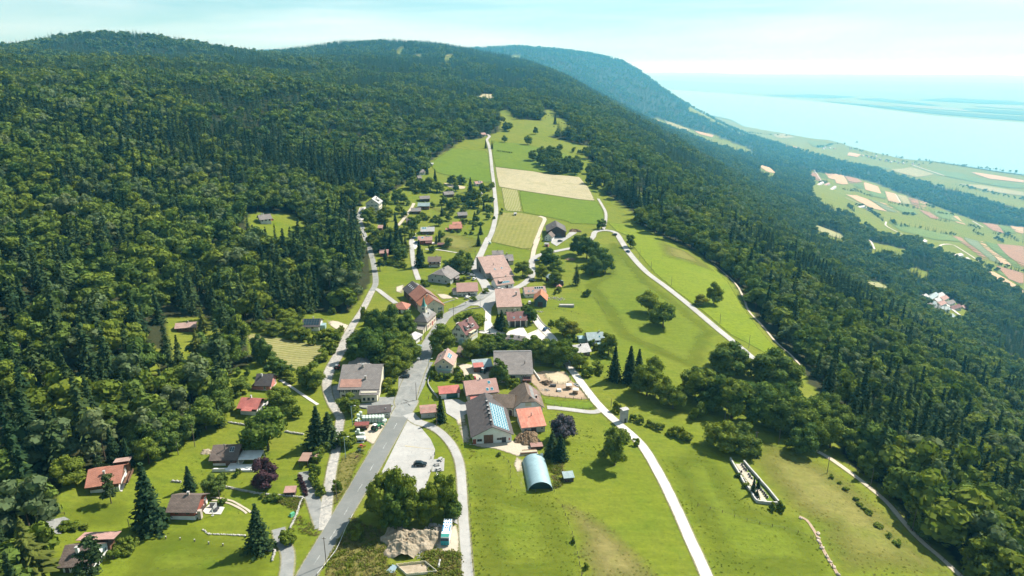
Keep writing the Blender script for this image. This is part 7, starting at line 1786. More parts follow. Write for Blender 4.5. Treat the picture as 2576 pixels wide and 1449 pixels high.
rk = np.random.default_rng(5)
M_STONE = paint('pale_limestone',(.40,.385,.35),.95,.22,1.5); M_STONED = paint('grey_stone',(.30,.29,.27),.95,.25,1.5); M_STONEP = paint('warm_boulder',(.52,.42,.35),.95,.2,1.2)
def rock_mesh(mat, name='stone'):
    iv, fi = ico(); v = iv*(1+rk.normal(0,.10,(len(iv),1)))*np.array([1,rk.uniform(.7,.95),rk.uniform(.6,.85)])
    # fewer faces: keep the coarse solid
    bm = bmesh.new(); bmesh.ops.create_icosphere(bm, subdivisions=1, radius=.5)
    for vv in bm.verts: vv.co = Vector((vv.co.x*rk.uniform(.8,1.2), vv.co.y*rk.uniform(.7,1.05), vv.co.z*rk.uniform(.6,.95)))
    me = bpy.data.meshes.new(name); bm.to_mesh(me); bm.free(); me.materials.append(mat); return me
STONES = [rock_mesh(M_STONE) for _ in range(6)]; STONESD = [rock_mesh(M_STONED) for _ in range(5)]; BOULD = [rock_mesh(M_STONEP) for _ in range(5)]
def stone_wall(line, label, size=.62, h=.7, rows=2):
    L = smooth_line(loops_to_world(line), .4); d = np.concatenate([[0],np.cumsum(np.hypot(*np.diff(L,axis=0).T))]); c=L[len(L)//2]
    r = empty('stone_wall',(c[0],c[1],hz(*c))); tag(r,label,'wall')
    LANDMARKS.append((project(np.array([[c[0],c[1],hz(*c)]]))[0], 'the '+label)) if False else None
    for k in range(rows):
        s = size*.5*(k%2)
        while s < d[-1]:
            x,y = np.interp(s,d,L[:,0]),np.interp(s,d,L[:,1]); sz = size*rk.uniform(.85,1.35)
            o = link(bpy.data.objects.new('stone',STONES[int(rk.integers(6))]),r); o.location=(x-c[0]+rk.normal(0,.05),y-c[1]+rk.normal(0,.05),hz(x,y)-r.location.z+.18+k*h*.45); o.rotation_euler=(rk.uniform(-.3,.3),rk.uniform(-.3,.3),rk.uniform(0,6)); o.scale=(sz*1.15,sz,sz*.85)
            s += size*rk.uniform(.85,1.1)
stone_wall(K('s6',(600,1000),(800,1040),(930,1072),(1320,1137),(1640,1167),(2045,1200)),'long pale dry stone wall across the chalet gardens')
stone_wall(K('s6',(2045,1205),(2000,1265),(1950,1400)) + K('1',(2330,860),(2270,995)),'dry stone wall running down beside the driveway')
stone_wall(K('1',(1590,1002),(1640,1032),(1760,1038),(1930,1046)),'curved low stone terrace edge on the lower lawn',.6,.5,1)
stone_wall(K('1',(2088,1162),(2150,1166),(2130,1250)),'short stone wall beside the lower driveway'); stone_wall(K('1',(1790,160),(1880,175),(1955,188)),'short stone wall behind the large garden tree'); stone_wall(K('1',(2232,232),(2300,245),(2382,256)),'short stone wall left of the twin spruces')
stone_wall(K('1',(1345,622),(1420,628)),'short stone wall by the small garden spruce')
W_CAP = paint('pale_coping',(.46,.45,.42),.9,.15,1)
def garden_wall(line, label, h=.7, w=.3, mat=None, name='garden_wall', cap=None):
    L = smooth_line(loops_to_world(line), 1.2); t=np.gradient(L,axis=0); t/=np.linalg.norm(t,axis=1,keepdims=True); nn=np.stack([-t[:,1],t[:,0]],1)*w/2; z=height(L[:,0],L[:,1]); c=np.array([L[len(L)//2][0],L[len(L)//2][1],z[len(L)//2]])
    V=[]; 
    for i in range(len(L)):
        a,b=L[i]-nn[i],L[i]+nn[i]; V+=[(a[0],a[1],z[i]-.5),(b[0],b[1],z[i]-.5),(b[0],b[1],z[i]+h),(a[0],a[1],z[i]+h)]
    F=[(i*4+j,i*4+(j+1)%4,(i+1)*4+(j+1)%4,(i+1)*4+j) for i in range(len(L)-1) for j in range(4)]+[(0,1,2,3),tuple(range(len(V)-1,len(V)-5,-1))]
    r=empty(name,tuple(c)); tag(r,label,'wall'); Vn=[(v[0]-c[0],v[1]-c[1],v[2]-c[2]) for v in V]; mesh_obj('wall_body',Vn,F,mat or W_CONC,r)
    if cap:
        nn=nn*1.4; V=[]
        for i in range(len(L)):
            a,b=L[i]-nn[i],L[i]+nn[i]; V+=[(a[0],a[1],z[i]+h+.003),(b[0],b[1],z[i]+h+.003),(b[0],b[1],z[i]+h+.12),(a[0],a[1],z[i]+h+.12)]
        mesh_obj('coping',[(v[0]-c[0],v[1]-c[1],v[2]-c[2]) for v in V],F,cap,r)
garden_wall(K('5',(860,752),(940,725),(1010,705)),'low wall dividing the triangular lawn',.5); garden_wall(K('5',(940,826),(1040,795),(1140,762),(1138,735)),'curved low wall below the triangular lawn',.9); garden_wall(K('5',(1090,835),(1200,808),(1315,795)),'low dark wall along the street above the lawn',.6,.3,W_OLD)
garden_wall(K('5',(1165,705),(1230,728),(1310,705),(1355,672)),'curved planter wall in front of the white shuttered house',.8,.3,W_OLD); garden_wall(K('3',(1810,640),(1790,720),(1835,810),(1920,912)),'curved retaining wall below the yellow house',.8); garden_wall(K('5',(1830,1100),(1900,1085),(1955,1035),(1960,990)),'curved kerb wall of the forecourt lawn',.35)
garden_wall(K('5',(1920,840),(1960,920),(2010,980),(2090,1050)),'dark low wall along the pasture edge by the forecourt',.6,.3,W_OLD); garden_wall(K('4',(1480,470),(1520,530),(1560,590)),'pale boundary wall beside the riding ring',1.0,.25,W_WHITE); garden_wall(K('3',(880,1030),(930,1048),(985,1050)),'low wall left of the long shed',.6); garden_wall(K('5',(1250,1055),(1350,1065)),'low wall beside the forecourt drive',.6)
garden_wall(K('s3',(130,300),(215,450),(300,590),(360,700),(440,850),(560,990),(610,1085),(710,1240),(830,1262),(950,1280),(1190,1292)),'left white-capped wall of the cemetery',1.0,.35,W_GREY,'cemetery_wall',W_CAP); garden_wall(K('s3',(430,370),(560,525),(700,680),(830,835),(960,980),(1080,1130),(1195,1270)),'right white-capped wall of the cemetery',1.1,.35,W_GREY,'cemetery_wall',W_CAP)
LANDMARKS.append((np.array([1895,1210]),'the walled cemetery'))
ribbon('cemetery_path',K('s3',(310,400),(420,570),(600,800),(720,970),(900,1245)),2.0,M_GRAVELROAD,.10,'gravel path between the graves')
M_GRAN = paint('dark_granite',(.05,.05,.055),.35,.15,2,0,.5); M_BED = paint('pale_grave_gravel',(.52,.49,.44),.9,.15,2)
q=MB(); q.box(-.38,.38,-.08,.08,-.2,.85,M_GRAN,(.85,1)); ME_HEAD=bpy_mesh('headstone',q); q=MB(); q.box(-.45,.45,0,1.5,-.3,.14,M_BED); ME_GB=bpy_mesh('grave_bed',q)
ga=G(*K1('s3',430,370)); gb=G(*K1('s3',960,980)); ya=math.atan2(gb[1]-ga[1],gb[0]-ga[0])
gr=[(390,430),(412,475),(440,520),(480,552),(540,640),(566,690),(605,727),(665,805),(770,935),(810,982),(845,1022),(880,1067),(910,1112),(945,1150)]; gl=[(320,570),(376,585),(372,655),(416,742),(440,782),(466,812),(490,862),(520,902),(550,948),(662,1088),(682,1132),(712,1172),(732,1212)]
NUM=['first','second','third','fourth','fifth','sixth','seventh','eighth','ninth','tenth','eleventh','twelfth','thirteenth','fourteenth']
for lst,sd,off in ((gr,'right',0),(gl,'left',0)):
    for i,(x,y) in enumerate(lst):
        g=G(*K1('s3',x,y)); r=empty('gravestone',(g[0],g[1],g[2]+.08),ya+math.pi/2 if False else ya+math.pi*.5*(-1)); tag(r,'dark headstone, %s from the top in the %s cemetery row'%(NUM[i],sd),'gravestone','graves in the walled cemetery')
        link(bpy.data.objects.new('headstone',ME_HEAD),r); link(bpy.data.objects.new('grave_bed',ME_GB),r); r.scale=(1,1,rk.uniform(.85,1.3)); r.rotation_euler=(0,0,-math.radians(20) if sd=='right' else math.radians(-20))
q=MB(); q.box(-.05,.05,-.05,.05,-.3,1.15,M_POLE); ME_POST=bpy_mesh('post',q)
def fence(line,label,gap=3.5,h=1.0,wires=2,mat=None,name='pasture_fence',wmat=None,wr=.018):
    L=smooth_line(loops_to_world(line),1.0); d=np.concatenate([[0],np.cumsum(np.hypot(*np.diff(L,axis=0).T))]); n=max(2,int(d[-1]/gap)); ss=np.linspace(0,d[-1],n+1); X=np.interp(ss,d,L[:,0]); Y=np.interp(ss,d,L[:,1]); Z=height(X,Y); c=(X[n//2],Y[n//2],Z[n//2])
    r=empty(name,c); tag(r,label,'fence'); q=MB()
    for i in range(n+1):
        o=link(bpy.data.objects.new('post',ME_POST),r); o.location=(X[i]-c[0],Y[i]-c[1],Z[i]-c[2]); o.rotation_euler=(rk.normal(0,.05),rk.normal(0,.05),rk.uniform(0,3)); o.scale=(1.3,1.3,h/1.05)
    for k in range(wires):
        zz=h*(.92-.4*k)
        for i in range(n): q.tube((X[i]-c[0],Y[i]-c[1],Z[i]-c[2]+zz),(X[i+1]-c[0],Y[i+1]-c[1],Z[i+1]-c[2]+zz),wr,wr,wmat or M_STEEL,4,False)
    q.build('rail',r)
fence(K('7',(20,970),(170,1010),(370,1075),(500,1105),(660,1140),(800,1190)),'wire fence below the cemetery across the right pasture'); fence(K('7',(815,1185),(850,1230),(930,1360),(990,1460)),'wire fence down beside the boulders'); fence(K('2',(1372,560),(1384,700),(1396,900),(1405,1150),(1420,1400)),'post fence along the right of the narrow lane'); fence(K('2',(2110,820),(2190,1040),(2230,1200),(2280,1450)),'wire fence down the middle of the front pasture',4.2)
fence(K('s2',(215,740),(400,770),(600,795),(820,808),(1010,822),(1175,835)),'fence in front of the earth yard',3,1.2); fence(K('s2',(480,950),(750,975),(1000,1000),(1200,1015),(1290,985)),'fence along the lower edge of the triangular lawn',2.6,1.0); fence(K('s2',(900,480),(1000,590),(1090,700),(1180,835)),'white rail between earth yard and concrete road',3,1.0,2,None,'rail_fence',W_WHITE,.05)
fence(K('s2',(290,290),(420,268),(580,270),(700,315),(785,390),(795,455),(720,505),(600,520),(470,495),(380,432),(300,380),(290,290)),'round green rail of the riding ring',2.4,1.2,3,None,'ring_fence',paint('green_rail',(.05,.13,.08),.6,.1),.04); fence(K('8',(820,400),(960,435),(1080,470),(1190,505)),'dark fence between the two right-hand meadows',5); fence(K('s8',(440,905),(530,890),(605,880)),'short wooden rail fence above the turning place',2,1,2,None,'rail_fence',W_WOOD,.05)
fence(K('2',(475,890),(415,1005),(350,1160),(268,1270),(190,1365)),'white pipe guard rail along the main road',3,.9,1,None,'guard_rail',W_WHITE,.06); fence(K('s5',(100,520),(340,700),(370,1000),(380,1250),(470,1330),(900,1340),(1330,1330)),'fence curving round below the arched hangar',3,1.0); fence(K('7',(960,620),(1130,735),(1330,905),(1480,1090),(1680,1310),(1830,1450)),'fence along the lower farm track',6); fence(K('s7',(960,700),(1300,930),(1500,1010),(1640,1090),(1720,1250),(1860,1430)),'dark field fence right of the machine shed',4); fence(K('s7',(420,1300),(800,1350),(1000,1390),(1200,1449)),'dark field fence below the building materials',4)
fence(K('4',(1480,425),(1600,420),(1800,435)),'tall green net fence behind the riding ring',3,2.4,4,None,'net_fence',paint('teal_net',(.04,.16,.16),.6,.1),.05)

# ------------------------------------------------------------------ heaps, boulders, small yard things
def heap(name,label,cat,px,rx,ry,h,mat,rz=0,rough=.35,fur=0.0,n=46,off=-.1):
    g=G(*px); V=[];F=[]
    for j in range(n+1):
        for i in range(n+1):
            x=-1+2*i/n; y=-1+2*j/n; r=math.hypot(x,y)*(1+.22*math.sin(3*math.atan2(y,x)+px[0])+.12*math.sin(7*math.atan2(y,x)+px[1])); k=max(0,1-r**1.6)
            nz=float(vnoise(np.array([x*3.1+px[0]]),np.array([y*3.1]),31)[0])*.6+float(vnoise(np.array([x*8+px[0]]),np.array([y*8]),32)[0])*.45+float(vnoise(np.array([x*19]),np.array([y*19+px[1]]),33)[0])*.25
            z=h*(k**.7)*(1+rough*nz*1.6)+ (fur*math.sin(x*26)*k*(1 if y<.1 else .3) if fur else 0)
            V.append((x*rx,y*ry,z if r<1 else -.6))
    F=[(j*(n+1)+i,j*(n+1)+i+1,(j+1)*(n+1)+i+1,(j+1)*(n+1)+i) for j in range(n) for i in range(n)]
    o=mesh_obj(name,V,F,mat); o.location=(g[0],g[1],g[2]+off); o.rotation_euler=(0,0,rz); tag(o,label,cat); return o
M_EARTH=asphalt('dug_earth',(.29,.235,.165),(.42,.355,.265),.9,False); M_MANURE=asphalt('manure_straw',(.16,.105,.062),(.27,.19,.115),2.4,False); M_MANURED=asphalt('dark_manure',(.09,.062,.042),(.14,.098,.065),2,False)
heap('earth_mound','furrowed mound of pale dug earth on the building plot','mound',(1028,1366),8.4,6.6,3.2,M_EARTH,0,.55,.14,70); heap('manure_heap','big lumpy brown manure heap beside the solar barn','heap',(1327,1106),4.8,5.4,2.2,M_MANURE,.1,.75,0,60); heap('manure_heap','dark manure heap at the edge of the riding ring','heap',K1('s2',310,500),2.8,2.2,1.3,M_MANURED,.2,.6); heap('rubbish_heap','brown log and brush pile beside the hilltop barn','heap',K1('b',1515,1295),5,4,1.8,M_MANURE,.2,.8); heap('compost_heap','pale sand heap behind the brown chalet with the terrace','heap',(520,1137),2.4,1.8,.8,M_EARTH)
heap('earth_heap','brown earth patch under the trees of the farm lane','heap',(1435,653),4,3,.7,M_MANURE,0,.6)
def rockpile(px,n,rx,ry,label,pool,sz=(.4,.9),name='rubble_pile'):
    g=G(*px); r=empty(name,tuple(g)); tag(r,label,'rubble')
    for i in range(n):
        a=rk.uniform(0,6.28); d=math.sqrt(rk.random()); x,y=rx*d*math.cos(a),ry*d*math.sin(a); s=rk.uniform(*sz)
        o=link(bpy.data.objects.new('stone',pool[int(rk.integers(len(pool)))]),r); o.location=(x,y,hz(g[0]+x,g[1]+y)-g[2]+.1+.6*(1-d)*rk.random()); o.rotation_euler=tuple(rk.uniform(0,6,3)); o.scale=(s*1.2,s,s)
rockpile((1092,1332),90,3.0,2.6,'heap of grey-blue rubble stones behind the camper bus',STONESD+STONES); rockpile((525,1138),16,2.6,1.6,'ring of white boulders behind the brown chalet with the terrace',STONES,(.4,.9),'boulder_ring'); rockpile(K1('s7',640,1060),60,5.5,3.2,'scattered pale building rubble right of the orange barn',STONES,(.25,.9)); rockpile(K1('s7',250,1390),24,2.6,1.6,'small stone heap below the orange barn',STONES,(.25,.6)); rockpile(K1('s2',310,640),30,2.0,1.4,'dark and white scrap pile by the riding ring',STONESD+STONES,(.3,.8)); rockpile(K1('s7',990,60),14,2.4,1.4,'logs and stones under the farm lane trees',STONESD,(.4,.8)); rockpile(K1('f',600,1080),46,2.6,1.6,'loose stones at the foot of the earth mound',STONES+STONESD,(.2,.5))
BP=[(290,285,.9),(650,605,1.2),(655,690,.9),(640,735,.8),(680,785,.9),(722,892,1.1),(828,1072,1.0),(890,1172,.95),(970,1285,1.0),(1055,1432,1.0)]
for i,(x,y,s) in enumerate(BP):
    g=G(1978+x*.1238,1269.6+y*.1238); o=link(bpy.data.objects.new('boulder',BOULD[i%5])); o.location=(g[0],g[1],g[2]+.25*s); o.scale=(s*1.5,s*1.2,s*1.2); o.rotation_euler=(0,0,i*1.3); tag(o,'pale boulder, %s from the top along the worn pasture path'%NUM[i],'boulder','boulders along the pasture path')
# building pit
pg=[G(*p) for p in K('f',(215,1275),(720,1225),(930,1400),(400,1449))]; z0=np.mean([p[2] for p in pg]); pc=np.mean(pg,0)
pit=empty('foundation_pit',(pc[0],pc[1],z0)); tag(pit,'shored building pit with pale timber edges at the bottom edge','pit')
rel=[(p[0]-pc[0],p[1]-pc[1]) for p in pg]
q=MB(); q.poly([(x*.94,y*.94,.16) for x,y in rel],M_EARTH); q.build('pit_floor',pit)
for i in range(4):
    (xa,ya_),(xb,yb)=rel[i],rel[(i+1)%4]; ln=math.hypot(xb-xa,yb-ya_); m_=max(3,int(ln/.5))
    for k in range(m_):
        t=(k+.5)/m_; x,y=xa+(xb-xa)*t,ya_+(yb-ya_)*t; o=link(bpy.data.objects.new('shoring_plank',unit_box(W_YELLOW if i in(0,) else W_CREAM,'shoring_plank')),pit); o.location=(x,y,.35); o.rotation_euler=(rk.normal(0,.06),0,math.atan2(yb-ya_,xb-xa)); o.scale=(ln/m_*.88,.10,1.0+rk.uniform(-.15,.15))
q=MB(); x,y=rel[0]; q.solid([(x-2.6,y-2.4,.15),(x-.2,y-2.8,.2),(x+.6,y-.3,.5),(x-1.1,y+.2,.45),(x-1.6,y-1.2,.55)],[(0,1,4),(1,2,4),(2,3,4),(3,0,4)],paint('blue_grey_tarp',(.22,.30,.33),.5,.1)); q.build('tarpaulin',pit)
g=G(*K1('f',965,1250)); q=MB(); q.tube((0,-1.6,.25),(.2,1.5,.25),.30,.30,W_CONC,10); o=q.build('concrete_pipe'); o.location=(g[0],g[1],g[2]+.1); tag(o,'grey concrete pipe lying right of the building pit','pipe')
g=G(*K1('f',915,860)); q=MB(); q.box(-.5,.5,-.5,.5,.1,.9,paint('yellow_machine',(.55,.42,.03),.5,.1)); q.box(-.35,.2,-.35,.35,.9,1.3,M_STEEL); o=q.build('compactor'); o.location=tuple(g); tag(o,'small yellow compactor left of the camper bus','machine')
# timber stack, sheet lid, feeders, parasol, tables, benches
g=G(*K1('s5',780,480)); ts=empty('timber_stack',tuple(g),.12); tag(ts,'stack of long beams behind the arched hangar','timber')
for k in range(3):
    for j in range(4):
        o=boxpart('beam',ts,-3.2+(.25*j),3.0-.2*k,-1.3+j*.62,-1.3+j*.62+.4,.05+k*.34,.05+k*.34+.3,(W_CREAM,W_YELLOW,W_WOOD)[(j+k)%3])
h=H('silage_cover','low shed with rusty pink sheet roof at the manure heap',K1('s5',830,400),K1('s5',1075,390),2.4,1.2,.2,W_DWOOD,R_STRIPE,mono=True,oe=.2,og=.2,cat='shed')
def feeder(px,label,rz):
    g=G(*px); r=empty('hay_feeder',(g[0],g[1],g[2]+.1),rz); tag(r,label,'feeder'); q=MB(); q.box(-1.3,1.3,-1.1,1.1,2.0,2.45,W_WHITE,(.82,.4)); q.build('roof',r)
    for x in (-1,1):
        for y in (-.85,.85): boxpart('post',r,x-.06,x+.06,y-.06,y+.06,-.1,2.0,M_STEEL)
    q=MB(); q.box(-1,1,-.8,.8,.3,.9,M_MANURE,(1.05,1.05)); q.build('rack',r)
feeder(K1('s2',760,610),'white-roofed hay feeder, upper one in the earth yard',.1); feeder(K1('s2',893,700),'white-roofed hay feeder, lower one in the earth yard',-.1)
g=G(*K1('s2',920,540)); r=empty('trough',(g[0],g[1],g[2]+.1),-.9); tag(r,'flat white trough beside the concrete road','trough'); boxpart('trough_body',r,-1.4,1.4,-.6,.6,0,.5,W_WHITE); boxpart('water',r,-1.25,1.25,-.45,.45,.5,.52,M_GLASS)
for t,x,y,lb in (('s2',450,560,'small dark skip by the manure heap'),):
    g=G(*K1(t,x,y)); q=MB(); q.box(-1.2,1.2,-.6,.6,0,1.0,M_STEEL,(1.1,1.1)); o=q.build('skip'); o.location=(g[0],g[1],g[2]+.05); tag(o,lb,'skip')
g=G(*K1('s2',570,655)); q=MB(); q.box(-1,1,-.8,.8,.1,1.1,W_WHITE,(.8,.8)); q.tube((-.9,-.9,.25),(-.9,.9,.25),.25,.25,M_TYRE,8); o=q.build('small_trailer'); o.location=(g[0],g[1],g[2]+.05); tag(o,'little white trailer on the grass by the yard','trailer')
g=G(*K1('1',1665,888)); r=empty('parasol',(g[0],g[1],g[2]+.08)); tag(r,'closed white parasol on the pale stone patio','parasol'); q=MB(); q.tube((0,0,0),(0,0,2.6),.05,.04,M_METAL,6); q.build('pole',r); q=MB(); q.tube((0,0,.9),(0,0,2.4),.22,.10,W_WHITE,8); q.build('canopy',r); q=MB(); q.tube((0,0,0),(0,0,.1),.4,.4,W_CONC,10); q.build('foot',r)
g=G(*K1('1',1700,850)); r=empty('garden_table',(g[0],g[1],g[2]+.08)); tag(r,'round dark garden table on the pale stone patio','table'); q=MB(); q.tube((0,0,.7),(0,0,.76),.75,.75,M_STEEL,14); q.build('top',r); q=MB(); q.tube((0,0,0),(0,0,.7),.08,.08,M_STEEL,6); q.build('leg',r)
def bench(px,rz,label,table=False):
    g=G(*px); r=empty('picnic_table' if table else 'bench',(g[0],g[1],g[2]+.1),rz); tag(r,label,'table' if table else 'bench'); m=W_WHITE if not table else W_CONC
    if table: boxpart('top',r,-.9,.9,-.4,.4,.72,.8,m); boxpart('seat',r,-.9,.9,-.95,-.65,.42,.48,m); boxpart('seat',r,-.9,.9,.65,.95,.42,.48,m); boxpart('leg',r,-.7,-.55,-.8,.8,0,.42,m); boxpart('leg',r,.55,.7,-.8,.8,0,.42,m)
    else: boxpart('seat',r,-1,1,-.25,.25,.42,.5,m); boxpart('backrest',r,-1,1,.2,.27,.55,.95,m); boxpart('leg',r,-.8,-.7,-.2,.2,0,.42,m); boxpart('leg',r,.7,.8,-.2,.2,0,.42,m)
bench(K1('2',1132,492),.2,'pale picnic table in the middle of the picnic place',True); bench(K1('2',1158,455),1.2,'pale picnic table at the upper corner of the picnic place',True); bench(K1('2',1145,530),.5,'pale picnic table at the lower edge of the picnic place',True); bench(K1('2',1133,578),1.5,'upper white bench beside the car park'); bench(K1('2',1128,625),1.5,'lower white bench beside the car park')
for x,y,lb in ((1112,412,'upper'),(1084,444,'middle'),(1080,548,'lower')):
    g=G(*K1('2',x,y)); r=empty('bollard',tuple(g)); tag(r,'%s dark post on the car park edge'%lb,'bollard'); q=MB(); q.tube((0,0,-.2),(0,0,1.0),.14,.12,M_STEEL,8); q.build('post',r); q=MB(); q.tube((0,0,1.0),(0,0,1.1),.17,.05,M_STEEL,8); q.build('cap',r)
for i,(x,y) in enumerate(((1300,1068),(1412,1078),(1524,1091),(1635,1111),(1747,1125))):
    g=G(*K1('1',x,y)); r=empty('lawn_post',tuple(g)); tag(r,'short wooden post, %s from the left on the lower lawn'%NUM[i],'post','posts on the lower lawn'); q=MB(); q.box(-.13,.13,-.13,.13,-.2,.75,M_POLE); q.build('post',r); q=MB(); q.box(-.16,.16,-.16,.16,.75,.85,W_GREY); q.build('cap',r)
g=G(*K1('1',2290,885)); q=MB(); q.box(-.9,.9,-.6,.6,0,.9,paint('green_tarp',(.10,.36,.20),.5,.12),(.7,.6)); q.box(-1,1,-.7,.7,-.1,.15,MATS['green_tarp']); o=q.build('covered_boat'); o.location=(g[0],g[1],g[2]+.05); o.rotation_euler=(0,0,.9); tag(o,'green tarpaulin covered heap beside the stone wall','tarpaulin')
for i,(x,y) in enumerate(((1975,850),(1995,900),(2020,960),(2040,1010),(2060,1060),(2075,1110),(2078,1150))): plant('p',K1('s6',x,y),1.7,1.9)
# caravan, container, field huts
g=G(1209,816); r=empty('caravan',(g[0],g[1],g[2]+.1),.05); tag(r,'white caravan parked on the lawn beside the forecourt','caravan'); q=MB(); q.box(-2,2,-1,1,.4,2.3,W_WHITE,(.94,.94)); q.build('body',r); boxpart('window',r,-1,.6,-1.02,-.96,1.2,1.8,M_GLASS)
for y in (-.9,.9):
    q=MB(); q.tube((0,y-.1,.3),(0,y+.1,.3),.3,.3,M_TYRE,12); q.build('wheel',r)
g=G(*K1('s7',900,1255)); r=empty('open_container',(g[0],g[1],g[2]),-.02); tag(r,'long open concrete-grey bin filled with white rubble','container')
boxpart('front_side',r,-4.2,4.2,-1.1,-.95,0,1.4,W_CONC); boxpart('rear_side',r,-4.2,4.2,.95,1.1,0,1.4,W_CONC); boxpart('end',r,-4.2,-4.05,-.95,.95,0,1.4,W_CONC); boxpart('end',r,4.05,4.2,-.95,.95,0,1.4,W_CONC); boxpart('fill',r,-4.05,4.05,-.95,.95,.1,1.15,M_BED)
cabin('tiny white hut alone in the mown field','b',(985,1160),(1005,1160),3,2.0,.8,W_WHITE,R_LGREY,None,nw=1,chim=False,name='hut',cat='hut',oe=.3,og=.3)
g=G(*K1('b',772,1408)); o=link(bpy.data.objects.new('hay_bale',ME_BALE)); o.location=(g[0],g[1],g[2]); o.scale=(1.6,1.6,1.5); tag(o,'single white bale beside the north lane','bale')
# people near the church
M_SKIN=paint('skin',(.45,.28,.20),.6,.05); M_HAIR=paint('dark_hair',(.03,.02,.015),.7,.1)
def person(px,rz,shirt,trousers,label,step=.12):
    g=G(*px); r=empty('person',(g[0],g[1],g[2]+.1),rz); tag(r,label,'person')
    pts=[(0,0,.98,.15),(0,0,1.22,.15),(0,0,1.42,.16),(0,0,1.53,.065),(0,.02,1.68,.105),(-.1,0,.90,.10),(-.11,step,.50,.07),(-.11,step*.6,.08,.05),(-.11,step*.6+.14,.04,.045),(.1,0,.90,.10),(.11,-step*.4,.50,.07),(.11,-step*1.2,.08,.05),(.11,-step*1.2+.14,.04,.045),(-.20,0,1.40,.065),(-.27,-step*.6,1.13,.048),(-.27,step*.3,.90,.04),(.20,0,1.40,.065),(.27,step*.6,1.13,.048),(.27,step*.9,.92,.04)]
    ed=[(0,1),(1,2),(2,3),(3,4),(0,5),(5,6),(6,7),(7,8),(0,9),(9,10),(10,11),(11,12),(2,13),(13,14),(14,15),(2,16),(16,17),(17,18)]
    me=bpy.data.meshes.new('body'); me.from_pydata([p[:3] for p in pts],ed,[]); o=link(bpy.data.objects.new('body',me),r); me.materials.append(shirt)
    md=o.modifiers.new('skin','SKIN'); 
    for i,p in enumerate(pts): me.skin_vertices[0].data[i].radius=(p[3],p[3])
    me.skin_vertices[0].data[0].use_root=True; o.modifiers.new('sub','SUBSURF').render_levels=1
    q=MB(); q.blob((0,-.01,1.74),(.115,.12,.085),M_HAIR,8,5); q.build('hair',r)
person(K1('s4',1085,455),2.2,paint('grey_clothes',(.16,.17,.18),.8,.1),None,'person in grey standing left on the church forecourt'); person(K1('s4',1140,480),.6,paint('dark_clothes',(.05,.05,.07),.8,.1),None,'person in dark clothes on the church forecourt by the street'); person(K1('s4',1170,455),4.0,paint('blue_clothes',(.10,.13,.22),.8,.1),None,'person in blue standing right on the church forecourt')
# cattle on the upper pasture
M_COW=paint('brown_hide',(.10,.055,.035),.8,.25,3)
def cow(px,rz,label):
    g=G(*px); r=link(bpy.data.objects.new('cow',None)); r.location=tuple(g); r.rotation_euler=(0,0,rz); tag(r,label,'cow','cattle on the upper pasture')
    pts=[(-.85,0,1.12,.26),(-.3,0,1.08,.34),(.35,0,1.10,.34),(.75,0,1.22,.24),(1.1,0,1.20,.15),(1.35,0,.98,.13),(1.55,0,.82,.09)]; ed=[(i,i+1) for i in range(6)]
    for x,y in ((-.75,-.2),(-.75,.2),(.6,-.2),(.6,.2)):
        b=len(pts); pts+=[(x,y,.85,.13),(x-(.12 if x<0 else 0),y,.42,.07),(x,y,.04,.06)]; ed+=[(0 if x<0 else 2,b),(b,b+1),(b+1,b+2)]
    me=bpy.data.meshes.new('body'); me.from_pydata([p[:3] for p in pts],ed,[]); o=link(bpy.data.objects.new('body',me),r); me.materials.append(M_COW); o.modifiers.new('skin','SKIN')
    for i,p in enumerate(pts): me.skin_vertices[0].data[i].radius=(p[3],p[3])
    me.skin_vertices[0].data[1].use_root=True
for i,(x,y) in enumerate(((1285,282),(1312,280),(1405,345),(1425,352),(1468,352),(1480,368),(1335,378),(1260,300))): cow(K1('b',x,y),i*1.1,'brown cow, %s in the herd on the upper pasture'%NUM[i])
# boat on the lake
bp=plane_hit([K1('a',1503,255)])[0]; r=empty('boat',(bp[0],bp[1],LZ),.4); r.scale=(7,7,7); tag(r,'single dark boat far out on the lake','boat'); q=MB(); q.box(-2,2,-.7,.7,-.1,.7,M_STEEL,(1.1,1.2)); q.build('hull',r); q=MB(); q.box(-.8,.6,-.5,.5,.7,1.7,W_GREY,(.8,.8)); q.build('cabin',r)

# more garden trees between the houses, clear of walls and lanes
def garden_trees(poly,n,hr,kinds,mind=3.0,wf=.85):
    w=loops_to_world(poly); lo,hi=w.min(0),w.max(0); pts=[]
    for _ in range(4000):
        q=lo+(hi-lo)*rt.random(2)
        if not in_poly(q[None],w)[0]: continue
        h=rt.uniform(*hr); r_=h*.3
        if any(math.hypot(q[0]-f[0],q[1]-f[1])<f[2]*.85+r_ for f in FOOT): continue
        if any(np.hypot(*(q-p)).min()<mind+r_*.5 for p in pts): continue
        if not off_roads(np.array([[q[0],q[1],0]]),r_*.8+.6)[0]: continue
        pts.append(q); k=kinds[int(rt.integers(len(kinds)))]; z=hz(*q); p=project(np.array([[q[0],q[1],z]]))[0]
        plant(k,(float(p[0]),float(p[1])),h,h*(wf if k in 'bdy' else (1.1 if k=='s' else .45)),(q[0],q[1],z))
        if len(pts)>=n: break
garden_trees([(1005,500),(1060,455),(1110,470),(1225,470),(1238,545),(1215,600),(1130,590),(1090,640),(1020,600),(960,560)],36,(4.5,10),'bbdsc')
garden_trees([(945,600),(1030,600),(1040,650),(1000,672),(950,660)],16,(7,14),'bdcc'); garden_trees([(600,905),(640,920),(700,950),(790,960),(760,1010),(720,1020),(700,1060),(640,1010),(590,990)],5,(3,5),'bs'); garden_trees([(880,870),(1040,860),(1050,905),(990,960),(960,930),(900,915)],12,(7,13),'bbd')
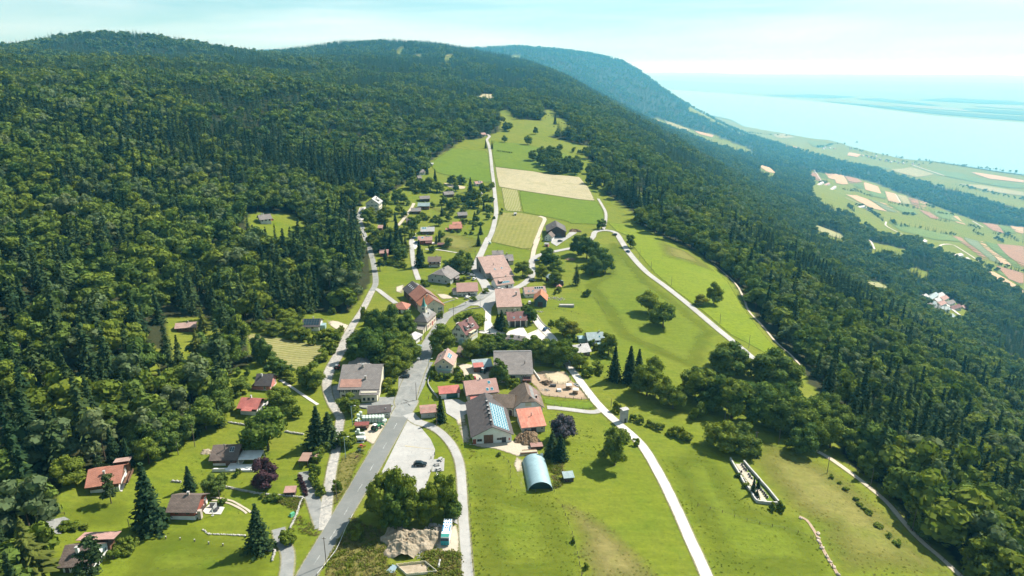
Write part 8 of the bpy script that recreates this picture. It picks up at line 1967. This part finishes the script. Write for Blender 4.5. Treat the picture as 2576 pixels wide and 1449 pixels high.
garden_trees([(1160,880),(1240,872),(1330,880),(1420,905),(1400,925),(1340,905),(1240,900),(1170,912)],12,(5,9),'bbds'); garden_trees([(820,880),(860,830),(880,850),(850,890),(835,930)],7,(3,6),'bs'); garden_trees([(640,800),(760,790),(780,850),(700,845),(640,830)],8,(4,8),'bbs')
garden_trees([(150,1232),(182,1200),(300,1160),(470,1095),(560,1050),(575,1070),(480,1110),(410,1165),(300,1175),(200,1215)],14,(9,16),'bbdc',3)

# ------------------------------------------------------------------ labels for every single tree, shrub and pole
LANDMARKS += [(np.array(K1('s2',560,400)),'the sand riding ring'),(np.array([1530,590]),'the hairpin bend'),(np.array([1400,410]),'the meadow grove'),(np.array([1370,455]),'the pale hay field'),(np.array([720,880]),'the striped mown slope'),(np.array([1045,1130]),'the pale car park'),(np.array([1700,800]),'the straight pasture road'),(np.array([1860,1000]),'the big tree belt on the right'),(np.array([2170,1270]),'the twin-rutted farm track'),(np.array([1270,600]),'the mown field'),(np.array([1330,330]),'the upper pasture'),(np.array([640,1300]),'the worn wheel tracks'),(np.array([560,1400]),'the lower lawn'),(np.array([1700,1300]),'the lower concrete road'),(np.array([1230,400]),'the straight north lane')]
lm = np.array([p for p,_ in LANDMARKS]); groups = {}
for o,px,kind,h_,w_2 in PLACED:
    d = np.hypot(*(lm-np.array(px)).T); k = int(d.argmin()); dx,dy = px[0]-lm[k][0], px[1]-lm[k][1]
    rel = ('left of' if dx<0 else 'right of') if abs(dx)>1.2*abs(dy) else ('behind' if dy<0 else 'in front of')
    size = '' if kind in 'LP' else ('tall ' if h_>14 else ('small ' if (h_<6 and kind!='s') or h_<2.6 else ''))
    groups.setdefault((size+LOOK[kind]).strip()+'|'+rel+' '+LANDMARKS[k][1], []).append((float(d[k]),o,kind))
ORD=['nearest','second nearest','third nearest','fourth nearest','fifth nearest','sixth nearest','seventh nearest','eighth nearest','ninth nearest','tenth nearest','eleventh nearest','twelfth nearest','thirteenth nearest','fourteenth nearest','fifteenth nearest','sixteenth nearest']
GN={'s':'garden and field shrubs','c':'single spruces','l':'single larches','n':'single pines','P':'wooden poles','L':'street lamps'}
for key,lst in groups.items():
    a,b_ = key.split('|'); lst.sort(key=lambda t:t[0])
    for i,(d,o,kind) in enumerate(lst):
        lb = ('%s %s' % (a,b_)) if len(lst)==1 else ('%s, %s %s' % (a, ORD[min(i,15)], b_))
        o['label'] = ' '.join(lb.split()[:16])
        o['group'] = GN.get(kind,'single broadleaf trees')

sp = project(np.array([tuple(o.location) for o,_ in SINGLES]))
for (o,c),px in zip(SINGLES,sp):
    k = int(np.hypot(*(lm-px).T).argmin()); left = o.location.x < 0
    tag(o, ' '.join(('%s at the wood edge nearest %s' % ('pointed dark conifer' if c else 'round broadleaf', LANDMARKS[k][1])).split()[:16]), 'conifer' if c else 'broadleaf tree', ('wood-edge conifers near ' if c else 'wood-edge broadleaf trees near ')+LANDMARKS[k][1])
